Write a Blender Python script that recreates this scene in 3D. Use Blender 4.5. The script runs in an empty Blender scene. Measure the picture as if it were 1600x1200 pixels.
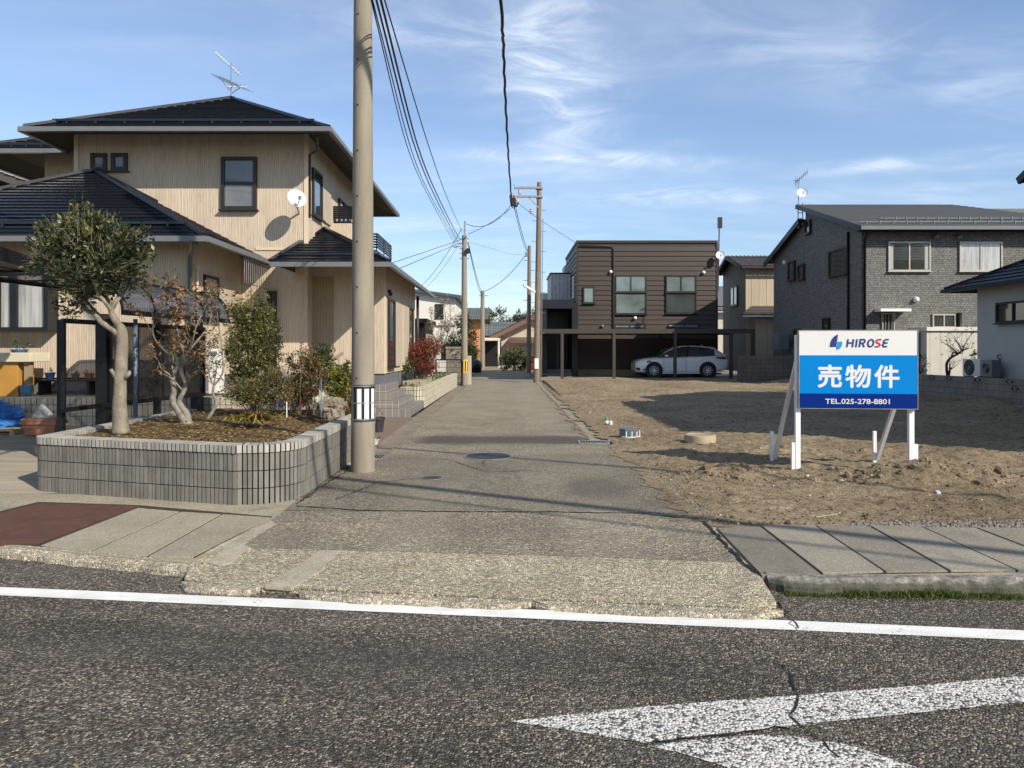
import bpy, bmesh, math, random
from mathutils import Vector, Matrix, noise
R = random.Random(7)
SC = bpy.context.scene
COL = SC.collection
F, CX, HY, H = 1110.0, 792.0, 548.0, 1.55      # focal length and horizon measured in the photograph

def at(px, py, Y):                              # photograph point at a known distance -> world
    return Vector(((px - CX) / F * Y, Y, H - (py - HY) / F * Y))
def xx(px, Y): return (px - CX) / F * Y
def zz(py, Y): return H - (py - HY) / F * Y
def gr(px, py, z=0.0):                          # photograph point on level ground -> world
    Y = (H - z) * F / (py - HY)
    return Vector(((px - CX) / F * Y, Y, z))

# ---------------------------------------------------------------- objects
ORG = {}
def T(name, label, cat, loc=(0, 0, 0), group=None, rz=0.0, kind=None):
    o = bpy.data.objects.new(name, None); COL.objects.link(o)
    o.empty_display_size = .2
    o.location = loc; o.rotation_euler = (0, 0, rz)
    ORG[o.name] = Vector(loc)
    tag(o, label, cat, group, kind)
    return o
def tag(o, label=None, cat=None, group=None, kind=None):
    if label: o['label'] = label
    if cat: o['category'] = cat
    if group: o['group'] = group
    if kind: o['kind'] = kind
    return o
class MB:
    def __init__(s): s.v = []; s.f = []; s.m = []; s.mi = 0
    def add(s, vs, fs):
        n = len(s.v); s.v.extend([tuple(v) for v in vs])
        for f in fs: s.f.append(tuple(i + n for i in f)); s.m.append(s.mi)
        return s
    def quad(s, a, b, c, d): return s.add([a, b, c, d], [(0, 1, 2, 3)])
    def poly(s, pts): return s.add(pts, [tuple(range(len(pts)))])
    def hexa(s, p):                             # 4 bottom points, 4 top points, same order
        return s.add(p, [(3, 2, 1, 0), (4, 5, 6, 7), (0, 1, 5, 4), (1, 2, 6, 5), (2, 3, 7, 6), (3, 0, 4, 7)])
    def box(s, x0, x1, y0, y1, z0, z1):
        if x0 > x1: x0, x1 = x1, x0
        if y0 > y1: y0, y1 = y1, y0
        if z0 > z1: z0, z1 = z1, z0
        return s.hexa([(x0, y0, z0), (x1, y0, z0), (x1, y1, z0), (x0, y1, z0), (x0, y0, z1), (x1, y0, z1), (x1, y1, z1), (x0, y1, z1)])
    def slab(s, pts, th):                       # thick polygon, pts on top
        n = len(pts); lo = [(p[0], p[1], p[2] - th) for p in pts]
        fs = [tuple(range(n)), tuple(range(2 * n - 1, n - 1, -1))]
        for i in range(n): j = (i + 1) % n; fs.append((j, i, i + n, j + n))
        return s.add(list(pts) + lo, fs)
    def bar(s, a, b, w, h=None, up=(0, 0, 1)):  # square bar a to b
        a = Vector(a); b = Vector(b); h = h or w; d = (b - a).normalized(); u = Vector(up)
        if abs(d.dot(u)) > .98: u = Vector((1, 0, 0))
        x = d.cross(u).normalized() * (w / 2); y = x.cross(d).normalized() * (h / 2)
        return s.hexa([a - x - y, a + x - y, a + x + y, a - x + y, b - x - y, b + x - y, b + x + y, b - x + y])
    def tube(s, pts, r, n=8, r2=None, cap=True):
        pts = [Vector(p) for p in pts]; k = len(pts)
        rs = r if isinstance(r, (list, tuple)) else [r + ((r2 if r2 is not None else r) - r) * i / max(1, k - 1) for i in range(k)]
        vs = []; prev = None
        for i, p in enumerate(pts):
            d = (pts[min(i + 1, k - 1)] - pts[max(i - 1, 0)])
            d = d.normalized() if d.length > 1e-9 else Vector((0, 0, 1))
            if prev is None:
                u = Vector((1, 0, 0)) if abs(d.x) < .9 else Vector((0, 1, 0))
                x = (u - d * u.dot(d)).normalized()
            else:
                x = (prev - d * prev.dot(d))
                x = x.normalized() if x.length > 1e-6 else d.orthogonal().normalized()
            prev = x; y = d.cross(x)
            for j in range(n):
                a = 2 * math.pi * j / n
                vs.append(p + (x * math.cos(a) + y * math.sin(a)) * rs[i])
        fs = []
        for i in range(k - 1):
            for j in range(n):
                q = (j + 1) % n
                fs.append((i * n + j, i * n + q, (i + 1) * n + q, (i + 1) * n + j))
        if cap: fs.append(tuple(range(n - 1, -1, -1))); fs.append(tuple((k - 1) * n + j for j in range(n)))
        return s.add(vs, fs)
    def lathe(s, prof, c=(0, 0, 0), n=20, ax='z', cap=True):  # prof: (radius, height)
        c = Vector(c); vs = []
        for r, h in prof:
            for j in range(n):
                a = 2 * math.pi * j / n; p, q = r * math.cos(a), r * math.sin(a)
                vs.append(c + (Vector((p, q, h)) if ax == 'z' else Vector((p, h, q)) if ax == 'y' else Vector((h, p, q))))
        fs = []
        for i in range(len(prof) - 1):
            for j in range(n):
                q = (j + 1) % n; f = (i * n + j, i * n + q, (i + 1) * n + q, (i + 1) * n + j)
                fs.append(f if ax != 'y' else f[::-1])
        k = len(prof) - 1
        if cap and prof[0][0] > 1e-6: fs.append(tuple(range(n - 1, -1, -1)))
        if cap and prof[-1][0] > 1e-6: fs.append(tuple(k * n + j for j in range(n)))
        return s.add(vs, fs)
    def blob(s, c, rad, sub=3, amp=.2, fr=1.5, seed=0, flat=None):
        bm = bmesh.new(); bmesh.ops.create_icosphere(bm, subdivisions=sub, radius=1)
        c = Vector(c); vs = []
        for v in bm.verts:
            d = 1 + amp * noise.fractal(v.co * fr + Vector((seed * 7.3, seed * 1.7, 0)), .7, 2, 4)
            p = Vector((v.co.x * rad[0], v.co.y * rad[1], v.co.z * rad[2])) * d
            if flat is not None: p.z = max(p.z, flat)
            vs.append(c + p)
        fs = [[v.index for v in f.verts] for f in bm.faces]; bm.free()
        return s.add(vs, fs)
    def build(s, name, mat, parent=None, smooth=False, label=None, local=False, bevel=0, auto=None):
        me = bpy.data.meshes.new(name)
        off = Vector((0, 0, 0)); q = parent
        while q is not None: off += ORG.get(q.name, Vector((0, 0, 0))); q = q.parent
        if local: off = Vector((0, 0, 0))
        me.from_pydata([tuple(Vector(v) - off) for v in s.v], [], s.f)
        for m in (mat if isinstance(mat, (list, tuple)) else [mat]): me.materials.append(m)
        if max(s.m, default=0) > 0: me.polygons.foreach_set('material_index', s.m)
        me.validate()
        if smooth is True: me.polygons.foreach_set('use_smooth', [True] * len(me.polygons))
        if auto:
            me.polygons.foreach_set('use_smooth', [True] * len(me.polygons))
            me.set_sharp_from_angle(angle=math.radians(auto))
        me.update()
        o = bpy.data.objects.new(name, me); COL.objects.link(o)
        if parent is not None: o.parent = parent
        if label: o['label'] = label
        if bevel:
            b = o.modifiers.new('bevel', 'BEVEL'); b.width = bevel; b.segments = 2; b.limit_method = 'ANGLE'
        return o
    def thing(s, name, mat, label, cat, group=None, kind=None, smooth=False, bevel=0, auto=None):
        xs = [v[0] for v in s.v]; ys = [v[1] for v in s.v]; zs = [v[2] for v in s.v]
        loc = Vector(((min(xs) + max(xs)) / 2, (min(ys) + max(ys)) / 2, min(zs)))
        s.v = [tuple(Vector(v) - loc) for v in s.v]
        o = s.build(name, mat, None, smooth, None, False, bevel, auto); o.location = loc
        ORG[o.name] = loc
        return tag(o, label, cat, group, kind)
def struct(mb, name, mat, smooth=False):
    o = mb.build(name, mat, None, smooth); o['kind'] = 'structure'; return o
def dup(root, loc, rz=None, label=None):
    r = root.copy(); COL.objects.link(r); r.location = loc
    if rz is not None: r.rotation_euler = (0, 0, rz)
    if label: r['label'] = label
    for ch in list(root.children):
        c = ch.copy(); COL.objects.link(c); c.parent = r
        for g in ch.children:
            d = g.copy(); COL.objects.link(d); d.parent = c
    return r

# ---------------------------------------------------------------- materials
class N:
    def __init__(s, name):
        m = bpy.data.materials.new(name); m.use_nodes = True; s.mat = m; s.t = m.node_tree
        s.b = s.t.nodes['Principled BSDF']; s.tc = None; s.g = None
    def n(s, k, **kw):
        x = s.t.nodes.new(k)
        for a, b in kw.items(): setattr(x, a, b)
        return x
    def L(s, a, b): s.t.links.new(a, b)
    def put(s, sock, v):
        if isinstance(v, bpy.types.NodeSocket): s.L(v, sock)
        elif v is not None:
            if hasattr(sock.default_value, '__len__') and not isinstance(v, (int, float)):
                v = tuple(v); sock.default_value = v + (1,) if len(v) == 3 and len(sock.default_value) == 4 else v
            else: sock.default_value = v
    def pos(s):
        if s.g is None: s.g = s.n('ShaderNodeNewGeometry')
        return s.g.outputs['Position']
    def obj(s):
        if s.tc is None: s.tc = s.n('ShaderNodeTexCoord')
        return s.tc.outputs['Object']
    def island(s):
        if s.g is None: s.g = s.n('ShaderNodeNewGeometry')
        return s.g.outputs['Random Per Island']
    def math(s, op, a, b=None, c=None):
        x = s.n('ShaderNodeMath', operation=op); s.put(x.inputs[0], a)
        if b is not None: s.put(x.inputs[1], b)
        if c is not None: s.put(x.inputs[2], c)
        return x.outputs[0]
    def sep(s, v):
        x = s.n('ShaderNodeSeparateXYZ'); s.L(v, x.inputs[0]); return x.outputs
    def comb(s, a, b, c):
        x = s.n('ShaderNodeCombineXYZ'); s.put(x.inputs[0], a); s.put(x.inputs[1], b); s.put(x.inputs[2], c); return x.outputs[0]
    def scale(s, v, sc):
        x = s.n('ShaderNodeMapping'); s.L(v, x.inputs[0]); x.inputs['Scale'].default_value = sc; return x.outputs[0]
    def noise(s, v, sc, det=4, rough=.55, dist=0):
        x = s.n('ShaderNodeTexNoise'); s.L(v, x.inputs['Vector']); x.inputs['Scale'].default_value = sc
        x.inputs['Detail'].default_value = det; x.inputs['Roughness'].default_value = rough; x.inputs['Distortion'].default_value = dist
        return x.outputs['Fac']
    def voro(s, v, sc, feat='F1', rnd=1):
        x = s.n('ShaderNodeTexVoronoi', feature=feat); s.L(v, x.inputs['Vector']); x.inputs['Scale'].default_value = sc
        x.inputs['Randomness'].default_value = rnd
        return x.outputs
    def ramp(s, f, pts, interp='LINEAR'):
        x = s.n('ShaderNodeValToRGB'); s.put(x.inputs[0], f); r = x.color_ramp; r.interpolation = interp
        while len(r.elements) < len(pts): r.elements.new(.5)
        for e, (p, c) in zip(r.elements, pts):
            e.position = p; e.color = (c, c, c, 1) if isinstance(c, (int, float)) else tuple(c) + (1,)
        return x.outputs[0]
    def mix(s, f, a, b, mode='MIX'):
        x = s.n('ShaderNodeMix', data_type='RGBA', blend_type=mode); s.put(x.inputs[0], f); s.put(x.inputs[6], a); s.put(x.inputs[7], b)
        return x.outputs[2]
    def step(s, v, a, b):
        x = s.n('ShaderNodeMapRange'); x.interpolation_type = 'SMOOTHSTEP'; s.put(x.inputs[0], v); x.inputs[1].default_value = a; x.inputs[2].default_value = b
        return x.outputs[0]
    def bump(s, h, st=.3, d=.02):
        x = s.n('ShaderNodeBump'); s.L(h, x.inputs['Height']); x.inputs['Strength'].default_value = st; x.inputs['Distance'].default_value = d
        s.L(x.outputs[0], s.b.inputs['Normal']); return x
    def done(s, col=None, rough=None, metal=None, spec=None, coat=None):
        s.put(s.b.inputs['Base Color'], col); s.put(s.b.inputs['Roughness'], rough)
        s.put(s.b.inputs['Metallic'], metal); s.put(s.b.inputs['Specular IOR Level'], spec); s.put(s.b.inputs['Coat Weight'], coat)
        return s.mat
def c3(c, k): return tuple(min(1, x * k) for x in c)
def plain(name, c, rough=.7, var=.12, sc=4, metal=0, bump=0, bsc=60, spec=.4, coat=0, isl=0, streak=0):
    n = N(name); p = n.pos()
    f = n.noise(p, sc, 5)
    if streak: f = n.math('ADD', n.math('MULTIPLY', f, 1 - streak), n.math('MULTIPLY', n.noise(n.scale(p, (6, 6, .5)), 2.5, 5), streak))
    if isl: f = n.math('ADD', n.math('MULTIPLY', f, 1 - isl), n.math('MULTIPLY', n.island(), isl))
    col = n.ramp(f, [(.25, c3(c, 1 - var)), (.75, c3(c, 1 + var))])
    if bump: n.bump(n.noise(p, bsc, 3), bump, .01)
    return n.done(col, n.math('ADD', n.math('MULTIPLY', f, .1), rough - .05), metal, spec, coat)
def leafmat(name, c, var=.35, rough=.5, trans=True):
    rough = max(rough, .40); n = N(name); f = n.island()
    col = n.ramp(f, [(0, c3(c, 1 - var)), (.7, c), (1, c3(c, 1 + var * 1.3))])
    n.done(col, rough, 0, .4)
    if trans:
        tr = n.n('ShaderNodeBsdfTranslucent'); n.L(n.mix(.5, col, (c[0] * 1.6, c[1] * 1.7, c[2] * .8)), tr.inputs[0])
        ms = n.n('ShaderNodeMixShader'); ms.inputs[0].default_value = .22
        n.L(n.b.outputs[0], ms.inputs[1]); n.L(tr.outputs[0], ms.inputs[2])
        n.L(ms.outputs[0], n.t.nodes['Material Output'].inputs[0])
    return n.mat
def aggregate(name, c, lo, hi, sc, rough=.85, bump=.5, big=.25, wear=None):   # stone-in-binder surface: asphalt, concrete
    n = N(name); p = n.pos(); v = n.voro(p, sc); cell = n.sep(v['Color'])[0]
    v2 = n.voro(p, sc * 2.3); cell2 = n.sep(v2['Color'])[1]
    k = n.ramp(cell, [(0, lo), (.5, lo + (1 - lo) * .75), (.8, 1 + (hi - 1) * .35), (.94, hi), (1, hi * 1.35)])
    k2 = n.ramp(cell2, [(0, .75), (1, 1.25)])
    tint = n.ramp(n.sep(v['Color'])[2], [(0, c3(c, .95)), (.5, c), (1, (c[0] * 1.12, c[1] * 1.0, c[2] * .86))])
    col = n.mix(1, n.mix(1, tint, k, 'MULTIPLY'), k2, 'MULTIPLY')
    b = n.noise(n.scale(p, (1, 1, 1)), .9, 6, .6)
    col = n.mix(1, col, n.ramp(b, [(.3, 1 - big), (.7, 1 + big)]), 'MULTIPLY')
    hgt = n.math('SUBTRACT', 1, v['Distance'])
    n.bump(hgt, bump, .012)
    return n, p, col, rough
def glass(name, c, rough=.04, curtain=None):
    n = N(name); p = n.pos(); s = n.sep(p)
    u = n.math('ADD', s[0], s[1])
    col = c
    if curtain:
        w = n.noise(n.comb(n.math('MULTIPLY', u, 9), 0, n.math('MULTIPLY', s[2], .5)), 1, 3, .6)
        col = n.ramp(w, [(.3, c3(curtain, .45)), (.55, curtain), (.75, c3(curtain, 1.15))])
    else:
        w = n.noise(p, .8, 3); col = n.ramp(w, [(.3, c3(c, .6)), (.7, c3(c, 1.3))])
    n.bump(n.noise(p, 1.2, 1), .04, .05)
    n.done(col, rough if not curtain else .25, 0, .6, 1.0)
    n.b.inputs['Coat Roughness'].default_value = .02
    return n.mat
def gvar(n, p, sc, a, b): return n.ramp(n.noise(p, sc, 5, .6), [(.3, a), (.7, b)])

# ---------------------------------------------------------------- shared building pieces
def fmap(facing, plane):
    if facing == '-y': return lambda u, d, z: (u, plane - d, z)
    if facing == '+x': return lambda u, d, z: (plane + d, u, z)
    return lambda u, d, z: (plane - d, u, z)
def boxf(mb, fm, u0, u1, d0, d1, z0, z1):
    a = fm(u0, d0, z0); b = fm(u1, d1, z1); return mb.box(a[0], b[0], a[1], b[1], a[2], b[2])
def win(rt, facing, plane, u0, u1, z0, z1, fmat, gmat, mull=1, hm=0, fw=.05, d=.07, sill=True, label=None, bars=0):
    if u0 > u1: u0, u1 = u1, u0
    fm = fmap(facing, plane); mb = MB()
    boxf(mb, fm, u0, u0 + fw, 0, d, z0, z1); boxf(mb, fm, u1 - fw, u1, 0, d, z0, z1)
    boxf(mb, fm, u0 + fw, u1 - fw, 0, d, z1 - fw, z1); boxf(mb, fm, u0 + fw, u1 - fw, 0, d, z0, z0 + fw)
    for i in range(mull):
        c = u0 + (u1 - u0) * (i + 1) / (mull + 1); boxf(mb, fm, c - fw * .45, c + fw * .45, 0, d * .85, z0 + fw, z1 - fw)
    for i in range(hm):
        c = z0 + (z1 - z0) * (i + 1) / (hm + 1); boxf(mb, fm, u0 + fw, u1 - fw, 0, d * .8, c - fw * .4, c + fw * .4)
    for i in range(bars):
        c = u0 + (u1 - u0) * (i + 1) / (bars + 1); boxf(mb, fm, c - .008, c + .008, d, d + .02, z0, z1)
    w = mb.build('window', fmat, rt, label=label)
    g = MB(); boxf(g, fm, u0 + fw * .5, u1 - fw * .5, .004, d * .45, z0 + fw * .5, z1 - fw * .5)
    g.build('pane', gmat, w)
    if sill:
        sb = MB(); boxf(sb, fm, u0 - .04, u1 + .04, 0.002, d + .05, z0 - .035, z0 - .002); sb.build('sill', fmat, w)
    return w
def winp(rt, plane, qa, qb, qc, qd, *k, **kw):   # front window from its photograph rectangle
    return win(rt, '-y', plane, xx(qa, plane), xx(qc, plane), zz(qd, plane), zz(qb, plane), *k, **kw)
def shingles(mb, e0, e1, r0, r1, rows, t=.035):  # overlapping rows on one roof slope
    e0, e1, r0, r1 = map(Vector, (e0, e1, r0, r1))
    nrm = (e1 - e0).cross(r0 - e0 if (r0 - e0).length > .01 else r1 - e0).normalized()
    if nrm.z < 0: nrm = -nrm
    for i in range(rows):
        a, b = i / rows, (i + 1) / rows
        l0 = e0.lerp(r0, a) + nrm * t; l1 = e1.lerp(r1, a) + nrm * t
        u0 = e0.lerp(r0, b) + nrm * .004; u1 = e1.lerp(r1, b) + nrm * .004
        if (u0 - u1).length < .02: mb.poly([l0, l1, u1])
        else: mb.quad(l0, l1, u1, u0)
        mb.quad(e0.lerp(r0, a) - nrm * .002, e1.lerp(r1, a) - nrm * .002, l1, l0)
def hiproof(rt, x0, x1, y0, y1, ze, px, py0, py1, zp, mat, soff, gut, rows=18, ins=.62, rise=.2, guard=True, gh=.1):
    mb = MB(); A, B, C, D = (x0, y0, ze), (x1, y0, ze), (x1, y1, ze), (x0, y1, ze)
    P, Q = (px, py0, zp), (px, py1, zp)
    shingles(mb, A, B, P, P, rows); shingles(mb, B, C, P, Q, rows); shingles(mb, C, D, Q, Q, rows); shingles(mb, D, A, Q, P, rows)
    rf = mb.build('roof', mat, rt)
    rc = MB()
    for a, b in ((A, P), (B, P), (C, Q), (D, Q), (P, Q)):
        a = Vector(a); b = Vector(b)
        if (a - b).length > .1: rc.bar(a + Vector((0, 0, .05)), b + Vector((0, 0, .05)), .13, .06)
    rc.build('ridge_cap', mat, rf)
    s = MB(); e = .02; O = [(x0 + e, y0 + e, ze - .05), (x1 - e, y0 + e, ze - .05), (x1 - e, y1 - e, ze - .05), (x0 + e, y1 - e, ze - .05)]
    I = [(x0 + ins, y0 + ins, ze - .05 + rise), (x1 - ins, y0 + ins, ze - .05 + rise), (x1 - ins, y1 - ins, ze - .05 + rise), (x0 + ins, y1 - ins, ze - .05 + rise)]
    for i in range(4): j = (i + 1) % 4; s.quad(O[j], O[i], I[i], I[j])
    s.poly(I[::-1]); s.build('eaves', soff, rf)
    g = MB()
    for a, b in ((A, B), (B, C), (C, D), (D, A)):
        a = Vector(a); b = Vector(b); d = (b - a).normalized(); o = Vector((d.y, -d.x, 0)) * .045
        g.bar(a + o - d * .05 + Vector((0, 0, -gh / 2 + .01)), b + o + d * .05 + Vector((0, 0, -gh / 2 + .01)), .1, gh)
    g.build('gutter', gut, rf)
    if guard:
        k = MB(); f = .12
        a = Vector(A).lerp(Vector(P), f); b = Vector(B).lerp(Vector(P), f); up = Vector((0, 0, .09))
        k.bar(a + up, b + up, .04, .05)
        for i in range(9):
            c = a.lerp(b, (i + .5) / 9); k.bar(c, c + up * 1.3, .05)
        k.build('snow_guard', mat, rf)
    return rf
def pipe(rt, pts, r, mat, name='downpipe'):
    return MB().tube(pts, r, 8).build(name, mat, rt, smooth=True)
def dish(rt, c, r, dirv, mat, arm, foot):
    d = Vector(dirv).normalized(); c = Vector(c); mb = MB(); n = 24; vs = []; fs = []
    q = d.to_track_quat('Z', 'Y'); rings = 6
    for side in (0, 1):
        for i in range(rings + 1):
            rr = r * i / rings
            for j in range(n):
                a = 2 * math.pi * j / n
                vs.append(c + q @ Vector((rr * math.cos(a), rr * math.sin(a) * 1.05, (rr / r) ** 2 * r * .28 - side * .012)))
    m = (rings + 1) * n
    for side in (0, 1):
        for i in range(rings):
            for j in range(n):
                k = (j + 1) % n; f = (i * n + j, i * n + k, (i + 1) * n + k, (i + 1) * n + j)
                f = tuple(x + side * m for x in f); fs.append(f if not side else f[::-1])
    for j in range(n):
        k = (j + 1) % n; a = rings * n
        fs.append((a + j, a + m + j, a + m + k, a + k))
    mb.add(vs, fs); o = mb.build('satellite_dish', mat, rt, smooth=True)
    am = MB(); lo = c + q @ Vector((0, -r * .9, r * .2)); tip = c + q @ Vector((0, -r * .55, r * 1.15))
    am.tube([lo, tip], .012, 6); am.box(tip.x - .03, tip.x + .03, tip.y - .04, tip.y + .04, tip.z - .03, tip.z + .05)
    am.tube([c - d * .02, c - d * .1, Vector(foot)], .022, 6)
    am.build('dish_arm', arm, o)
    return o
def ribwall(parent, path, z0, courses, h, cap, mats, rib=.037, gap=.0145, off=.024, thick=.14, closed=False, inner=True):
    """Split-face block wall: path is the outer line at the top; mats = (core, ribs, cap)."""
    pts = [Vector((p[0], p[1], 0)) for p in path]
    core = MB(); ribs = MB(); cp = MB(); n = len(pts); zt = z0 + courses * h
    nr = []
    for i in range(n):
        a = pts[max(i - 1, 0)]; b = pts[min(i + 1, n - 1)]; d = (b - a).normalized(); nr.append(Vector((d.y, -d.x, 0)))
    up = Vector((0, 0, 1))
    for i in range(n - 1):
        a, b = pts[i], pts[i + 1]; na, nb = nr[i], nr[i + 1]
        core.hexa([a + up * z0, b + up * z0, b - nb * thick + up * z0, a - na * thick + up * z0, a + up * zt, b + up * zt, b - nb * thick + up * zt, a - na * thick + up * zt])
    seg = []; L = 0
    for i in range(n - 1): l = (pts[i + 1] - pts[i]).length; seg.append((L, l)); L += l
    def P(s):
        for i, (a, l) in enumerate(seg):
            if s <= a + l or i == len(seg) - 1:
                t = (s - a) / l; return pts[i].lerp(pts[i + 1], t), nr[i].lerp(nr[i + 1], t).normalized()
    k = int(L / (rib + gap)); w = L / k
    for i in range(k):
        s0, s1 = i * w + gap / 2, (i + 1) * w - gap / 2
        (a, na), (b, nb) = P(s0), P(s1); jit = R.uniform(-.002, .002)
        for c in range(courses):
            q0 = z0 + c * h + .005; q1 = z0 + (c + 1) * h - .005; o = off + jit + R.uniform(-.0015, .0015)
            ribs.hexa([a + up * q0 + na * o, b + up * q0 + nb * o, b + up * q0 - nb * .005, a + up * q0 - na * .005,
                       a + up * q1 + na * o, b + up * q1 + nb * o, b + up * q1 - nb * .005, a + up * q1 - na * .005])
        if cap:
            cp.hexa([a + up * (zt + .004) + na * .035, b + up * (zt + .004) + nb * .035, b + up * (zt + .004) - nb * (thick + .02), a + up * (zt + .004) - na * (thick + .02),
                     a + up * (zt + cap) + na * .035, b + up * (zt + cap) + nb * .035, b + up * (zt + cap) - nb * (thick + .02), a + up * (zt + cap) - na * (thick + .02)])
    if cap:
        for i in range(n - 1):
            a, b = pts[i], pts[i + 1]; na, nb = nr[i], nr[i + 1]; z2 = zt + cap - .006; z1 = zt + .001
            core.hexa([a + up * z1 + na * .03, b + up * z1 + nb * .03, b + up * z1 - nb * (thick + .015), a + up * z1 - na * (thick + .015),
                       a + up * z2 + na * .03, b + up * z2 + nb * .03, b + up * z2 - nb * (thick + .015), a + up * z2 - na * (thick + .015)])
    o = core.build('wall', mats[0], parent)
    ribs.build('ribbed_face', mats[1], o)
    if cap: cp.build('coping', mats[2], o)
    return zt + cap
# ---------------------------------------------------------------- plants
def limb(mb, pts, r, n=9, r2=None, amp=.075):    # knobbly tapering limb
    pts = [Vector(p) for p in pts]; k = len(pts)
    rs = list(r) if isinstance(r, (list, tuple)) else [r + ((r2 if r2 is not None else r * .45) - r) * i / max(1, k - 1) for i in range(k)]
    P, Q = [], []; m = 5 if max(rs) > .012 else 2
    for i in range(k - 1):
        a, b, c, d = pts[max(i - 1, 0)], pts[i], pts[i + 1], pts[min(i + 2, k - 1)]
        for j in range(m):
            t = j / m; P.append(.5 * ((2 * b) + (c - a) * t + (2 * a - 5 * b + 4 * c - d) * t * t + (3 * b - a - 3 * c + d) * t ** 3)); Q.append(rs[i] + (rs[i + 1] - rs[i]) * t)
    P.append(pts[-1]); Q.append(rs[-1]); n0 = len(mb.v); mb.tube(P, Q, n if max(rs) > .012 else 5)
    for i in range(len(P)):
        for j in range(n0 + i * (n if max(rs) > .012 else 5), n0 + (i + 1) * (n if max(rs) > .012 else 5)):
            v = Vector(mb.v[j]); f = amp * noise.fractal(v * 9, .8, 2, 3) + amp * .8 * noise.noise(v * 3.3); mb.v[j] = tuple(v + (v - P[i]) * f)
def leaf(mb, p, d, n, ln, w):
    s = d.cross(n)
    s = s.normalized() if s.length > 1e-5 else d.orthogonal().normalized()
    mb.quad(p, p + d * ln * .5 + s * w * .5, p + d * ln, p + d * ln * .5 - s * w * .5)
def rv():
    while True:
        v = Vector((R.uniform(-1, 1), R.uniform(-1, 1), R.uniform(-1, 1)))
        if .05 < v.length < 1: return v
def crown(mb, blobs, n, ln, w, spread=.1, per=9, shell=.55, up=.3, nm=1, tw=None):
    tot = sum(b[1][0] * b[1][1] + b[1][2] * b[1][0] for b in blobs)
    for c, r in blobs:
        c = Vector(c); k = max(1, int(n * (r[0] * r[1] + r[2] * r[0]) / tot / per))
        for _ in range(k):
            d = rv().normalized(); q = R.random() ** (1 / 3); q = shell + (1 - shell) * q if R.random() < .75 else q
            base = c + Vector((d.x * r[0], d.y * r[1], d.z * r[2])) * q
            ax = (d + Vector((0, 0, up)) + rv() * .5).normalized()
            if tw: tw.tube([base - ax * spread * 1.6, base + ax * spread], .004, 3, .002, False)
            mb.mi = min(nm - 1, int(R.random() ** 1.6 * nm))
            for i in range(per):
                p = base + ax * spread * R.uniform(-1, 1) + rv() * spread * .7
                dd = (ax * .6 + rv()).normalized(); s = R.uniform(.7, 1.25)
                leaf(mb, p, dd, (rv() + Vector((0, 0, .8))).normalized(), ln * s, w * s)
def wob(a, b, k, amp):
    a = Vector(a); b = Vector(b); out = []
    for i in range(k + 1):
        t = i / k; e = amp * (0 if i in (0, k) else 1)
        out.append(a.lerp(b, t) + Vector((R.uniform(-e, e), R.uniform(-e, e), R.uniform(-e, e))))
    return out
def plant(name, label, cat, base, stems, blobs, mats, n=600, ln=.06, w=.03, stem_mat=None, spread=.08, per=8, group=None, up=.3, shell=.5, ptname='foliage', r0=.012):
    base = Vector(base); rt = T(name, label, cat, base, group)
    st = MB()
    for s in stems:
        rr = s[1] if isinstance(s, tuple) else r0; pts = s[0] if isinstance(s, tuple) else s
        limb(st, pts, rr)
    tw = MB(); fo = MB()
    crown(fo, blobs, n, ln, w, spread, per, shell, up, len(mats), tw)
    st.v, st.f, st.m = st.v, st.f, st.m
    if stems or tw.v:
        n0 = len(st.v); st.v.extend(tw.v); st.f.extend(tuple(i + n0 for i in f) for f in tw.f); st.m.extend([0] * len(tw.f))
        st.build('stem' if ptname == 'foliage' else 'trunk', stem_mat, rt, smooth=True)
    fo.build(ptname, mats, rt)
    return rt
# ================================================================ camera, sun, sky
cam = bpy.data.cameras.new('camera'); co = bpy.data.objects.new('camera', cam); COL.objects.link(co); SC.camera = co
co.location = (0, 0, H); co.rotation_euler = (math.pi / 2, 0, 0)
cam.sensor_width = 36; cam.lens = 36 * F / 1600; cam.clip_start = .05; cam.clip_end = 2000
cam.shift_x = (800 - CX) / 1600; cam.shift_y = -(600 - HY) / 1600
LD = Vector((-1, .95, -.93)).normalized()
sl = bpy.data.lights.new('sun', 'SUN'); so = bpy.data.objects.new('sun', sl); COL.objects.link(so)
sl.energy = 4.75; sl.angle = math.radians(.55); sl.color = (1, .92, .79)
so.rotation_euler = LD.to_track_quat('-Z', 'Y').to_euler(); so.location = (20, -20, 25)
EL = math.asin(-LD.z); AZ = math.atan2(-LD.x, -LD.y)
W = bpy.data.worlds.new('World'); SC.world = W; W.use_nodes = True
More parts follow.
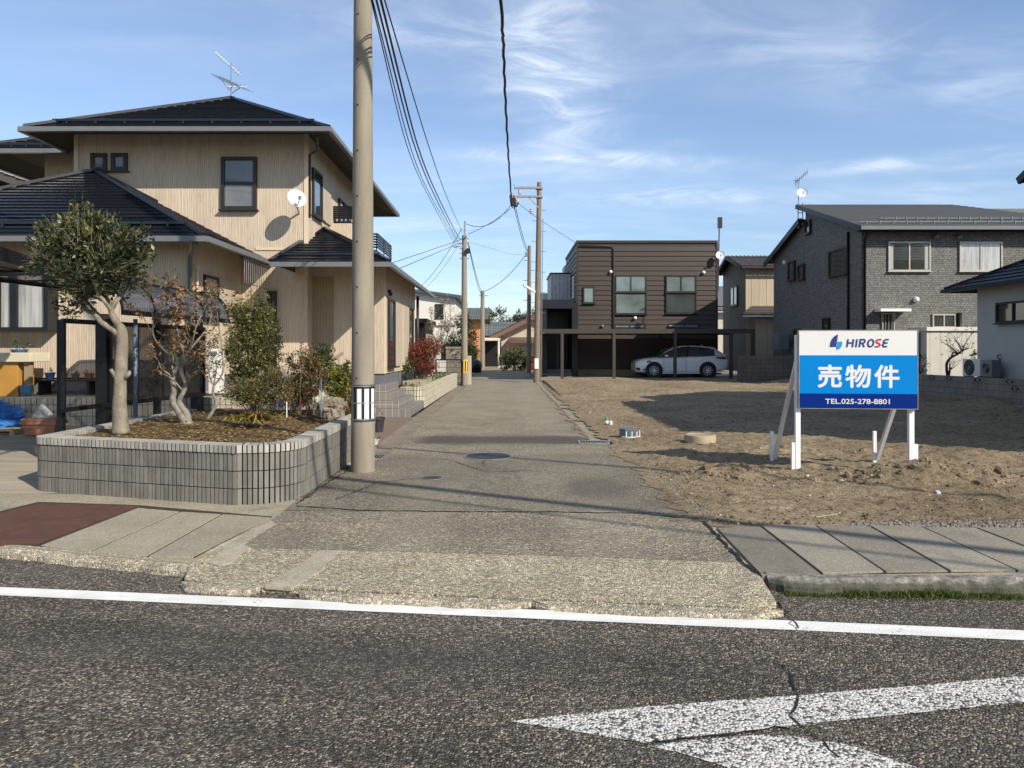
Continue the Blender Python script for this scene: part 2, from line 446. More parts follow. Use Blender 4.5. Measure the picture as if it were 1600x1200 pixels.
def sky():
    t = W.node_tree; L = t.links.new; bg = t.nodes['Background']
    s = t.nodes.new('ShaderNodeTexSky'); s.sky_type = 'NISHITA'; s.sun_disc = False
    s.sun_elevation = EL; s.sun_rotation = AZ; s.altitude = 0; s.air_density = 1.0; s.dust_density = .25; s.ozone_density = 2.0
    tc = t.nodes.new('ShaderNodeTexCoord')
    def nd(k, **kw):
        x = t.nodes.new(k)
        for a, b in kw.items(): setattr(x, a, b)
        return x
    sp = nd('ShaderNodeSeparateXYZ'); L(tc.outputs['Generated'], sp.inputs[0])
    def ma(op, a, b):
        x = nd('ShaderNodeMath', operation=op)
        for i, v in enumerate((a, b)):
            if isinstance(v, bpy.types.NodeSocket): L(v, x.inputs[i])
            else: x.inputs[i].default_value = v
        return x.outputs[0]
    zc = ma('ADD', ma('MAXIMUM', sp.outputs[2], 0), .12)
    cb = nd('ShaderNodeCombineXYZ'); L(ma('DIVIDE', sp.outputs[0], zc), cb.inputs[0]); L(ma('DIVIDE', sp.outputs[1], zc), cb.inputs[1])
    def cloud(sc, rot, scale, det, lo, hi, off, dist):
        mp = nd('ShaderNodeMapping'); L(cb.outputs[0], mp.inputs[0]); mp.inputs['Scale'].default_value = sc; mp.inputs['Rotation'].default_value = (0, 0, math.radians(rot)); mp.inputs['Location'].default_value = off
        n = nd('ShaderNodeTexNoise'); L(mp.outputs[0], n.inputs['Vector']); n.inputs['Scale'].default_value = scale; n.inputs['Detail'].default_value = det; n.inputs['Roughness'].default_value = .62; n.inputs['Distortion'].default_value = dist
        r = nd('ShaderNodeMapRange', interpolation_type='SMOOTHSTEP'); L(n.outputs['Fac'], r.inputs[0]); r.inputs[1].default_value = lo; r.inputs[2].default_value = hi
        return r.outputs[0]
    big = cloud((.35, 1, 1), 8, .55, 3, .36, .62, (3.1, .7, 0), .3)
    wis = cloud((.5, 1.3, 1), 14, 1.5, 10, .42, .82, (1.3, 2.2, 0), .9)
    fine = cloud((1, 1, 1), 40, 5, 6, .3, .8, (0, 5, 0), .3)
    cl = ma('MULTIPLY', ma('MULTIPLY', big, wis), ma('ADD', ma('MULTIPLY', fine, .6), .5))
    veil = cloud((.3, 1, 1), -10, .5, 4, .38, .85, (7, 1, 0), .4)
    def streak(u0, v0, su, sv, deg, k):          # one band of wispy cloud, placed by its direction in the sky
        q = nd('ShaderNodeMapping'); q.vector_type = 'TEXTURE'; L(cb.outputs[0], q.inputs[0]); q.inputs['Location'].default_value = (u0, v0, 0); q.inputs['Rotation'].default_value = (0, 0, math.radians(deg)); q.inputs['Scale'].default_value = (su, sv, 1)
        l = nd('ShaderNodeVectorMath', operation='LENGTH'); L(q.outputs[0], l.inputs[0]); d2 = ma('MULTIPLY', l.outputs['Value'], l.outputs['Value'])
        return ma('MULTIPLY', ma('POWER', 2.718, ma('MULTIPLY', d2, -1)), k)
    w2 = cloud((1, 1.6, 1), 25, 2.6, 9, .36, .74, (4.3, 1.2, 0), 1.2)
    st = None
    for a in ((.12, 1.95, .16, .55, -9, 1.0), (.30, 2.52, .42, .07, 3, .8), (1.36, 2.47, .30, .06, -30, .85), (.7, 2.92, .45, .11, -8, .75), (-.12, 1.72, .3, .1, 10, .5), (.75, 1.75, .7, .2, 20, .28)):
        m_ = streak(*a); st = m_ if st is None else ma('MAXIMUM', st, m_)
    st = ma('MULTIPLY', st, ma('ADD', ma('MULTIPLY', w2, .75), .1))
    amt = ma('MINIMUM', ma('ADD', ma('ADD', ma('MULTIPLY', cl, .6), st), ma('ADD', ma('MULTIPLY', veil, .2), .03)), .8)
    mx = nd('ShaderNodeMix', data_type='RGBA'); L(amt, mx.inputs[0]); tn = nd('ShaderNodeMix', data_type='RGBA', blend_type='MULTIPLY'); tn.inputs[0].default_value = 1; L(s.outputs[0], tn.inputs[6]); tn.inputs[7].default_value = (.98, 1.0, 1.07, 1); hzr = nd('ShaderNodeMapRange', interpolation_type='SMOOTHSTEP'); L(sp.outputs[2], hzr.inputs[0]); hzr.inputs[1].default_value = 0; hzr.inputs[2].default_value = .3; hzr.inputs[3].default_value = .80; hzr.inputs[4].default_value = 1.0
    th_ = nd('ShaderNodeMix', data_type='RGBA', blend_type='MULTIPLY'); th_.inputs[0].default_value = 1; L(tn.outputs[2], th_.inputs[6]); L(hzr.outputs[0], th_.inputs[7]); L(th_.outputs[2], mx.inputs[6]); mx.inputs[7].default_value = (6.4, 7.0, 7.7, 1)
    L(mx.outputs[2], bg.inputs[0]); bg.inputs[1].default_value = .130
sky()
SC.view_settings.view_transform = 'Standard'; SC.view_settings.look = 'None'; SC.view_settings.exposure = .35; SC.view_settings.gamma = 1
SC.cycles.max_bounces = 6; SC.cycles.use_adaptive_sampling = True; SC.cycles.adaptive_threshold = .015
SC.cycles.sample_clamp_indirect = 4

# ================================================================ ground, roads
RZ = -.08                                       # the main road lies a kerb lower than the side road
n, p, col, r = aggregate('asphalt_main', (.094, .082, .065), .26, 3.1, 88, bump=1.0, big=.2)
patch = n.step(n.noise(n.scale(p, (.35, .9, 1)), 1.1, 3), .45, .62)
wt = n.math('ADD', n.sep(p)[1], n.math('MULTIPLY', n.sep(p)[0], .115)); wt = n.noise(n.comb(n.math('MULTIPLY', n.sep(p)[0], .12), wt, 0), 1.5, 4, .55)
m_main = n.done(n.mix(1, n.mix(n.math('MULTIPLY', patch, .22), col, (.11, .102, .09)), n.ramp(wt, [(.32, .62), (.5, 1), (.68, 1.3)]), 'MULTIPLY'), .82, 0, .35)

n, p, col, r = aggregate('asphalt_side', (.225, .197, .146), .42, 1.75, 72, bump=.7, big=.3)
s = n.sep(p); w1 = n.math('MULTIPLY', n.math('SUBTRACT', n.noise(p, 1.6, 5), .5), .25)
def line(n, s, a, b, w, wv):                    # crack along y = a + b x
    d = n.math('ABSOLUTE', n.math('ADD', n.math('SUBTRACT', s[1], n.math('ADD', n.math('MULTIPLY', s[0], b), a)), wv))
    return n.math('SUBTRACT', 1, n.step(d, w * .4, w))
def liney(n, s, x0, w, wv):
    return n.math('SUBTRACT', 1, n.step(n.math('ABSOLUTE', n.math('ADD', n.math('SUBTRACT', s[0], x0), wv)), w * .4, w))
cr = line(n, s, 6.83, -.03, .014, n.math('MULTIPLY', w1, .4))
for a, b in ((10.75, -.02), (11.6, .01), (15.2, .02), (21.5, 0)):
    cr = n.math('MAXIMUM', cr, n.math('MULTIPLY', line(n, s, a, b, .014, n.math('MULTIPLY', w1, .3)), .55))
lo = n.step(s[1], 9.6, 9.7); hi = n.math('SUBTRACT', 1, n.step(s[1], 10.7, 10.8))
cr = n.math('MAXIMUM', cr, n.math('MULTIPLY', n.math('MULTIPLY', liney(n, s, -.32, .012, n.math('MULTIPLY', w1, .3)), lo), hi))
# darker soft-edged band across the lane; oily patches: stains with a shape of their own
age = n.math('MULTIPLY', n.step(s[1], 6.86, 6.92), n.math('SUBTRACT', 1, n.step(n.math('ADD', s[1], n.math('MULTIPLY', w1, 1.5)), 10.55, 10.75)))
age2 = n.step(n.math('ADD', s[1], n.math('MULTIPLY', w1, 6)), 13, 19)
dy = n.math('ABSOLUTE', n.math('ADD', n.math('SUBTRACT', s[1], 12.35), n.math('MULTIPLY', w1, 2.2)))
dx = n.math('MULTIPLY', n.step(s[0], -1.75, -1.3), n.math('SUBTRACT', 1, n.step(s[0], 1.2, 1.6)))
tr = n.math('MULTIPLY', n.math('SUBTRACT', 1, n.step(dy, .35, .75)), dx)
st = n.step(n.noise(n.scale(p, (1, .6, 1)), .75, 6, .65), .54, .68)
near = n.math('SUBTRACT', 1, n.step(n.math('ABSOLUTE', n.math('SUBTRACT', s[1], 8.1)), .6, 2.2))
st = n.math('MULTIPLY', st, n.math('ADD', n.math('MULTIPLY', near, .55), .3))
ox = n.math('ADD', n.math('POWER', n.math('MULTIPLY', n.math('SUBTRACT', s[0], 1.05), 1.5), 2), n.math('POWER', n.math('MULTIPLY', n.math('SUBTRACT', s[1], 8.0), 1.0), 2))
oil = n.math('MULTIPLY', n.math('SUBTRACT', 1, n.step(n.math('ADD', ox, n.math('MULTIPLY', w1, 3.5)), .05, .6)), .55)
tracks = n.math('MULTIPLY', n.math('SUBTRACT', 1, n.step(n.math('ABSOLUTE', n.math('SUBTRACT', n.math('ABSOLUTE', s[0]), .78)), .15, .5)), .22)
c = n.mix(n.math('ADD', tracks, n.math('MULTIPLY', n.step(n.noise(n.scale(p, (.9, .25, 1)), 1.3, 5, .6), .5, .65), .3)), col, (.275, .24, .175))
c = n.mix(n.math('MULTIPLY', age, .34), c, (.10, .09, .072)); c = n.mix(n.math('MULTIPLY', age2, .3), c, (.31, .27, .2)); c = n.mix(n.math('MULTIPLY', tr, .8), c, (.05, .045, .038)); c = n.mix(n.math('MAXIMUM', st, oil), c, (.075, .068, .06)); c = n.mix(cr, c, (.025, .022, .02))
m_side = n.done(c, .85, 0, .3)

n, p, col, r = aggregate('exposed_concrete', (.37, .33, .24), .42, 1.5, 80, bump=.8, big=.2)
m_apron = n.done(col, .9, 0, .25)
n, p, col, r = aggregate('concrete_pavement', (.3, .27, .2), .72, 1.2, 110, bump=.3, big=.22)
col = n.mix(n.math('MULTIPLY', n.step(n.noise(p, 2.2, 6, .65), .52, .72), .5), col, (.12, .11, .095))
m_conc = n.done(col, .9, 0, .2)
def slabmat(name, c, isl=.35):
    n, p, col, r = aggregate(name, c, .75, 1.2, 130, bump=.25, big=.18)
    col = n.mix(n.math('MULTIPLY', n.step(n.noise(n.scale(p, (1.4, .7, 1)), 2.0, 6, .7), .52, .7), .42), col, c3(c, .42))
    k = n.n('ShaderNodeObjectInfo'); f = n.ramp(k.outputs['Random'], [(0, 1 - isl), (1, 1 + isl * .6)])
    return n.done(n.mix(1, col, f, 'MULTIPLY'), .88, 0, .25)
m_slabR = slabmat('slab_grey', (.225, .207, .168), .25)
m_slabL = slabmat('slab_buff', (.31, .285, .215), .12)
n, p, col, r = aggregate('kerb_concrete', (.36, .32, .24), .5, 1.45, 75, bump=.9, big=.35); m_lip = n.done(n.mix(n.math('MULTIPLY', n.step(n.noise(p, 4, 5, .65), .5, .68), .55), col, (.12, .11, .085)), .95)
n, p, col, r = aggregate('cement_patch', (.36, .325, .25), .8, 1.15, 120, bump=.3, big=.3); m_cem = n.done(n.mix(n.math('MULTIPLY', n.step(n.noise(p, 7, 6, .7), .5, .7), .45), col, (.17, .15, .115)), .95)
def ragged(pts, amp=.012, step=.05):
    out = []
    for i, a in enumerate(pts):
        b = pts[(i + 1) % len(pts)]; k = max(1, int((b - a).length / step))
        for j in range(k): q = a.lerp(b, j / k); out.append(q + (Vector((R.uniform(-amp, amp), R.uniform(-amp, amp), 0)) if j else Vector()))
    return out
n = N('rusty_steel'); p = n.pos(); f = n.noise(p, 5, 8, .7)
n.bump(n.noise(p, 120, 2), .25, .004)
m_rust = n.done(n.ramp(f, [(.3, (.075, .038, .028)), (.6, (.115, .055, .038)), (.8, (.16, .085, .055))]), .85, .15, .3)
n = N('road_paint'); p = n.pos(); v = n.voro(p, 75); cell = n.sep(v['Color'])[0]; f = n.noise(n.scale(p, (1, 3, 1)), 4, 5)
dirt = n.step(n.noise(p, 1.4, 4), .62, .75)
chip = n.math('SUBTRACT', 1, n.step(n.math('ADD', n.math('MULTIPLY', cell, .6), n.math('MULTIPLY', n.noise(p, 5, 5), .6)), .22, .3))
pc = n.mix(n.math('MULTIPLY', dirt, .5), n.ramp(f, [(.3, (.60, .59, .54)), (.7, (.76, .75, .71))]), (.4, .34, .24)); pc = n.mix(n.math('MULTIPLY', chip, .75), pc, (.12, .11, .095))
s = n.sep(p)
ck = n.math('MULTIPLY', liney(n, s, 1.72, .012, n.math('MULTIPLY', n.math('SUBTRACT', n.noise(p, 6, 4), .5), .25)), .8)
n.bump(n.math('SUBTRACT', 1, v['Distance']), .15, .01)
m_paint = n.done(n.mix(ck, pc, (.08, .08, .07)), .8, 0, .3)
n = N('worn_paint'); p = n.pos(); v = n.voro(p, 75); cell = n.sep(v['Color'])[0]; k = n.noise(p, 2.2, 6)
th = n.math('ADD', n.math('MULTIPLY', cell, .75), n.math('MULTIPLY', k, .55))
worn = n.step(th, .40, .56)
lit = n.ramp(n.sep(v['Color'])[2], [(0, (.42, .40, .35)), (1, (.70, .68, .63))])
n.bump(n.math('SUBTRACT', 1, v['Distance']), .8, .012)
m_worn = n.done(n.mix(worn, (.085, .078, .07), lit), .85, 0, .3)

# large ground sheet out to the horizon
n = N('earth'); p = n.pos(); m_earth = n.done(n.ramp(n.noise(p, .3, 6), [(.3, (.12, .1, .07)), (.7, (.2, .17, .12))]), .95)
struct(MB().quad((-900, -300, -.16), (900, -300, -.16), (900, 1500, -.16), (-900, 1500, -.16)), 'ground', m_earth)
sk = -.115
def rd(x, y): return Vector((x, y + sk * x, RZ))
mb = MB(); mb.quad(rd(-60, -14), rd(60, -14), rd(60, 5.75), rd(-60, 5.75)); struct(mb, 'main_road', m_main)
# painted edge line and the worn arrow on the main road
la, lb = gr(0, 918, RZ), gr(1600, 986, RZ); lc, ld = gr(1600, 1000.5, RZ), gr(0, 931.5, RZ)
d1 = (lb - la).normalized(); d2 = (lc - ld).normalized()
e = Vector((0, 0, .004))
mb = MB(); a0, a1, b1, b0 = la - d1 * 40 + e, lb + d1 * 40 + e, lc + d1 * 40 + e, ld - d1 * 40 + e
mb.quad(b0, b1, a1, a0); struct(mb, 'edge_line_marking', m_paint)
def gpoly(pts, z, up=.004): return [gr(a, b, z) + Vector((0, 0, up)) for a, b in pts]
mb = MB()
mb.poly(gpoly([(797, 1128), (905, 1145), (1005, 1162), (1090, 1152), (1300, 1128), (1600, 1098), (1760, 1082), (1760, 1040), (1600, 1057), (1450, 1071), (1250, 1087), (1000, 1106)][::1], RZ))
mb.poly(gpoly([(1012, 1167), (1060, 1177), (1130, 1198), (1210, 1228), (1330, 1290), (1620, 1290), (1500, 1232), (1440, 1203), (1330, 1166), (1240, 1152), (1190, 1149), (1090, 1157)], RZ))
struct(mb, 'arrow_marking', m_worn)

# side road (asphalt), running straight away from the camera
A = [gr(368, 855), gr(440, 801), gr(462, 783), Vector((-2.2, 9.0, 0)), Vector((-1.95, 9.8, 0)), Vector((-1.76, 10.3, 0)), Vector((-1.76, 64, 0)),
     Vector((1.42, 64, 0)), Vector((1.42, 12.1, 0)), Vector((1.80, 11.5, 0)), gr(985, 712), gr(1015, 740), gr(1052, 775), gr(1092, 812), gr(1122, 842), gr(1150, 878), gr(900, 869), gr(640, 862)]
mb = MB(); mb.poly([v + Vector((0, 0, .0)) for v in A][::-1]); struct(mb, 'side_road', m_side)
mb = MB(); mb.box(-40, 60, 63.9, 70, -.1, -.002); struct(mb, 'far_road', m_side)
# concrete apron ramping down to the main road, with its kerb lip
top = [(300, 878), (368, 855), (640, 862), (900, 869), (1150, 878), (1187, 899)]
bot = [(288, 905), (356, 913), (640, 927), (900, 938), (1150, 948), (1213, 940)]
mb = MB()
tp = [gr(a, b, -.002) for a, b in top]; bt = [gr(a, b, -.04) for a, b in bot]
for i in range(5): mb.quad(bt[i], bt[i + 1], tp[i + 1], tp[i])
for i in range(5): mb.quad(bt[i] - Vector((0, 0, .05)), bt[i + 1] - Vector((0, 0, .05)), bt[i + 1], bt[i])
mb.poly([gr(1150, 878, -.003), gr(1187, 899, -.003), gr(1118, 823, -.003), gr(1092, 812, -.003), gr(1122, 842, -.003)])
struct(mb, 'concrete_apron', m_apron)
mb = MB()
def lipseg(a, b, k=9):
    A_, B_ = Vector(a), Vector(b); pr = None
    for i in range(k + 1):
        c = A_.lerp(B_, i / k); j = R.uniform(-.012, .012)
        w = .115 * (1 - .75 * (abs(2 * i / k - 1) ** 6))
        sec = [c + Vector((0, .0, -.05)), c + Vector((0, -.008, -.004)), c + Vector((0, -.02, 0)), c + Vector((0, -w * .75 + j, -.008)), c + Vector((0, -w + j, -.03)), c + Vector((0, -w + j, -.06))]
        if pr:
            for q in range(5): mb.quad(pr[q + 1], pr[q], sec[q], sec[q + 1])
        pr = sec
lipseg(gr(286, 907, -.04), gr(408, 915, -.04)); lipseg(gr(470, 921, -.04), gr(830, 936.5, -.04), 16); lipseg(gr(832, 936.5, -.04), gr(1222, 951, -.04), 16)
struct(mb, 'kerb_lip', m_lip)
def onap(a, b):                                  # point of the apron slope under a photograph point
    P = Vector((0, 0, H)); best = None
    for k in range(200):
        z = -.04 * k / 199; q = gr(a, b, z)
        yb = gr(a, 913 + (a - 356) * .0435, -.04).y; yt = gr(a, 855 + (a - 368) * .0294, 0).y
        zs = -.002 + (-.038) * max(0, min(1, (yt - q.y) / (yt - yb)))
        if best is None or abs(zs - z) < best[0]: best = (abs(zs - z), q)
    return best[1]
mb = MB(); P1 = [(500, 861), (535, 860), (512, 878), (508, 888), (478, 906), (455, 920), (414, 917), (422, 911), (450, 893), (462, 887), (487, 870)]
mb.slab(ragged([onap(a, b) + Vector((0, 0, .005)) for a, b in P1][::-1]), .02); struct(mb, 'cement_patch', m_cem)
mb = MB()
mb.slab(ragged([onap(a, b) + Vector((0, 0, .006 if b > 860 else .008)) for a, b in [(305, 874), (340, 854), (385, 834), (425, 815), (430, 819), (398, 840), (378, 852), (392, 857), (375, 866), (366, 878), (342, 886), (325, 880)]][::-1]), .03)
struct(mb, 'cement_edge', m_cem)

# left pavement with a low rough kerb, right pavement with a real kerb
mb = MB(); k0 = [(-420, 828), (-200, 838), (0, 850), (120, 863), (250, 875), (300, 880)]
mb.slab([gr(a, b, 0) - Vector((0, 0, .004)) for a, b in [(-420, 755), (-200, 762), (-40, 768), (60, 770), (250, 775), (450, 778), (464, 782), (440, 802), (368, 856)]][::-1] + [gr(a, b, 0) - Vector((0, 0, .004)) for a, b in k0][::1], .2)
struct(mb, 'pavement', m_conc)
mb = MB(); pr = None
for i in range(60):
    t = i / 59; a = -420 + t * 735; yy = [y for y in k0]
    for (x0, y0), (x1, y1) in zip(k0, k0[1:] + [(320, 882)]):
        if x0 <= a <= x1: b = y0 + (y1 - y0) * (a - x0) / (x1 - x0); break
    c = gr(a, b, -.01); j = .03 * noise.noise(Vector((a * .05, 0, 0))) + R.uniform(-.008, .008)
    sec = [c + Vector((0, .05, .002)), c + Vector((0, 0, .008 + j * .2)), c + Vector((0, -.05 + j * .5, -.008)), c + Vector((0, -.1 + j, -.035)), c + Vector((0, -.12 + j, -.1))]
    if pr:
        for q in range(4): mb.quad(pr[q + 1], pr[q], sec[q], sec[q + 1])
    pr = sec
struct(mb, 'kerb', m_lip)
mb = MB(); S = [gr(a, b, -.004) for a, b in [(1190, 900), (1230, 905), (1400, 906), (1600, 906), (1900, 903)]]; S2 = [gr(a, b, -.004) for a, b in [(1900, 815), (1600, 812), (1400, 815), (1118, 822)]]
far_r = [Vector((40, 2.4, -.004)), Vector((40, 3.6, -.004))]
mb.slab(S + far_r + S2, .2); struct(mb, 'pavement', m_conc)
n = N('mossy_kerb'); p = n.pos(); s = n.sep(p); f = n.noise(p, 14, 6, .65)
cc = n.ramp(f, [(.3, (.1, .095, .08)), (.55, (.27, .25, .21)), (.75, (.45, .42, .36))])
n.bump(f, .9, .03); low = n.math('SUBTRACT', 1, n.step(n.math('ADD', s[2], n.math('MULTIPLY', n.math('SUBTRACT', n.noise(p, 11, 6, .65), .5), .09)), -.014, .016)); m_mkerb = n.done(n.mix(n.math('MAXIMUM', n.math('MULTIPLY', n.step(n.noise(p, 5, 4), .5, .65), .5), n.math('MULTIPLY', low, .82)), cc, (.04, .04, .022)), .95)
mb = MB(); pr = None
ks = [gr(1196, 899, 0), gr(1230, 905, 0), gr(1400, 906, 0), gr(1600, 906, 0), gr(1900, 903, 0), Vector((16, 4.1, 0)), Vector((40, 1.3, 0))]
for a, b in zip(ks, ks[1:]):
    k = max(3, int((b - a).length / .05)) if a.x < 7 else 8
    for i in range(k + 1):
        c = a.lerp(b, i / k); g = noise.noise(c * 5) + .8 * noise.noise(c * 17); j = .024 * g
        sec = [c + Vector((0, .08, .008)), c + Vector((0, 0, .014 + j * .4)), c + Vector((0, -.05 + j, .0)), c + Vector((0, -.075 + j, -.03)), c + Vector((0, -.09 + j * 1.5, -.11))]
        if pr:
            for q in range(4): mb.quad(pr[q + 1], pr[q], sec[q], sec[q + 1])
        pr = sec
struct(mb, 'kerb', m_mkerb)
# moss and grass along the foot of that kerb
m_grass = [leafmat('kerb_grass', (.06, .1, .015), .5), leafmat('kerb_moss', (.1, .11, .02), .5)]
mb = MB()
for i in range(5200):
    t = R.random(); px = 1225 + 380 * t; py = 927 + 6 * t
    c = gr(px, py, RZ) + Vector((R.uniform(-.03, .03), R.gauss(-.015, .035), 0)); dens = noise.noise(Vector((c.x * 3, 0, 3)))
    if dens < -.15 + R.uniform(-.2, .2): continue
    hh = R.uniform(.01, .034) * (1.7 if 1320 < px < 1500 else 1); mb.mi = int(R.random() < .5)
    a = R.uniform(0, 6.28); d = Vector((math.cos(a) * .5, math.sin(a) * .5, 1)).normalized()
    leaf(mb, c, d, Vector((math.sin(a), -math.cos(a), .2)), hh, .006)
o = mb.build('grass', m_grass); tag(o, 'thin green grass and moss growing along the foot of the kerb', 'grass', kind='stuff')

m_joint = plain('joint_dirt', (.035, .03, .022), .95, .3, 9)
struct(MB().poly([gr(a, b, .0005) for a, b in [(1120, 823), (1188, 899), (1810, 890), (1610, 824)]]), 'joint_bed', m_joint); struct(MB().poly([gr(a, b, .0005) for a, b in [(426, 807), (214, 789), (60, 784), (-160, 838), (60, 853), (232, 870), (305, 871)]]), 'joint_bed', m_joint)
# concrete drain covers in the pavement, each one liftable
def cover(pts, th, name, mat, label, cat, group):
    pts = [Vector(p) for p in pts]; pts = [pts[i] + (pts[(1, 0, 3, 2)[i]] - pts[i]).normalized() * .011 + (pts[(3, 2, 1, 0)[i]] - pts[i]).normalized() * .006 for i in range(4)]
    return MB().slab(pts, th).thing(name, mat, label, cat, group, bevel=.003)
ru = [(1118, 824), (1189, 822), (1273, 820), (1358, 821), (1441, 823), (1524, 824), (1607, 825)]
rl = [(1188, 898), (1284, 896), (1383, 893), (1484, 892), (1590, 891), (1697, 890), (1804, 889)]
rlab = ['grey drain slab nearest the road corner, first in the row by the dirt lot', 'second grey slab of the dirt lot row, between two straight dark joints', 'darkest plain grey slab, third along the row below the sign',
        'paler patched slab below the sign, stained near its far edge', 'grey slab beyond the widest black joint of the right row', 'grey slab cut off by the right edge of the photo']
for i in range(6):
    q = [gr(*rl[i], .012), gr(*rl[i + 1], .012), gr(*ru[i + 1], .012), gr(*ru[i], .012)]
    cover([v + Vector((0, 0, .003 * (i % 2))) for v in q], .05, 'drain_slab', m_slabR, rlab[i], 'drain slab', 'concrete drain slabs beside the dirt lot')
lu = [(215, 793), (282, 799), (347, 803), (424, 808)]; ll = [(62, 852), (140, 862), (230, 869), (303, 870)]
llab = ['pale buff drain slab next to the rusty steel plate', 'middle buff drain slab of the three left of the road', 'greyer worn drain slab beside the broken cement edge']
for i in range(3):
    q = [gr(*ll[i], .007), gr(*ll[i + 1], .007), gr(*lu[i + 1], .007), gr(*lu[i], .007)]
    cover(q, .05, 'drain_slab', m_slabL, llab[i], 'drain slab', 'concrete drain slabs left of the road')
q = [gr(-160, 838, .014), gr(-45, 846, .014), gr(142, 788, .014), gr(62, 786, .014)]
cover(q, .03, 'steel_plate', m_rust, 'rusty brown steel plate, further from the road of two', 'steel plate', 'rusty plates over the drain')
q = [gr(-45, 847, .018), gr(58, 848, .018), gr(216, 790, .018), gr(142, 788, .018)]
cover(q, .03, 'steel_plate', m_rust, 'rusty brown steel plate lying against the pale buff slab', 'steel plate', 'rusty plates over the drain')

# gutters beside the road
m_gut = plain('gutter_concrete', (.2, .165, .125), .9, .3, 2, bump=.4, bsc=60)
mb = MB(); mb.quad((-2.1, 10.7, -.02), (-1.79, 10.7, -.02), (-1.79, 64, -.02), (-2.1, 64, -.02))
mb.box(-2.14, -2.09, 10.7, 64, -.05, .012); mb.box(-1.805, -1.762, 10.3, 64, -.05, .006); struct(mb, 'gutter', m_gut)
mb = MB(); mb.quad((1.45, 12.2, .003), (1.74, 12.2, .003), (1.74, 36, .003), (1.45, 36, .003)); mb.box(1.425, 1.45, 12.2, 64, -.05, .008); mb.box(1.74, 1.79, 12.2, 36, -.05, .02); struct(mb, 'gutter', plain('dusty_gutter', (.25, .215, .155), .9, .3, 2.5, bump=.4, bsc=60))
m_brick = N('brown_paving'); n = m_brick; p = n.pos(); b = n.n('ShaderNodeTexBrick'); n.L(p, b.inputs['Vector']); b.inputs['Scale'].default_value = 5
b.inputs['Color1'].default_value = (.15, .105, .075, 1); b.inputs['Color2'].default_value = (.2, .14, .1, 1); b.inputs['Mortar'].default_value = (.1, .085, .07, 1); b.inputs['Mortar Size'].default_value = .012
m_brick = n.done(b.outputs[0], .9)
mb = MB(); mb.quad((-4.2, 11.0, .002), (-2.14, 11.0, .002), (-2.14, 16.6, .002), (-4.2, 16.6, .002)); struct(mb, 'paved_strip', m_brick)
mb = MB(); mb.quad((-2.45, 8.6, .003), (-1.98, 9.7, .003), (-1.8, 10.2, .003), (-2.3, 11.3, .003)); struct(mb, 'cement_edge', m_cem)
# sloping driveway on the left
n = N('driveway'); p = n.pos(); s = n.sep(p); f = n.noise(n.scale(p, (.4, 3, 1)), 2, 6, .6)
m_drive = n.done(n.ramp(f, [(.3, (.22, .19, .14)), (.7, (.36, .31, .23))]), .9)
mb = MB(); mb.quad((-18, 7.9, -.01), (-4.9, 7.75, -.004), (-4.9, 12.6, .24), (-18, 12.6, .24)); struct(mb, 'driveway', m_drive)
# cracks: narrow open joints in the asphalt
m_crack = plain('crack_dark', (.012, .011, .01), .95)
def crack(pts, z, w, seed):
    mb = MB(); rr = random.Random(seed); L = []
    P = [gr(a, b, z) for a, b in pts]
    for a, b in zip(P, P[1:]):
        k = max(2, int((b - a).length / .05)); d = (b - a).normalized(); nn = Vector((d.y, -d.x, 0))
        for i in range(k): t = i / k; L.append((a.lerp(b, t) + nn * rr.gauss(0, .009), nn, w * rr.uniform(.5, 1.3)))
    for (a, na, wa), (b, nb, wb) in zip(L, L[1:]): e = Vector((0, 0, .0065)); mb.quad(a - na * wa / 2 + e, b - nb * wb / 2 + e, b + nb * wb / 2 + e, a + na * wa / 2 + e)
    struct(mb, 'road_crack', m_crack)
crack([(1228, 1040), (1247, 1090), (1241, 1120), (1250, 1134), (1275, 1152), (1296, 1172), (1330, 1200)], RZ, .011, 1)
crack([(1005, 1162), (1080, 1157), (1180, 1143), (1250, 1136)], RZ, .012, 2)
crack([(463, 791), (560, 798), (700, 800), (850, 800), (1000, 803), (1098, 813)], 0, .022, 3); crack([(1100, 815), (1125, 842), (1160, 878), (1187, 900)], 0, .03, 4)
crack([(1213, 941), (1230, 962), (1247, 980), (1252, 986)], RZ, .010, 5); crack([(660, 746), (590, 755), (540, 775), (520, 782)], 0, .014, 6); crack([(622, 717), (700, 718), (760, 738), (860, 735)], 0, .012, 7)
crack([(545, 735), (500, 762), (462, 790)], 0, .02, 8)
# soil spilled over the lane's ragged right edge, dirt gathered along the planter's foot
def spill(xs_, y0, y1, sgn, wmin, wmax, mat, name, z=.0055, seed=0):
    mb = MB(); k = int((y1 - y0) / .04); pr = None
    for i in range(k + 1):
        y = y0 + (y1 - y0) * i / k; w = max(.01, wmin + (wmax - wmin) * max(0, .5 + .9 * noise.fractal(Vector((seed, y * 1.3, 0)), .8, 2, 5))); x = xs_(y); cur = (Vector((x, y, z)), Vector((x + sgn * w, y + .02 * noise.noise(Vector((y * 9, seed, 1))), z)))
        if pr: mb.quad(pr[0], pr[1], cur[1], cur[0]) if sgn > 0 else mb.quad(pr[1], pr[0], cur[0], cur[1])
        pr = cur
    struct(mb, name, mat)
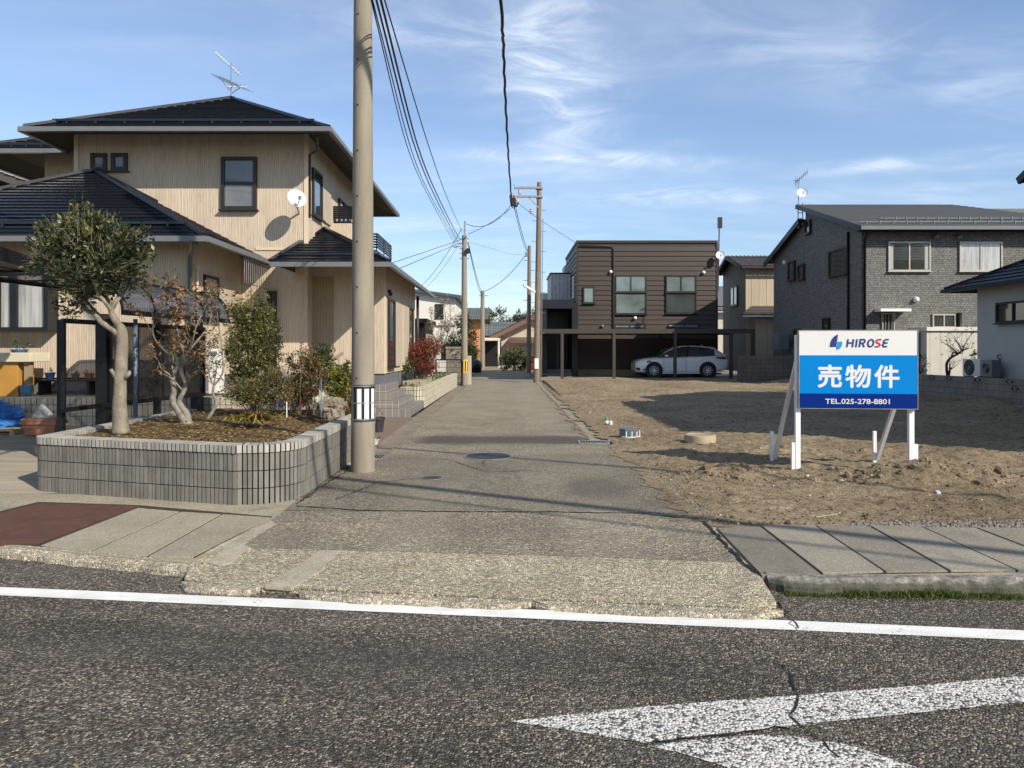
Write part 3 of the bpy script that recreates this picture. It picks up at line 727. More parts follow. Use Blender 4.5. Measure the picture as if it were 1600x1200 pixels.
# drain gratings and manholes
m_iron = plain('cast_iron', (.07, .075, .085), .6, .3, 30, .6, bump=.6, bsc=150)
def grate(x0, x1, y0, y1, label):
    rt = T('drain_grate', label, 'drain grate', ((x0 + x1) / 2, (y0 + y1) / 2, 0), 'steel drain gratings at the lane edges')
    mb = MB(); mb.box(x0, x1, y0, y0 + .03, -.02, .012); mb.box(x0, x1, y1 - .03, y1, -.02, .012); mb.box(x0, x0 + .03, y0 + .03, y1 - .03, -.02, .012); mb.box(x1 - .03, x1, y0 + .03, y1 - .03, -.02, .012); mb.build('frame', m_gal, rt)
    g = MB(); k = int((x1 - x0) / .045)
    for i in range(k): c = x0 + .04 + (x1 - x0 - .08) * i / (k - 1); g.box(c - .007, c + .007, y0 + .03, y1 - .03, -.015, .009)
    g.build('bars', m_gal, rt)
    d = MB(); d.box(x0 + .03, x1 - .03, y0 + .03, y1 - .03, -.018, .003); d.build('pit', m_dark, rt)
m_gal = plain('galvanised', (.32, .31, .29), .5, .25, 8, .7)
m_dark = plain('dark_void', (.012, .012, .012), .9)
grate(-2.12, -1.72, 10.15, 10.6, 'worn steel drain grate set beside the big near utility pole')
grate(1.2, 1.72, 11.85, 12.2, 'steel drain grate at the right edge of the lane by the dirt lot')
def manhole(c, r, label):
    rt = T('manhole_cover', label, 'manhole cover', c, 'iron covers in the lane')
    MB().lathe([(r * 1.1, .001), (r * 1.1, .007), (r * 1.01, .007), (r * 1.01, .003)], c, 40).build('frame', m_gal, rt)
    mb = MB(); mb.lathe([(r, .0015), (r, .006), (0.0001, .006)], c, 40)
    for i in range(-9, 10):
        for j in range(-9, 10):
            x, y = i * r / 9.5, j * r / 9.5
            if math.hypot(x, y) < r * .9 and r > .2: mb.box(c[0] + x - .011, c[0] + x + .011, c[1] + y - .011, c[1] + y + .011, .005, .011)
    mb.build('cover', m_iron, rt)
manhole(gr(763, 713), .33, 'large round studded iron manhole cover in the middle of the lane')
manhole(gr(675, 747), .12, 'small round iron valve cover in the lane left of the big manhole')

# ================================================================ dirt lot
def lot_h(x, y):
    b = .11 * max(0, min(1, (y - 18) / 14)); e = min(1, max(0, (x - 1.75) / .5)) * min(1, max(0, (y - 6.3) / .5))
    v = Vector((x, y, 0)); h = .03 * noise.fractal(v * .7, .8, 2, 4) + .03 * noise.fractal(v * 2.6, .7, 2, 4) + .02 * noise.fractal(v * 7, .6, 2, 3) - .02 * max(0, .35 - abs(math.sin((y - 13.5 + .22 * x) * 3.1))) * (9 < y < 20)
    yr = 8.75 - .11 * (x - 2.4)
    m = math.exp(-((y - yr) / .38) ** 2) * (.5 + .9 * noise.noise(v * 1.1)) * min(1, max(0, (x - 2.1) / .7))
    y2 = 10.9 - .05 * x; m2 = math.exp(-((y - y2) / .5) ** 2) * (.45 + .8 * noise.noise(v * 1.4 + Vector((9, 0, 0)))) * min(1, max(0, (x - 1.9) / .9))
    h += max(0, m) * .24 + max(0, m2) * .12
    if y > 19: h += .05 * max(0, noise.noise(v * .8)) * min(1, (y - 19) / 3)
    if x > 10.5 and y > 17: h += .38 * max(0, min(1, (x - 11.3) / 2.2)) * max(0, .35 + noise.noise(v * .55))
    return b + h * e + .004 * e
xs = [1.76 + .055 * i for i in range(85)]; xs += [xs[-1] + .11 * i for i in range(1, 72)]
ys = [6.28 + .045 * i for i in range(120)]; ys += [ys[-1] + .1 * i for i in range(1, 100)]; ys += [ys[-1] + .22 * i for i in range(1, 72)]
ys = [y for y in ys if y < 36.4]
mb = MB(); nx = len(xs)
for j, y in enumerate(ys):
    for i, x in enumerate(xs):
        ex = x
        if i == 0: ex = (1.79 if y < 12 else 1.76) + .05 * noise.noise(Vector((0, y * 3, 0)))
        yy = y + (.06 * noise.noise(Vector((x * 4, 0, 1))) - .02 if j == 0 else 0) - (.012 * x if j < 4 else 0)
        mb.v.append((ex, yy, lot_h(x, y) if j and i else .002))
for j in range(len(ys) - 1):
    for i in range(nx - 1):
        mb.f.append((j * nx + i, j * nx + i + 1, (j + 1) * nx + i + 1, (j + 1) * nx + i)); mb.m.append(0)
n = N('bare_soil'); p = n.pos(); f = n.noise(p, .5, 8, .65); g = n.noise(p, 9, 6, .7); q = n.noise(p, 40, 4, .7)
c = n.ramp(f, [(.3, (.225, .168, .104)), (.5, (.315, .243, .155)), (.72, (.40, .32, .213))])
c = n.mix(1, c, n.ramp(g, [(.3, .36), (.5, 1), (.72, 1.35)]), 'MULTIPLY'); c = n.mix(1, c, n.ramp(q, [(.3, .66), (.7, 1.3)]), 'MULTIPLY')
st = n.step(n.noise(n.scale(p, (1, 3.5, 1)), 3, 6, .7), .55, .72); c = n.mix(n.math('MULTIPLY', st, .55), c, (.34, .265, .165))
dk = n.step(n.noise(p, 1.7, 6, .7), .56, .68); c = n.mix(n.math('MULTIPLY', dk, .5), c, (.085, .056, .034))
n.bump(n.math('ADD', n.math('MULTIPLY', g, 1.0), n.math('MULTIPLY', q, .7)), 1, .07); m_soil = n.done(c, .95, 0, .15)
struct(mb, 'dirt_lot', m_soil, True)
spill(lambda y: 1.86, 6.45, 11.8, -1, .07, .34, m_soil, 'soil_spill', seed=2); spill(lambda y: 1.80, 12.3, 33, -1, .03, .3, m_soil, 'soil_spill', z=.0225, seed=5); spill(lambda y: 1.47, 12.4, 30, -1, -.02, .16, m_soil, 'soil_spill', z=.0095, seed=9)
spill(lambda y: -2.22, 7.5, 9.6, 1, .02, .16, plain('gutter_dirt', (.085, .066, .042), .95, .4, 14, bump=.6, bsc=60), 'gutter_dirt', seed=11)
# ragged lumps turned up along the ridges
mb = MB()
for i in range(210):
    x = R.uniform(2.2, 7.2); k_ = R.random(); yr = (8.75 - .11 * (x - 2.4) + R.gauss(0, .2)) if k_ < .75 else 10.9 - .05 * x + R.gauss(0, .25); s = R.uniform(.018, .05) * (1.5 if R.random() < .12 else 1)
    if noise.noise(Vector((x * 1.1, yr * 1.1, 0))) < -.2: continue
    mb.blob((x, yr, lot_h(x, yr) - s * .15), (s * R.uniform(1, 1.7), s * R.uniform(.8, 1.3), s * R.uniform(.6, .9)), 2, .5, 1.6, i)
o = mb.build('soil_clods', m_soil); tag(o, 'ragged lumps of turned soil along the ridges of the bare lot', 'soil clods', kind='stuff')
# loose clods and pebbles
m_clod = [plain('soil_clod', (.16, .11, .066), .95, .35, 20, isl=.5, bump=.5), plain('pale_pebble', (.42, .38, .3), .9, .3, 20, isl=.5)]
base = bmesh.new(); bmesh.ops.create_icosphere(base, subdivisions=1, radius=1); bv = [v.co.copy() for v in base.verts]; bf = [[v.index for v in f.verts] for f in base.faces]; base.free()
mb = MB()
for i in range(5200):
    y = 6.35 + 12 * R.random() ** 1.9; x = 1.9 + R.random() * (.75 * y + 1 - 1.9)
    ridge = math.exp(-((y - (8.75 - .11 * (x - 2.4))) / .5) ** 2)
    if R.random() > .3 + .9 * ridge: continue
    s = R.uniform(.006, .016) * (1 + 1.3 * (R.random() < .06)) * (1 + .8 * ridge * R.random()); z = lot_h(x, y); q = Matrix.Rotation(R.uniform(0, 6), 3, rv().normalized()); mb.mi = int(R.random() < .07)
    mb.add([Vector((x, y, z + s * .2)) + q @ Vector((v.x * s * R.uniform(.7, 1.4), v.y * s * R.uniform(.7, 1.3), v.z * s * .8)) for v in bv], bf)
o = mb.build('gravel', m_clod); tag(o, 'loose soil clods and pebbles scattered over the bare dirt lot', 'gravel', kind='stuff')
mb = MB(); m_grit = plain('grit', (.2, .18, .15), .9, .4, 30, isl=.7)
for i in range(1500):                           # coarse grit along the lot's edge with the pavement and the road
    if R.random() < .7: px = 1330 + 290 * R.random(); c = gr(px, 822 + R.gauss(0, 3.5), 0)
    else: y = 6.4 + 6 * R.random(); c = Vector((1.8 + abs(R.gauss(0, .1)), y, 0))
    s = R.uniform(.005, .014); mb.add([c + Vector((0, 0, .006)) + Vector((v.x * s * R.uniform(.7, 1.3), v.y * s, v.z * s * .8)) for v in bv], bf)
o = mb.build('gravel', m_grit); tag(o, 'coarse grey grit along the edge between the lot and the pavement', 'gravel', kind='stuff')
# ================================================================ materials for buildings
def siding(name, c, pitch=.04, depth=.6, var=.08, dirt=.12):
    n = N(name); p = n.pos(); s = n.sep(p); u = n.math('ADD', s[0], s[1])
    w = n.noise(n.comb(n.math('MULTIPLY', u, 1 / pitch), 0, n.math('MULTIPLY', s[2], 3.2)), 1, 2, .5)
    sw = n.math('SINE', n.math('MULTIPLY', u, 2 * math.pi / pitch))
    hgt = n.math('ADD', n.math('MULTIPLY', w, .9), n.math('MULTIPLY', sw, .25))
    g = n.mix(1, n.ramp(w, [(.32, 1 - var * 3.2), (.55, 1 + var * .3), (.75, 1 + var)]), n.ramp(n.math('ADD', n.math('MULTIPLY', n.math('SINE', n.math('MULTIPLY', u, 2 * math.pi / (pitch * 1.45))), .5), .5), [(0, .79), (.3, .98), (1, 1.03)]), 'MULTIPLY')
    col = n.mix(1, c, g, 'MULTIPLY'); st = n.noise(n.scale(p, (2.5, 2.5, .35)), 1.2, 5)
    col = n.mix(1, col, n.ramp(st, [(.3, 1 - dirt), (.7, 1 + dirt * .4)]), 'MULTIPLY')
    n.bump(hgt, depth, .015)
    return n.done(col, .85, 0, .25)
CREAM = (.57, .468, .355)
m_cream = siding('cream_siding', CREAM, .034, .45, .045, .16)
m_cream2 = plain('cream_trim', (.60, .49, .36), .8, .05, 2)
m_found = plain('foundation', (.12, .125, .135), .85, .15, 3)
m_roof = plain('slate_roof', (.010, .012, .018), .28, .3, 6, spec=.5, isl=.45)
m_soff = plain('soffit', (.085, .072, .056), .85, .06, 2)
m_gutr = plain('grey_gutter', (.14, .145, .15), .42, .1, 3, spec=.5)
m_pipe = plain('downpipe_brown', (.07, .065, .065), .5, .1, 3)
m_bronze = plain('bronze_frame', (.024, .019, .017), .42, .12, 3, 0, spec=.4)
m_black = plain('black_metal', (.007, .0075, .009), .42, .15, 3, 0, spec=.3)
m_smoke = plain('smoke_frame', (.014, .015, .018), .4, .1, 3, 0, spec=.35)
g_dark = glass('dark_glass', (.035, .04, .045))
g_frost = glass('frosted_glass', (.115, .12, .118), .22)
g_curt = glass('curtain_glass', (.3, .3, .3), .1, (.42, .42, .40))
g_green = glass('green_glass', (.15, .19, .175), .08)
g_int = glass('room_glass', (.05, .06, .055), .04)
m_shut = plain('beige_shutter', (.44, .37, .28), .6, .05, 2)
m_white = plain('white_paint', (.78, .77, .74), .5, .05, 3)
m_dish = plain('dish_white', (.74, .74, .73), .45, .04, 3)
m_steel = plain('steel', (.4, .4, .4), .4, .15, 6, .8)

# ================================================================ the cream house
WF, WW = 16.55, 13.75                           # planes of the main front wall and of the wing's front wall
hs = T('house', 'cream two-storey house with dark slate hip roofs left of the lane', 'house', (-7, 16, 0))
XR, XL = xx(480, WF), xx(117, WF); XR1 = xx(595, WF); RX = XR1
mb = MB(); mb.box(XL, XR, WF, 24.6, 1.0, 6.72); mb.build('upper_wall', m_cream, hs)
# ground floor: front wall with the porch recess, right block
xa, xb = xx(485, WF), xx(522, WF)
mb = MB(); zt = 3.62
mb.box(XR + .004, xx(476, WF), WF + .004, 22.7, 1.0, zt); mb.box(xx(476, WF), RX, 17.0, 22.7, 1.0, zt); mb.build('porch_wall', m_cream, hs)
mb = MB(); mb.box(xx(485, 17), xx(522, 17), 16.985, 16.999, 1.02, zz(433, 17)); mb.build('wall_panel', siding('brown_panel', (.36, .27, .18), .05, .4, .04, .1), hs)
mb = MB(); mb.box(-14.2, -6.18, WW, WF - .003, 1.03, 3.9); mb.build('wing_wall', m_cream, hs)
mb = MB(); mb.box(-14.3, -6.22, WW + .04, WF - .05, .6, 1.028); mb.box(-6.2, XR, WF + .03, 24, .6, .999); mb.box(XR, RX - .03, 17.04, 22.6, .6, .997); mb.build('foundation', m_found, hs)
def trim(*b): MB().box(*b).build('wall_trim', m_cream2, hs)
for px in (119.5, 478.5): trim(xx(px, WF) - .05, xx(px, WF) + .05, WF - .02, WF - .001, 3.3 if px > 200 else 5.0, 6.7)
trim(XR - .001, XR + .02, WF + .001, WF + .1, 4.7, 6.7); trim(xx(400, WF), XR, WF - .022, WF - .001, zz(391, WF), zz(387, WF)); trim(-6.17, -6.15, WW + .001, WW + .1, 1.1, 3.85)
trim(RX + .001, RX + .02, 17.0, 17.12, 1.0, zt)
# back-left block of the upper floor
mb = MB(); mb.box(xx(70, 18.2), XL, 18.2, 24, 4.3, 6.66); mb.build('upper_wall', m_cream, hs)
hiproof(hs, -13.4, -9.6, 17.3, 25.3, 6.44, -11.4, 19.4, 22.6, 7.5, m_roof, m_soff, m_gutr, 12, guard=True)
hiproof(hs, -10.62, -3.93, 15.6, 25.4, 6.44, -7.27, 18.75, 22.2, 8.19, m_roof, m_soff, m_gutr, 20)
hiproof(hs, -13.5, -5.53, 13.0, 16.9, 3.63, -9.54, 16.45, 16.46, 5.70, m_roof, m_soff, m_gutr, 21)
# porch roof: lean-to hip along the right wall
mb = MB(); ap = Vector((-4.63, 17.9, 4.6)); e0 = Vector((-4.98, 15.0, 3.42)); e1 = Vector((-2.49, 15.0, 3.42)); e2 = Vector((-2.49, 23.9, 3.42)); tp = Vector((-4.63, 23.9, 4.6))
shingles(mb, e0, e1, ap, ap, 13); shingles(mb, e1, e2, ap, tp, 13); shingles(mb, Vector((-4.98, 16.5, 3.42)), e0, Vector((-4.75, 16.5, 3.7)), ap, 4)
pr = mb.build('roof', m_roof, hs)
mb = MB(); mb.bar(e1 + Vector((0, 0, .04)), ap + Vector((0, 0, .05)), .12, .06); mb.bar(e0 + Vector((0, 0, .04)), ap + Vector((0, 0, .05)), .12, .06); mb.build('ridge_cap', m_roof, pr)
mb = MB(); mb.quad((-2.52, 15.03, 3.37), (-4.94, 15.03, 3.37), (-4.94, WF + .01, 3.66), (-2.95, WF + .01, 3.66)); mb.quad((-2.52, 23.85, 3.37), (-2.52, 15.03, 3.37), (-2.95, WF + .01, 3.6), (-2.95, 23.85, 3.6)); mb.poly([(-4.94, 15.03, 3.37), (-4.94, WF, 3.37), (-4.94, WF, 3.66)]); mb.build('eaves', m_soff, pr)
mb = MB(); mb.box(-4.98, -2.46, 14.93, 15.02, 3.32, 3.42); mb.box(-2.51, -2.42, 14.95, 23.9, 3.321, 3.418); mb.build('gutter', m_gutr, pr)
mb = MB(); mb.bar((-4.9, 15.25, 3.63), (-2.75, 15.25, 3.63), .035); mb.bar((-2.75, 15.2, 3.62), (-2.75, 23.5, 3.62), .035)
for k in range(12): mb.box(-2.77, -2.73, 15.6 + k * .7, 15.64 + k * .7, 3.5, 3.64)
mb.build('snow_guard', m_roof, pr)
# windows
winp(hs, WF, 143, 240, 168, 267.5, m_bronze, g_frost, mull=0, fw=.085, d=.06); winp(hs, WF, 175, 240, 200, 267.5, m_bronze, g_frost, mull=0, fw=.085, d=.06)
winp(hs, WF, 347, 246, 402, 328, m_bronze, g_frost, mull=0, hm=1, fw=.075, d=.08)
winp(hs, WF, 418, 455, 433, 585, m_bronze, g_dark, mull=0, fw=.05)
win(hs, '+x', XR, 16.92, 17.75, 4.8, 5.92, m_bronze, g_dark, mull=0, fw=.06, d=.06)
mb = MB(); mb.box(XR, XR + .05, 17.78, 18.62, 4.82, 5.9); mb.build('shutter', m_shut, hs)
win(hs, '+x', XR, 19.55, 20.7, 4.85, 5.75, m_bronze, g_dark, mull=1, fw=.05)
win(hs, '+x', XR, 22.6, 24.2, 4.6, 5.75, m_bronze, g_dark, mull=1, fw=.05)
win(hs, '+x', RX, 17.45, 18.4, 1.15, 2.85, m_bronze, g_dark, mull=0, fw=.06, d=.06)
mb = MB(); mb.box(RX, RX + .06, 18.42, 19.5, 1.15, 2.82); mb.build('shutter', m_shut, hs)
mb = MB(); mb.box(RX, RX + .06, 19.9, 20.95, 1.15, 2.82); mb.build('shutter', m_shut, hs)
win(hs, '+x', RX, 20.97, 22.0, 1.15, 2.85, m_bronze, g_dark, mull=0, fw=.06, d=.06)
wr = -6.18
win(hs, '+x', wr, 14.45, 15.15, 2.2, 3.1, m_bronze, g_curt, mull=0, fw=.05, d=.05)
mb = MB(); mb.box(wr, wr + .05, 15.17, 16.05, 2.2, 3.1); mb.build('shutter', m_shut, hs)
# wing bay window
bx0, bx1, bz0, bz1 = -10.4, xx(76, 13.45), zz(517, 13.45), zz(430, 13.45)
mb = MB(); mb.box(bx0, bx1, 13.42, WW - .002, bz0, bz0 + .07); mb.box(bx0, bx1, 13.42, WW - .002, bz1 - .07, bz1); mb.box(bx1 - .08, bx1, 13.42, WW - .002, bz0 + .07, bz1 - .07)
for u in (-10.4, -9.72, xx(17, 13.45)): mb.box(u, u + .12, 13.42, 13.5, bz0 + .07, bz1 - .07)
bw = mb.build('bay_window', m_smoke, hs)
mb = MB(); mb.box(bx0 + .02, bx1 - .085, 13.49, 13.52, bz0 + .071, bz1 - .071); mb.build('pane', g_curt, bw)
mb = MB(); mb.box(bx0 - .1, bx1 + .08, 13.36, WW - .001, bz1 + .001, bz1 + .05); mb.build('hood', m_smoke, bw)
# balconies of the right upper wall
def balc(y0, y1, x1, zb, zt, base=True):
    mb = MB()
    for k in range(6):
        z = zb + .06 + (zt - zb - .09) * k / 5
        mb.box(XR + .01, x1, y0, y0 + .03, z, z + .05); mb.box(x1 - .03, x1, y0 + .03, y1, z, z + .05)
    for y in (y0 + .03, (y0 + y1) / 2, y1 - .03): mb.box(x1 - .06, x1 - .031, y - .02, y + .02, zb, zt)
    mb.box(XR + .01, x1 - .04, y0 + .031, y1, zb - .06, zb)
    o = mb.build('balcony', m_black, hs)
    if base: b = MB(); b.box(XR + .003, x1 - .02, y0 + .01, y1 - .02, zb - .65, zb - .061); b.build('balcony_base', m_cream, o)
balc(19.0, 21.4, -4.14, 5.02, 5.40); balc(22.3, 25.0, -4.05, 4.72, 5.22)
# pipes, vents, hanging rain chains, dish, aerial
pipe(hs, [(-4.2, 15.75, 6.3), (-4.3, 16.1, 6.1), (XR + .05, WF + .02, 6.12), (XR + .05, WF + .02, 4.65)], .032, m_pipe)
pipe(hs, [(-5.75, 13.1, 3.55), (-5.9, 13.4, 3.42), (-6.1, 13.68, 3.36), (-6.1, 13.68, 1.1)], .045, m_gutr)
pipe(hs, [(RX + .08, 22.75, 3.3), (RX + .08, 22.75, .6)], .045, m_bronze)
mb = MB(); mb.tube([(-6.12, 14.05, 1.2), (-6.12, 14.05, 3.15)], .022, 8); mb.box(-6.17, -6.09, 14.0, 14.1, 3.151, 3.24); mb.build('vent_pipe', m_cream2, hs)
mb = MB()
for k in range(15):
    y = 15.0 + k * .115; mb.tube([(-5.54, y, 3.56), (-5.54, y, 3.56 - R.uniform(.55, .62))], .006, 4)
mb.tube([(-5.54, 14.95, 3.5), (-5.54, 16.8, 3.5)], .012, 5); mb.tube([(-5.54, 14.95, 2.98), (-5.54, 16.8, 2.98)], .008, 5); mb.build('hanging_net', m_steel, hs)
dc = at(463, 311, 16.0)
dish(hs, dc, .215, (.5, -.8, .33), m_dish, m_steel, (dc.x - .1, WF, dc.z - .22))
an = MB(); ab = Vector((xx(361, 18.75), 18.75, 8.1)); z1 = 8.15 + 1.1
an.tube([ab, ab + Vector((0, 0, 1.05))], .014, 6)
def yagi(c, d, L, nel, el, tilt=0):
    d = Vector(d).normalized(); sd = d.cross(Vector((0, 0, 1))).normalized(); c = Vector(c)
    an.tube([c - d * L * .4, c + d * L * .6], .011, 5)
    for i in range(nel):
        q = c - d * L * .4 + d * L * (i + .3) / nel; an.tube([q - sd * el * (1.1 - .4 * i / nel), q + sd * el * (1.1 - .4 * i / nel)], .005, 4)
yagi(ab + Vector((-.02, 0, .98)), (-.62, -.5, .52), .75, 10, .16); yagi(ab + Vector((.0, 0, .52)), (-.75, .5, .5), 1.0, 7, .42); yagi(ab + Vector((.1, 0, .42)), (.8, .35, .1), .5, 5, .3)
an.tube([ab + Vector((-.35, 0, .7)), ab + Vector((0, 0, .3))], .012, 5); an.tube([ab + Vector((.22, 0, .38)), ab + Vector((.02, 0, .24))], .012, 5)
an.build('aerial', m_steel, hs)
mb = MB(); pz = at(619 - 1, 447, 16.9); mb.box(RX + .001, RX + .08, 17.5, 17.58, 2.98, 3.06); mb.lathe([(.03, 0), (.05, .06), (.015, .1)], (RX + .07, 17.54, 2.9), 10); mb.build('wall_lamp', m_bronze, hs)

# ================================================================ terrace, retaining wall, steps
m_core = plain('block_joint', (.012, .011, .009), .95, .1)
m_rib = plain('split_block', (.17, .16, .138), .92, .4, 3.5, bump=.7, bsc=90, isl=.2, streak=.35)
m_cap = plain('split_coping', (.33, .312, .27), .92, .25, 4, bump=.6, bsc=80, isl=.4)
m_buff = plain('buff_block', (.44, .40, .31), .92, .2, 3, bump=.6, bsc=90, isl=.3, streak=.4)
mb = MB(); mb.slab([(-18, 12.64, .72), (-3.3, 12.64, .72), (-3.1, 16.6, .72), (-18, 16.6, .72)], .6); struct(mb, 'terrace', m_conc)
rw = T('retaining_wall', 'low ribbed block wall holding the terrace under the cream house', 'wall', (-8, 12.5, 0))
ribwall(rw, [(-18, 12.5), (-12, 12.5), (-3.25, 12.5), (-3.1, 12.65), (-3.1, 16.5)], .0, 3, .2, .13, (m_core, m_buff, m_buff), rib=.085, gap=.012)
m_tile = N('grey_tile'); n = m_tile; p = n.pos(); s = n.sep(p); b = n.n('ShaderNodeTexBrick'); n.L(n.comb(n.math('ADD', s[0], s[1]), s[2], 0), b.inputs['Vector'])
b.offset = 0; b.inputs['Scale'].default_value = 1; b.inputs['Brick Width'].default_value = .15; b.inputs['Row Height'].default_value = .3; b.inputs['Mortar Size'].default_value = .006
b.inputs['Color1'].default_value = (.16, .145, .135, 1); b.inputs['Color2'].default_value = (.2, .18, .165, 1); b.inputs['Mortar'].default_value = (.36, .34, .3, 1)
m_tile = n.done(b.outputs[0], .6)
stp = T('entrance_steps', 'grey tiled entrance steps rising from the lane to the cream house', 'steps', (-2.6, 17.8, 0))
ends = [-2.25, -2.5, -2.68, -2.8]
for i in range(4):
    mb = MB(); x1 = ends[i]; z0 = .02 + i * .185 if i else .0; mb.box(-3.06, x1, 16.45 - (.0 if i < 3 else .002), 19.25 - .3 * i, z0 + (.001 if i else 0), .02 + (i + 1) * .185)
    mb.build('step', m_tile, stp, bevel=.01)
mb = MB(); a = at(497, 577, 15.9); b = at(536, 551, 15.9); mb.bar(a, b, .06); mb.bar(at(529, 556, 15.9), at(529, 592, 15.9), .03); mb.bar(at(506, 571, 15.9), at(506, 604, 15.9), .03)
mb.thing('handrail', plain('wood_rail', (.3, .22, .15), .6), 'sloping brown handrail in front of the porch of the cream house', 'handrail')

# ================================================================ planters
sx = -2.20
def arc(c, r, a0, a1, k): return [(c[0] + r * math.cos(math.radians(a0 + (a1 - a0) * i / k)), c[1] + r * math.sin(math.radians(a0 + (a1 - a0) * i / k))) for i in range(k + 1)]
path = [(-5.22, 11.6), (-5.22, 8.05)] + arc((-5.05, 8.03), .19, 185, 262, 5) + [(-2.72, 7.16)] + arc((-2.62, 7.62), .43, 262, 358, 9) + [(sx, 9.5), (sx, 11.75)]
pl = T('planter', 'large grey ribbed block planter at the corner beside the utility pole', 'planter', (-3.7, 9.4, 0))
ribwall(pl, path, -.02, 3, .178, .085, (m_core, m_rib, m_cap))
n = N('leafy_soil'); p = n.pos(); v = n.voro(p, 42); f = n.noise(p, 4, 6)
lc = n.ramp(n.sep(v['Color'])[0], [(0, (.05, .035, .022)), (.4, (.13, .082, .042)), (.75, (.25, .16, .07)), (1, (.4, .28, .12))])
n.bump(v['Distance'], 1, .03); m_lsoil = n.done(n.mix(1, lc, n.ramp(f, [(.3, .6), (.7, 1.15)]), 'MULTIPLY'), .95, 0, .15)
def soilgrid(x0, x1, y0, y1, z, parent, k=26, amp=.05):
    mb = MB()
    for j in range(k + 1):
        for i in range(k + 1):
            x = x0 + (x1 - x0) * i / k; y = y0 + (y1 - y0) * j / k; mb.v.append((x, y, z + amp * noise.fractal(Vector((x * 1.7, y * 1.7, 3)), .8, 2, 4)))
    for j in range(k):
        for i in range(k): a = j * (k + 1) + i; mb.f.append((a, a + 1, a + k + 2, a + k + 1)); mb.m.append(0)
    mb.build('soil', m_lsoil, parent, smooth=True)
mb = MB(); kk = 30
for j in range(kk + 1):
    for i in range(kk + 1):
        x = -5.09 + 2.74 * i / kk; yf = 7.95 - .19 * (x + 5.0) - (.08 if -4.9 < x < -2.7 else -.12); y = yf + (12.4 - yf) * j / kk
        hump = .10 * math.exp(-((x + 3.9) / 1.2) ** 2 - ((y - 10) / 1.6) ** 2)
        mb.v.append((x, y, .535 + hump + .03 * noise.fractal(Vector((x * 2, y * 2, 3)), .8, 2, 4)))
for j in range(kk):
    for i in range(kk): a = j * (kk + 1) + i; mb.f.append((a, a + 1, a + kk + 2, a + kk + 1)); mb.m.append(0)
mb.build('soil', m_lsoil, pl, smooth=True)
litter = [leafmat('dead_leaf', (.24, .14, .05), .5), leafmat('straw', (.36, .27, .12), .3), leafmat('dark_leaf', (.1, .055, .03), .4)]
mb = MB()
for i in range(2600):
    x = R.uniform(-5.0, -2.4); yf = 7.95 - .19 * (x + 5.0) + .12; y = yf + (11.7 - yf) * R.random() ** 1.3
    hump = .10 * math.exp(-((x + 3.9) / 1.2) ** 2 - ((y - 10) / 1.6) ** 2); mb.mi = int(R.random() * 3); a = R.uniform(0, 6.28)
    leaf(mb, Vector((x, y, .55 + hump + R.uniform(0, .02))), Vector((math.cos(a), math.sin(a), R.uniform(-.1, .3))), Vector((R.uniform(-.4, .4), R.uniform(-.4, .4), 1)), R.uniform(.025, .06), R.uniform(.012, .028))
o = mb.build('leaf_litter', litter); tag(o, 'dry brown leaves and straw lying on the soil of the corner planter', 'leaf litter', kind='stuff')
pl2 = T('planter', 'long pale block planter along the lane beyond the entrance steps', 'planter', (-2.6, 25, 0))
ribwall(pl2, [(-2.9, 19.32)] + [(-2.55, 19.3)] + arc((-2.5, 19.52), .22, 270, 352, 4) + [(-2.25, 25), (-2.2, 31)], -.02, 3, .165, .09, (m_core, m_buff, m_buff), rib=.06)
soilgrid(-2.94, -2.38, 19.45, 31, .5, pl2, 14, .03)
# ================================================================ cycle shelter with screen, carport edge
n = N('smoked_panel'); p = n.pos(); n.done((.02, .021, .023), .12, 0, .6)
tb = n.n('ShaderNodeBsdfTransparent'); tb.inputs[0].default_value = (.42, .40, .37, 1); ms = n.n('ShaderNodeMixShader'); ms.inputs[0].default_value = .36
n.L(n.b.outputs[0], ms.inputs[1]); n.L(tb.outputs[0], ms.inputs[2]); n.L(ms.outputs[0], n.t.nodes['Material Output'].inputs[0]); m_smk = n.mat
sh = T('cycle_shelter', 'black framed cycle shelter with curved smoked roof behind the planter', 'shelter', (-5.6, 10.9, .1))
X0 = -5.48; ya, yb = 9.0, 12.35
def sy(t): return ya + (yb - ya) * t
def sx_(t): return -5.62 + .36 * t              # the screen line runs slightly oblique
P = lambda t, z: Vector((sx_(t), sy(t), z))
for t, w, zb in ((.0, .05, .8), (.03, .075, .1), (.27, .15, .1), (.64, .085, .1), (.985, .16, .1)):
    mb = MB(); c = P(t, 0); zt = 1.95 if t < .1 else 2.06; mb.box(c.x - w / 2 - .1 * (t > 0), c.x + w / 2 - .1 * (t > 0), c.y - w / 2, c.y + w / 2, zb, zt); mb.build('post', m_black, sh, bevel=.006)
mb = MB(); mb.bar(P(0, 1.93), P(1, 1.93), .05, .06); mb.bar(P(0, .80), P(1, .80), .05, .06)
for t in (.27, .45, .64, .82, 1.0): mb.bar(P(t, .82), P(t, 1.92), .035, .03)
mb.build('screen_frame', m_black, sh)
mb = MB()
for t0, t1 in ((.27, .45), (.45, .64), (.64, .82), (.82, 1.0)): mb.quad(P(t0, .82), P(t1, .82), P(t1, 1.92), P(t0, 1.92))
mb.build('screen_panel', m_smk, sh)
arcp = []
for k in range(9):
    a = math.radians(90 * k / 8); arcp.append((.46 * math.cos(a) - .1, 2.07 + .48 * math.sin(a)))
arcp += [(-.9, 2.58), (-1.7, 2.56)]
def RP(t, k): q = arcp[k]; c = P(t, 0); return Vector((c.x + q[0], c.y, q[1]))
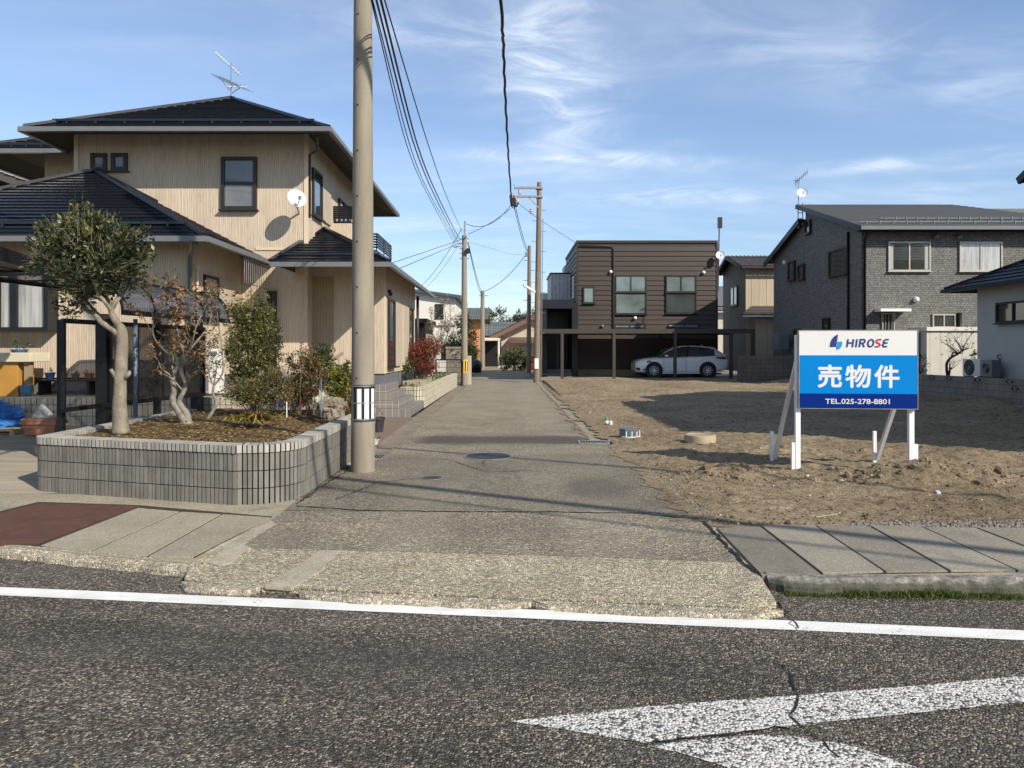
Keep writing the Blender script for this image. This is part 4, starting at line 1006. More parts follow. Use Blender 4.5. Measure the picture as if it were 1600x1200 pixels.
nm = N('smoked_roof'); nm.done((.075, .08, .095), .1, 0, .9); tb = nm.n('ShaderNodeBsdfTransparent'); tb.inputs[0].default_value = (.4, .4, .4, 1); ms = nm.n('ShaderNodeMixShader'); ms.inputs[0].default_value = .3; nm.L(nm.b.outputs[0], ms.inputs[1]); nm.L(tb.outputs[0], ms.inputs[2]); nm.L(ms.outputs[0], nm.t.nodes['Material Output'].inputs[0]); m_smkr = nm.mat
tr0, tr1 = .18, 1.04
mb = MB()
for k in range(len(arcp) - 1): mb.quad(RP(tr0, k), RP(tr1, k), RP(tr1, k + 1), RP(tr0, k + 1))
mb.build('roof_panel', m_smkr, sh, smooth=True)
mb = MB()
for t in (tr0, .4, .6, .8, tr1): mb.tube([RP(t, k) + Vector((0, 0, .01)) for k in range(len(arcp))], .022 if t < 1 else .03, 6)
mb.bar(RP(tr0, 0), RP(tr1, 0), .05, .07); mb.bar(RP(tr0, 8), RP(tr1, 8), .04, .05); mb.bar(RP(tr0, 10), RP(tr1, 10), .05, .07)
mb.build('roof_frame', m_black, sh)
c = P(.33, 0)
MB().tube([(c.x + .22, 10.1, .05), (c.x + .22, 10.1, 2.0)], .03, 10).thing('drain_pipe', plain('blue_pipe', (.09, .12, .155), .45, .15, 3), 'blue grey plastic pipe standing beside the black shelter post', 'pipe', smooth=True)
cp = T('carport', 'black flat carport roof at the left edge over the driveway', 'carport', (-9.5, 10.5, 0))
MB().slab([(-13, 9.6, 3.02), (-6.9, 9.2, 3.02), (-7.55, 11.5, 3.02), (-13, 11.9, 3.02)], .2).build('roof', m_black, cp)
mb = MB(); mb.bar((-13, 9.7, 2.79), (-6.95, 9.3, 2.79), .06, .1); mb.bar((-13, 11.8, 2.79), (-7.6, 11.4, 2.79), .06, .1)
for k in range(5): mb.bar((-12.5 + k * 1.2, 9.75 - .07 * k, 2.77), (-12.6 + k * 1.2, 11.7 - .07 * k, 2.77), .05, .05)
mb.build('rafters', m_smoke, cp)
for x, y in ((-9.6, 9.45), (-9.7, 11.6)): MB().box(x - .05, x + .05, y - .05, y + .05, 0, 2.74).build('post', m_black, cp)

# ================================================================ things in the driveway and on the terrace
n = N('blue_tarp'); p = n.pos(); n.bump(n.noise(p, 9, 6, .7), .8, .05); m_tarp = n.done(n.ramp(n.noise(p, 4, 4), [(.3, (.012, .10, .33)), (.7, (.02, .19, .52))]), .42, 0, .5)
mb = MB(); mb.blob((-9.0, 11.95, .33), (.9, .42, .36), 5, .30, 1.9, 2, -.12); mb.thing('blue_tarp', m_tarp, 'crumpled bright blue tarpaulin heaped at the left edge by the ribbed wall', 'tarpaulin', smooth=True)
m_pal = plain('pallet_wood', (.34, .27, .17), .85, .25, 8)
mb = MB()
for k in range(3): mb.box(-8.45, -7.95, 11.45 + .17 * k, 11.57 + .17 * k, .25, .28)
mb.box(-8.45, -8.38, 11.45, 11.91, .17, .249); mb.box(-8.02, -7.95, 11.45, 11.91, .17, .249)
mb.thing('wooden_pallet', m_pal, 'small pale wooden pallet under the edge of the blue tarpaulin', 'pallet')
m_terra = plain('terracotta', (.36, .15, .09), .7, .18, 6)
tc_ = at(69, 652, 11.5); tz = .19
def tub(name, w0, w1, d0, d1, z0, z1, label):
    mb = MB(); cx, cy = tc_.x, tc_.y
    lo = [(cx - w0, cy - d0, z0), (cx + w0, cy - d0, z0), (cx + w0, cy + d0, z0), (cx - w0, cy + d0, z0)]; hi = [(cx - w1, cy - d1, z1), (cx + w1, cy - d1, z1), (cx + w1, cy + d1, z1), (cx - w1, cy + d1, z1)]
    mb.hexa(lo + hi); o = mb.thing(name, m_terra, label, 'planter tub', 'terracotta tubs by the retaining wall', bevel=.012)
    rb = MB(); e = .018; rb.box(cx - w1 - e, cx + w1 + e, cy - d1 - e, cy + d1 + e, z1 - .045, z1 + .004); rb.build('rim', m_terra, o, bevel=.008)
tub('planter_tub', .235, .275, .12, .15, tz, tz + .22, 'terracotta plastic tub standing on the driveway, lowest of its nested stack')
tub('planter_tub', .255, .262, .13, .14, tz + .226, tz + .268, 'terracotta plastic tub nested on top of its stack under a clear bag')
n = N('clear_plastic'); p = n.pos(); n.bump(n.noise(p, 14, 5), .8, .04); n.done((.6, .58, .55), .2, 0, .5)
tb = n.n('ShaderNodeBsdfTransparent'); ms = n.n('ShaderNodeMixShader'); ms.inputs[0].default_value = .55; n.L(n.b.outputs[0], ms.inputs[1]); n.L(tb.outputs[0], ms.inputs[2]); n.L(ms.outputs[0], n.t.nodes['Material Output'].inputs[0])
mb = MB(); mb.lathe([(.17, 0), (.16, .05), (.10, .13), (.05, .2), (.03, .26), (.045, .31)], (tc_.x - .01, tc_.y, tz + .275), 14)
mb.v = [(x + .02 * noise.noise(Vector((x * 9, y * 9, z * 9))), y + .02 * noise.noise(Vector((x * 9, z * 9, 4))), z) for x, y, z in mb.v]
mb.thing('plastic_bag', n.mat, 'clear crumpled plastic bag standing on the terracotta tubs', 'bag', smooth=True)
# sink on an ochre cabinet
sk_y = 12.95; sa, sb = at(0, 622, sk_y), at(28, 566, sk_y)
MB().box(-9.9, sb.x, sk_y, sk_y + .45, .72, sb.z).thing('cabinet', plain('ochre_panel', (.42, .22, .045), .6, .12, 4), 'ochre yellow cabinet carrying a cream sink at the left edge', 'cabinet', bevel=.01)
s0, s1 = at(51, 566, sk_y), at(51, 551, sk_y); rt = T('sink', 'cream garden sink basin resting on the ochre cabinet', 'sink', (s0.x - .6, sk_y + .2, s0.z + .003))
m_sink = plain('sink_cream', (.56, .51, .38), .45, .08, 3)
mb = MB(); z0, z1 = s0.z + .004, s1.z
mb.box(-9.9, s0.x, sk_y - .07, sk_y - .02, z0, z1); mb.box(-9.9, s0.x, sk_y + .45, sk_y + .5, z0, z1); mb.box(s0.x - .05, s0.x, sk_y - .02, sk_y + .45, z0, z1); mb.box(-9.9, s0.x - .05, sk_y - .02, sk_y + .45, z0, z0 + .05)
mb.build('basin', m_sink, rt, bevel=.012)
for x in (s0.x - .12,): MB().box(x - .05, x + .05, sk_y + .02, sk_y + .12, .72, z0 - .001).build('leg', plain('sink_leg', (.3, .22, .13), .8), rt)
# shelf with little pots under the wing wall
mb = MB(); y0 = 13.2
rt = T('plant_shelf', 'long dark shelf of flowerpots along the foot of the wing wall', 'shelf', (-7.9, 13.3, .72))
mb.box(-8.75, -6.9, y0, y0 + .35, .98, 1.005); mb.build('board', m_smoke, rt)
for x in (-8.7, -7.8, -6.95): MB().box(x - .025, x + .025, y0 + .02, y0 + .33, .72, .979).build('leg', m_smoke, rt)
m_pot = [plain('pot_red', (.22, .075, .05), .6), plain('pot_dark', (.03, .03, .034), .6), plain('pot_blue', (.06, .15, .28), .5), plain('pot_white', (.6, .6, .57), .5), plain('pot_brown', (.12, .08, .055), .6)]
m_lf = [leafmat('leaf_dark', (.028, .05, .016), .5, .35), leafmat('leaf_mid', (.05, .085, .022), .5, .35), leafmat('leaf_olive', (.11, .115, .032), .4, .4)]
m_stem = plain('stem_brown', (.13, .095, .065), .85, .25, 8)
def pot(loc, r, h, mat, label, leaves=True, group=None, lm=None, ht=.12, n=26):
    rt = T('flowerpot', label, 'flowerpot', loc, group); loc = Vector(loc)
    MB().lathe([(r * .72, 0), (r * .95, h * .86), (r * 1.06, h * .86), (r * 1.06, h), (r * .9, h), (r * .88, h * .9), (.0001, h * .9)], loc, 14).build('pot', mat, rt, auto=40)
    if leaves:
        f = MB(); crown(f, [(loc + Vector((0, 0, h + ht * .5)), (r * 1.1, r * 1.1, ht * .6))], n, .055, .028, .04, 7, .3, .5, 3); f.build('foliage', lm or m_lf, rt)
    return rt
row = [(-8.6, 2, .09, 'blue pot at the left end of the dark shelf'), (-8.35, 0, .08, 'small red pot second from the left end of the dark shelf'), (-8.12, 4, .075, 'brown pot left of the middle leg of the dark shelf'), (-7.86, 0, .085, 'red pot above the middle leg of the dark shelf'),
       (-7.55, 1, .08, 'black pot right of the middle leg of the dark shelf'), (-7.32, 3, .06, 'small white pot on the dark shelf next to the black one'), (-7.08, 4, .08, 'brown pot at the right end of the dark shelf')]
for x, mi, r, lab in row: pot((x, y0 + .17, 1.006), r, r * 1.5, m_pot[mi], lab, True, 'pots on the dark shelf', ht=.05, n=14)
pot((at(24, 550, 12.99).x, 13.1, z1 - .07), .14, .13, m_pot[2], 'bluish pot with drooping grey green leaves standing in the cream sink', True, None, m_lf, .16, 60)
pot((at(38, 610, 12.9).x, 12.95, .722), .11, .2, m_pot[2], 'blue bucket like pot on the terrace beside the ochre cabinet', False)
pot((at(365, 640, 12.85).x + .1, 12.9, .722), .14, .22, m_pot[4], 'brown glazed pot on the terrace beside the white outdoor unit', True, None, m_lf, .1, 30)
# white outdoor unit (heat pump)
m_ac = plain('appliance_white', (.66, .64, .59), .5, .06, 2)
def acunit(loc, w, d, h, label, mat=None, group=None, rz=0):
    rt = T('outdoor_unit', label, 'outdoor unit', loc, group, rz); x = y = z = 0.0
    MB().box(x, x + w, y, y + d, z + .05, z + h).build('casing', mat or m_ac, rt, local=True, bevel=.012)
    for xa in (x + .05, x + w - .12): MB().box(xa, xa + .07, y, y + d, z, z + .049).build('foot', m_bronze, rt, local=True)
    mb = MB(); c = Vector((x + w * .4, y - .004, z + .05 + (h - .05) * .5)); r = min(w * .36, h * .42)
    for k in range(1, 7): q = r * k / 6; mb.lathe([(q - .008, -.004), (q, -.012), (q + .004, -.004)], c, 22, 'y', False)
    mb.lathe([(r * .25, -.008), (.0001, -.012)], c, 16, 'y'); mb.build('fan_grille', m_gutr, rt, local=True)
    mb = MB(); mb.lathe([(r * 1.03, -.0015), (.0001, -.002)], c, 22, 'y'); mb.build('fan_opening', m_smoke, rt, local=True)
    return rt
w_ = T('water_heater', 'tall white outdoor heat pump beside the smoked shelter', 'heat pump', (at(336, 0, 13.1).x, 13.2, .72))
xa_, xb_ = xx(325, 13.1), xx(341, 13.1)
MB().box(xa_, xb_, 13.1, 13.4, .75, zz(545, 13.1)).build('casing', m_ac, w_, bevel=.015)
mb = MB(); mb.box(xa_ + .02, xb_ - .02, 13.085, 13.099, zz(553, 13.1), zz(549, 13.1)); mb.box(xb_ - .1, xb_ - .04, 13.08, 13.099, zz(556, 13.1), zz(553.5, 13.1)); mb.build('panel_trim', m_gutr, w_)
mb = MB(); mb.box(xa_ + .03, xb_ - .03, 13.13, 13.38, .722, .749); mb.build('base', m_found, w_)

# ================================================================ plants of the corner planter
m_bark = plain('pale_bark', (.205, .175, .13), .9, .5, 9, bump=.9, bsc=35, streak=.25)
m_bark2 = plain('grey_bark', (.21, .185, .15), .9, .45, 14, bump=.9, bsc=45)
m_cam = [leafmat('camellia_leaf', (.034, .050, .017), .5, .25), leafmat('camellia_mid', (.058, .076, .024), .5, .28), leafmat('camellia_new', (.16, .15, .05), .4, .3)]
Y = 8.35
q = lambda px, py, dy=0: at(px, py, Y + dy)
st = [([q(189, 678), q(187, 640), q(188, 600), q(190, 560), q(191, 520), q(186, 508)], [.1, .078, .072, .068, .06, .046]),
      ([q(188, 524), q(172, 512), q(158, 503), q(148, 490, .05), q(135, 484, .1), q(122, 462, .1), q(110, 430, .1)], [.04, .036, .032, .03, .024, .018, .01]),
      ([q(187, 510), q(178, 497, -.05), q(174, 484), q(182, 470), q(190, 462, .1), q(204, 440, .1)], [.048, .04, .034, .028, .022, .012]),
      ([q(176, 488), q(164, 472, -.1), q(152, 456, -.1), q(140, 420, -.2)], [.03, .025, .02, .01]), ([q(178, 480), q(160, 450, .2), q(165, 400, .2)], [.025, .02, .01]),
      ([q(176, 492), q(165, 495, .2), q(150, 488, .3), q(120, 450, .35)], [.03, .025, .02, .01]),
      ([q(183, 592), q(176, 582, -.05), q(173, 577, -.07)], [.03, .026, .022]), ([q(193, 592), q(200, 586, -.04), q(202, 581)], [.03, .026, .02])]
blobs = [(q(px, py, dy), (r * 1.15, r, r * .95)) for px, py, dy, r in ((140, 430, -.1, .30), (108, 415, .05, .26), (80, 398, -.1, .2), (92, 365, .1, .2), (125, 372, -.15, .24), (160, 365, .1, .25), (190, 375, -.1, .22), (212, 395, .05, .15), (196, 422, .0, .2), (165, 410, -.25, .24),
         (122, 462, -.05, .17), (108, 482, .0, .09), (170, 446, .1, .15), (78, 372, .0, .12), (66, 415, .1, .12), (118, 440, .25, .2), (208, 365, .05, .12), (140, 348, .05, .16), (150, 395, .3, .3), (205, 445, .0, .09))]
rt = plant('camellia_tree', 'glossy dark green camellia with a thick pale trunk at the planter front', 'tree', q(189, 678), [s for s in st], blobs, m_cam, 6800, .064, .034, m_bark, .08, 8, None, .6, .25, 'crown')
mb = MB()
for k in range(34):
    t = (k + .5) / 34; px = 62 + 166 * t + R.uniform(-6, 6); py = 392 - 48 * math.sin(math.pi * min(1, .12 + t * .9)) + R.uniform(-6, 10)
    a = q(px + (140 - px) * .12, py + 26, R.uniform(-.3, .3)); b = a + Vector((R.uniform(-.03, .03), R.uniform(-.03, .03), R.uniform(.22, .42) * (1.2 if .2 < t < .5 else .8)))
    for i in range(15):
        mb.mi = 2 if R.random() < .6 else 1; u = R.random(); leaf(mb, a.lerp(b, u), (rv() + Vector((0, 0, .9))).normalized(), rv().normalized(), .055, .027)
    mb.mi = 2; mb.tube([a - Vector((0, 0, .1)), b], .004, 3, .002)
mb.build('foliage', m_cam, rt)

def branchy(name, label, base, Y, main, n_sub, mats, nl, ln, w, cat='tree', group=None, bark=None, droop=0, tips=None, seed=3):
    """Gnarled small tree: main limbs given, sub-branches grown from them, leaves hung at the tips."""
    rr = random.Random(seed); rt = T(name, label, cat, base, group); tr = MB(); ends = []
    for pts, rad in main:
        limb(tr, pts, rad); ends.append((Vector(pts[-1]), Vector(pts[-1]) - Vector(pts[-2]), rad[-1] if isinstance(rad, list) else rad))
        for k in range(n_sub):
            i = rr.randint(max(1, len(pts) // 2), len(pts) - 1); p = Vector(pts[i]); ends.append((p, Vector((rr.uniform(-1, 1), rr.uniform(-.8, .8), rr.uniform(.1, 1))) * .1, (rad[i] if isinstance(rad, list) else rad) * .6))
    tipl = []
    for p, d, r in ends:
        d = d.normalized()
        for lev in range(3):
            q_ = p + d * rr.uniform(.08, .17) + Vector((rr.uniform(-.04, .04), rr.uniform(-.04, .04), rr.uniform(-.01, .05))); tr.tube([p, p.lerp(q_, .5) + Vector((rr.uniform(-.015, .015), 0, rr.uniform(-.015, .015))), q_], max(.0035, r * (.8 - .22 * lev)), 4, max(.0025, r * (.6 - .2 * lev)))
            d = (q_ - p).normalized() + Vector((rr.uniform(-.7, .7), rr.uniform(-.7, .7), rr.uniform(-.2, .5))); d.normalize(); p = q_
            e = p + Vector((rr.uniform(-.12, .12), rr.uniform(-.12, .12), rr.uniform(.0, .12))); tr.tube([p, e], .0035, 3, .002); tipl.append(e)
        tipl.append(p)
    tr.build('trunk', bark or m_bark2, rt, smooth=True)
    f = MB()
    for i in range(nl):
        e = tipl[rr.randrange(len(tipl))]; f.mi = min(len(mats) - 1, int(rr.random() * len(mats)))
        if tips and not tips(e, rr): continue
        p = e + Vector((rr.gauss(0, .035), rr.gauss(0, .035), rr.gauss(-.01, .03))); dd = Vector((rr.uniform(-1, 1), rr.uniform(-1, 1), rr.uniform(-.9, .6) - droop)).normalized()
        leaf(f, p, dd, rv().normalized(), ln * rr.uniform(.7, 1.3), w * rr.uniform(.7, 1.3))
    f.build('crown', mats, rt)
    return rt
Y = 9.25
m_rust_l = [leafmat('leaf_rust', (.30, .12, .04), .45), leafmat('leaf_brown', (.14, .07, .03), .4), leafmat('leaf_olive_brown', (.12, .105, .03), .4)]
main = [([q(297, 668), q(288, 655), q(278, 640), q(270, 625), q(272, 612), q(270, 592), q(276, 575), q(281, 572)], [.075, .06, .05, .042, .036, .03, .028, .026]),
        ([q(295, 664), q(292, 648), q(283, 634), q(280, 626), q(287, 612), q(290, 600), q(284, 584), q(281, 570)], [.05, .045, .038, .034, .03, .028, .028, .03]),
        ([q(281, 572), q(272, 566), q(266, 556), q(256, 546, -.05), q(245, 535, -.05), q(239, 520, -.1), q(240, 500, -.1), q(236, 484, -.1)], [.026, .022, .018, .015, .012, .010, .008, .006]),
        ([q(281, 572), q(286, 555), q(282, 535, .05), q(276, 512, .1), q(270, 490, .1)], [.022, .018, .014, .01, .007]), ([q(281, 572), q(292, 552, .1), q(300, 536), q(306, 512, -.1), q(315, 492, -.1)], [.02, .016, .012, .01, .006]),
        ([q(292, 552, .1), q(312, 528, .1), q(326, 510, .2), q(330, 490, .2)], [.015, .012, .009, .006])]
branchy('gnarled_tree', 'gnarled grey shrub with rusty dry leaves in front of the smoked screen', q(297, 668), Y, main, 5, m_rust_l, 1250, .058, .028)
Y = 9.6
main = [([q(322, 672), q(325, 655), q(331, 645), q(338, 630), q(333, 615), q(334, 602)], [.03, .026, .024, .02, .018, .015]), ([q(334, 602), q(343, 592), q(349, 578), q(348, 556), q(345, 530), q(340, 500)], [.015, .013, .012, .010, .008, .006]), ([q(334, 602), q(328, 590), q(326, 575)], [.012, .009, .006])]
branchy('slender_tree', 'slender crooked sapling with pale stem between gnarled shrub and green column', q(322, 672), Y, main, 4, [m_lf[1], m_lf[2], m_rust_l[1]], 420, .06, .022, seed=5)
m_col = [leafmat('box_leaf', (.15, .16, .045), .5, .4), leafmat('box_light', (.19, .18, .055), .4, .4), leafmat('box_dark', (.065, .078, .025), .5, .4)]
Y = 10.4
plant('columnar_shrub', 'tall dense green shrub growing as a column behind the planter centre', 'shrub', q(395, 660), [(wob(q(395, 660), q(398, 480), 5, .03), .03), (wob(q(392, 640), q(385, 520), 4, .03), .02), (wob(q(398, 640), q(412, 520), 4, .03), .02)],
      [(q(394, 484), (.30, .26, .24)), (q(385, 515), (.27, .26, .3)), (q(408, 520), (.26, .26, .34)), (q(392, 555), (.34, .28, .32)), (q(402, 590), (.31, .28, .3)), (q(372, 545, -.2), (.16, .16, .2)), (q(384, 600), (.24, .24, .28)), (q(421, 545), (.13, .2, .4))], m_col, 15000, .038, .021, m_stem, .055, 10, None, .4, .5)
m_naz = [leafmat('spirea_leaf', (.17, .165, .045), .5, .5), leafmat('spirea_dark', (.075, .085, .028), .5, .5), leafmat('spirea_rust', (.17, .10, .03), .4, .5)]
Y = 9.9
plant('spreading_shrub', 'wide olive green shrub with fanning thin stems in front of the column', 'shrub', q(402, 650), [(wob(q(402 + k * 2, 650), q(402 + k * 17, 600 - 6 * abs(k)), 3, .02), .010) for k in range(-4, 5)],
      [(q(402, 610), (.40, .26, .13)), (q(372, 616), (.16, .18, .1)), (q(438, 604), (.19, .18, .16)), (q(426, 588), (.16, .16, .12)), (q(395, 624), (.34, .22, .07)), (q(446, 620), (.1, .12, .08))], m_naz, 4200, .036, .017, m_stem, .06, 9, None, .5, .3)
m_yel = [leafmat('hosta_yellow', (.34, .26, .04), .4, .5), leafmat('hosta_green', (.16, .18, .03), .4, .5), leafmat('hosta_orange', (.36, .17, .03), .4, .5)]
Y = 8.95
rt = T('yellow_plant', 'low clump of yellowing strap leaves on the planter soil', 'plant', q(402, 662)); f = MB()
for i in range(150):
    a = R.uniform(0, 6.28); b = q(398 + R.gauss(0, 16), 655 + R.uniform(-4, 4), R.uniform(-.1, .1)); d = Vector((math.cos(a) * 1.1, math.sin(a), R.uniform(.15, .8))).normalized(); f.mi = int(R.random() * 3); L = R.uniform(.13, .27)
    m = b + d * L * .6; e = m + (d + Vector((0, 0, -.9))).normalized() * L * .5; sdv = d.cross(Vector((0, 0, 1))).normalized() * .016
    f.add([b - sdv * .4, b + sdv * .4, m + sdv, m - sdv, e], [(0, 1, 2, 3), (3, 2, 4)])
f.build('foliage', m_yel, rt)
Y = 10.9
m_nan = [leafmat('nandina_green', (.11, .12, .035), .5, .45), leafmat('nandina_yellow', (.26, .24, .03), .4, .45), leafmat('nandina_red', (.30, .09, .03), .4, .45), leafmat('nandina_dark', (.035, .05, .018), .5, .4)]
def stems(px, py, k, sp, top): return [(wob(q(px + R.uniform(-4, 4), py), q(px + R.uniform(-sp, sp), top + R.uniform(-8, 18)), 4, .02), .009) for _ in range(k)]
plant('nandina_shrub', 'loose shrub of thin upright stems in front of the cream wall', 'shrub', q(486, 655), stems(486, 655, 7, 26, 555), [(q(478, 575), (.26, .22, .24)), (q(488, 600), (.3, .22, .22)), (q(470, 605), (.22, .2, .16)), (q(492, 560), (.14, .14, .14))], [m_nan[0], m_naz[1], m_naz[0], m_nan[2]], 2600, .055, .022, m_stem, .07, 7, None, .3, .3)
plant('red_nandina', 'low shrub with orange red tips between spreading shrub and rock', 'shrub', q(466, 650), stems(466, 650, 6, 14, 600), [(q(466, 613), (.2, .18, .12)), (q(455, 600), (.14, .14, .1))], [m_nan[2], m_yel[2], m_nan[0]], 900, .05, .022, m_stem, .06, 7, None, .3, .3)
Y = 11.2
plant('yellow_nandina', 'bright yellow green leafy shrub left of the near utility pole', 'shrub', q(528, 650), stems(528, 650, 6, 20, 575), [(q(530, 598), (.24, .22, .24)), (q(540, 622), (.16, .18, .2)), (q(517, 590), (.16, .16, .18)), (q(541, 580), (.1, .12, .14))], [m_nan[1], m_nan[0], m_yel[1]], 1700, .065, .036, m_stem, .07, 7, None, .3, .35)
plant('rusty_nandina', 'rust coloured sparse shrub hard against the utility pole', 'shrub', q(546, 650), stems(546, 650, 4, 6, 600), [(q(548, 612), (.12, .16, .2)), (q(545, 636), (.14, .14, .1))], [m_nan[2], m_rust_l[1], m_yel[2]], 240, .05, .022, m_stem, .06, 7, None, .3, .35)
Y = 11.6
plant('dark_conifer', 'dark needle shrub rising before the porch recess of the house', 'shrub', q(498, 630), stems(498, 630, 4, 12, 555), [(q(498, 570), (.2, .2, .22)), (q(506, 555), (.14, .14, .12))], [m_lf[0], m_lf[0], m_lf[1]], 1200, .08, .02, m_stem, .07, 8, None, .5, .3)
Y = 10.6
plant('thin_creeper', 'thin upright twig with tiny leaves against the cream wall', 'plant', q(436, 640), [(wob(q(436, 640), q(437, 512), 8, .02), .006), (wob(q(438, 610), q(460, 545), 4, .02), .005)], [(q(437, 530), (.03, .03, .16)), (q(438, 565), (.06, .05, .14)), (q(450, 560), (.12, .05, .08))], [m_naz[1], m_naz[0]], 110, .045, .02, m_stem, .05, 5, None, .3, .2)
plant('thin_creeper', 'tall bare stake plant standing behind the nandina stems', 'plant', q(470, 640), [(wob(q(470, 640), q(470, 522), 6, .015), .006), (wob(q(470, 600), q(478, 540), 4, .02), .005)], [(q(470, 550), (.06, .05, .16))], [m_naz[1], m_naz[2]], 60, .04, .018, m_stem, .05, 5, None, .3, .2)
m_rock = plain('garden_rock', (.2, .165, .125), .9, .6, 9, bump=.9, bsc=30)
MB().blob(at(519, 638, 10.3) + Vector((0, 0, .0)), (.19, .17, .17), 4, .4, 1.6, 11).thing('garden_rock', m_rock, 'mottled rounded garden rock beside the utility pole', 'rock')
MB().blob(at(501, 635, 10.6), (.07, .09, .22), 3, .35, 1.9, 5).thing('garden_rock', plain('pale_rock', (.36, .36, .26), .9, .3, 9, bump=.8, bsc=30), 'pale upright pointed stone leaning left of the mottled rock', 'rock')
for px, py, ptop, lab in ((448, 652, 628, 'short thin white stake at the back of the planter soil'), (502, 652, 592, 'taller thin pale stake in front of the garden rocks')):
    MB().tube([at(px, py, 9.8), at(px, ptop, 9.8)], .007, 6).thing('plant_stake', m_white, lab, 'stake')
MB().slab([at(438, 632, 11.2) + Vector((0, -.25, 0)), at(500, 632, 11.2) + Vector((0, -.25, 0)), at(478, 618, 11.2) + Vector((0, .2, .05)), at(452, 616, 11.2) + Vector((0, .2, .05))], .06).thing('flat_stone', plain('flat_stone', (.3, .26, .23), .85, .2, 6), 'flat pinkish grey stone slab lying at the back of the planter', 'stone')
MB().lathe([(.055, -.004), (.055, .004), (.05, .008), (.0001, .008)], at(446, 588, 11.4), 18, 'y').thing('round_plaque', plain('blue_white', (.42, .5, .62), .4, .6, 60), 'small round blue and white ornament in the planter shrubs', 'ornament')

# ================================================================ beyond the pole: potted plant, bench, second planter plants, gate
pot(gr(590, 675), .14, .28, m_pot[1], 'dark square pot with orange flower at the foot of the steps', True, None, [m_nan[2], m_yel[2], m_lf[1]], .12, 26)
pot((gr(590, 690).x, 11.65, .0), .11, .1, m_pot[3], 'white low pot with pale green bits behind the utility pole', True, None, [leafmat('mint', (.3, .45, .36), .4), m_lf[2], m_nan[2]], .1, 24)
z2 = .52
def pb(px, w, label, h=.2, Yb=20.2, hz=.72):
    x = xx(px, Yb); rt = T('planter_box', label, 'planter box', (x, Yb, hz), 'black boxes on the ledge beside the steps'); r = w / 2
    MB().hexa([(x - r * .85, Yb - .1, hz), (x + r * .85, Yb - .1, hz), (x + r * .85, Yb + .1, hz), (x - r * .85, Yb + .1, hz), (x - r, Yb - .13, hz + h), (x + r, Yb - .13, hz + h), (x + r, Yb + .13, hz + h), (x - r, Yb + .13, hz + h)]).build('box', m_pot[1], rt, bevel=.01)
    f = MB(); crown(f, [(Vector((x, Yb, hz + h + .18)), (r * .9, .16, .24))], 150, .09, .04, .08, 7, .2, .5, 3); f.build('foliage', m_lf, rt)
MB().box(-2.92, -2.36, 19.9, 22.4, .55, .71).thing('ledge', m_conc, 'pale concrete ledge carrying black planter boxes beside the steps', 'ledge')
pb(638, .32, 'black planter box with leafy plant nearer the red shrub', Yb=20.6); pb(655, .26, 'black planter box furthest along the ledge, partly behind red twigs', Yb=22.0); pb(632, .2, 'black planter box nearest the steps on the ledge', Yb=20.1, h=.16)
m_red = [leafmat('maple_red', (.22, .035, .022), .5, .5), leafmat('maple_dark', (.12, .022, .018), .5, .5), leafmat('maple_orange', (.3, .10, .04), .4, .5)]
Y = 21.0
plant('red_shrub', 'rounded crimson leaved shrub in the long planter by the lane', 'shrub', q(659, 600), [(wob(q(659 + k, 602), q(659 + 6 * k, 560), 4, .04), .02) for k in range(-3, 4)], [(q(652, 556), (.4, .4, .4)), (q(672, 546), (.32, .35, .32)), (q(640, 552), (.26, .3, .3)), (q(668, 574), (.3, .3, .14))], m_red, 6500, .055, .026, m_stem, .09, 9, None, .3, .4)
Y = 26
main = [([q(674, 598), q(676, 575), q(680, 555), q(686, 535), q(690, 515)], [.05, .04, .035, .03, .02]), ([q(680, 555), q(690, 540), q(700, 520), q(704, 495)], [.03, .025, .02, .012]), ([q(684, 540), q(676, 520), q(674, 498)], [.025, .018, .012]), ([q(686, 535), q(696, 510), q(694, 480)], [.02, .015, .01]), ([q(690, 540), q(704, 528), q(711, 505)], [.02, .015, .01])]
branchy('bare_tree', 'pale pinkish nearly bare tree behind the crimson shrub', q(674, 598), Y, main, 12, [leafmat('pink_leaf', (.42, .26, .2), .4), leafmat('tan_leaf', (.3, .22, .1), .4), m_lf[2]], 900, .06, .026, seed=9, bark=m_bark)
f = MB()
for i in range(900):
    x = R.uniform(-2.9, -2.4); y = 19.5 + 10.5 * R.random(); f.mi = int(R.random() * 3); leaf(f, Vector((x, y, .52 + R.uniform(0, .12))), (rv() + Vector((0, 0, .5))).normalized(), rv().normalized(), .09, .05)
o = f.build('ground_cover', [m_lf[1], m_lf[2], leafmat('pale_cover', (.3, .28, .15), .3)]); tag(o, 'low pale green ground cover filling the long planter', 'ground cover', kind='stuff')
# black mesh gate and garden wall behind
gt = T('mesh_gate', 'black mesh garden gate beyond the long planter', 'gate', (xx(703, 31.2), 31.2, .1)); Yg = 31.3; ga, gb = xx(681, Yg), xx(722, Yg); g0, g1 = zz(602, Yg), zz(562, Yg)
mb = MB(); mb.bar((ga, Yg, g0), (ga, Yg, g1), .06); mb.bar((gb, Yg, g0), (gb, Yg, g1), .06); mb.bar((ga, Yg, g1), (gb, Yg, g1), .05); mb.bar((ga, Yg, g0 + .05), (gb, Yg, g0 + .05), .05); mb.build('frame', m_black, gt)
mb = MB()
for k in range(17): x = ga + (gb - ga) * (k + .5) / 17; mb.tube([(x, Yg, g0 + .05), (x, Yg, g1)], .008, 4)
for k in range(5): z = g0 + (g1 - g0) * (k + .5) / 5; mb.tube([(ga, Yg, z), (gb, Yg, z)], .008, 4)
mb.build('bars', m_black, gt)
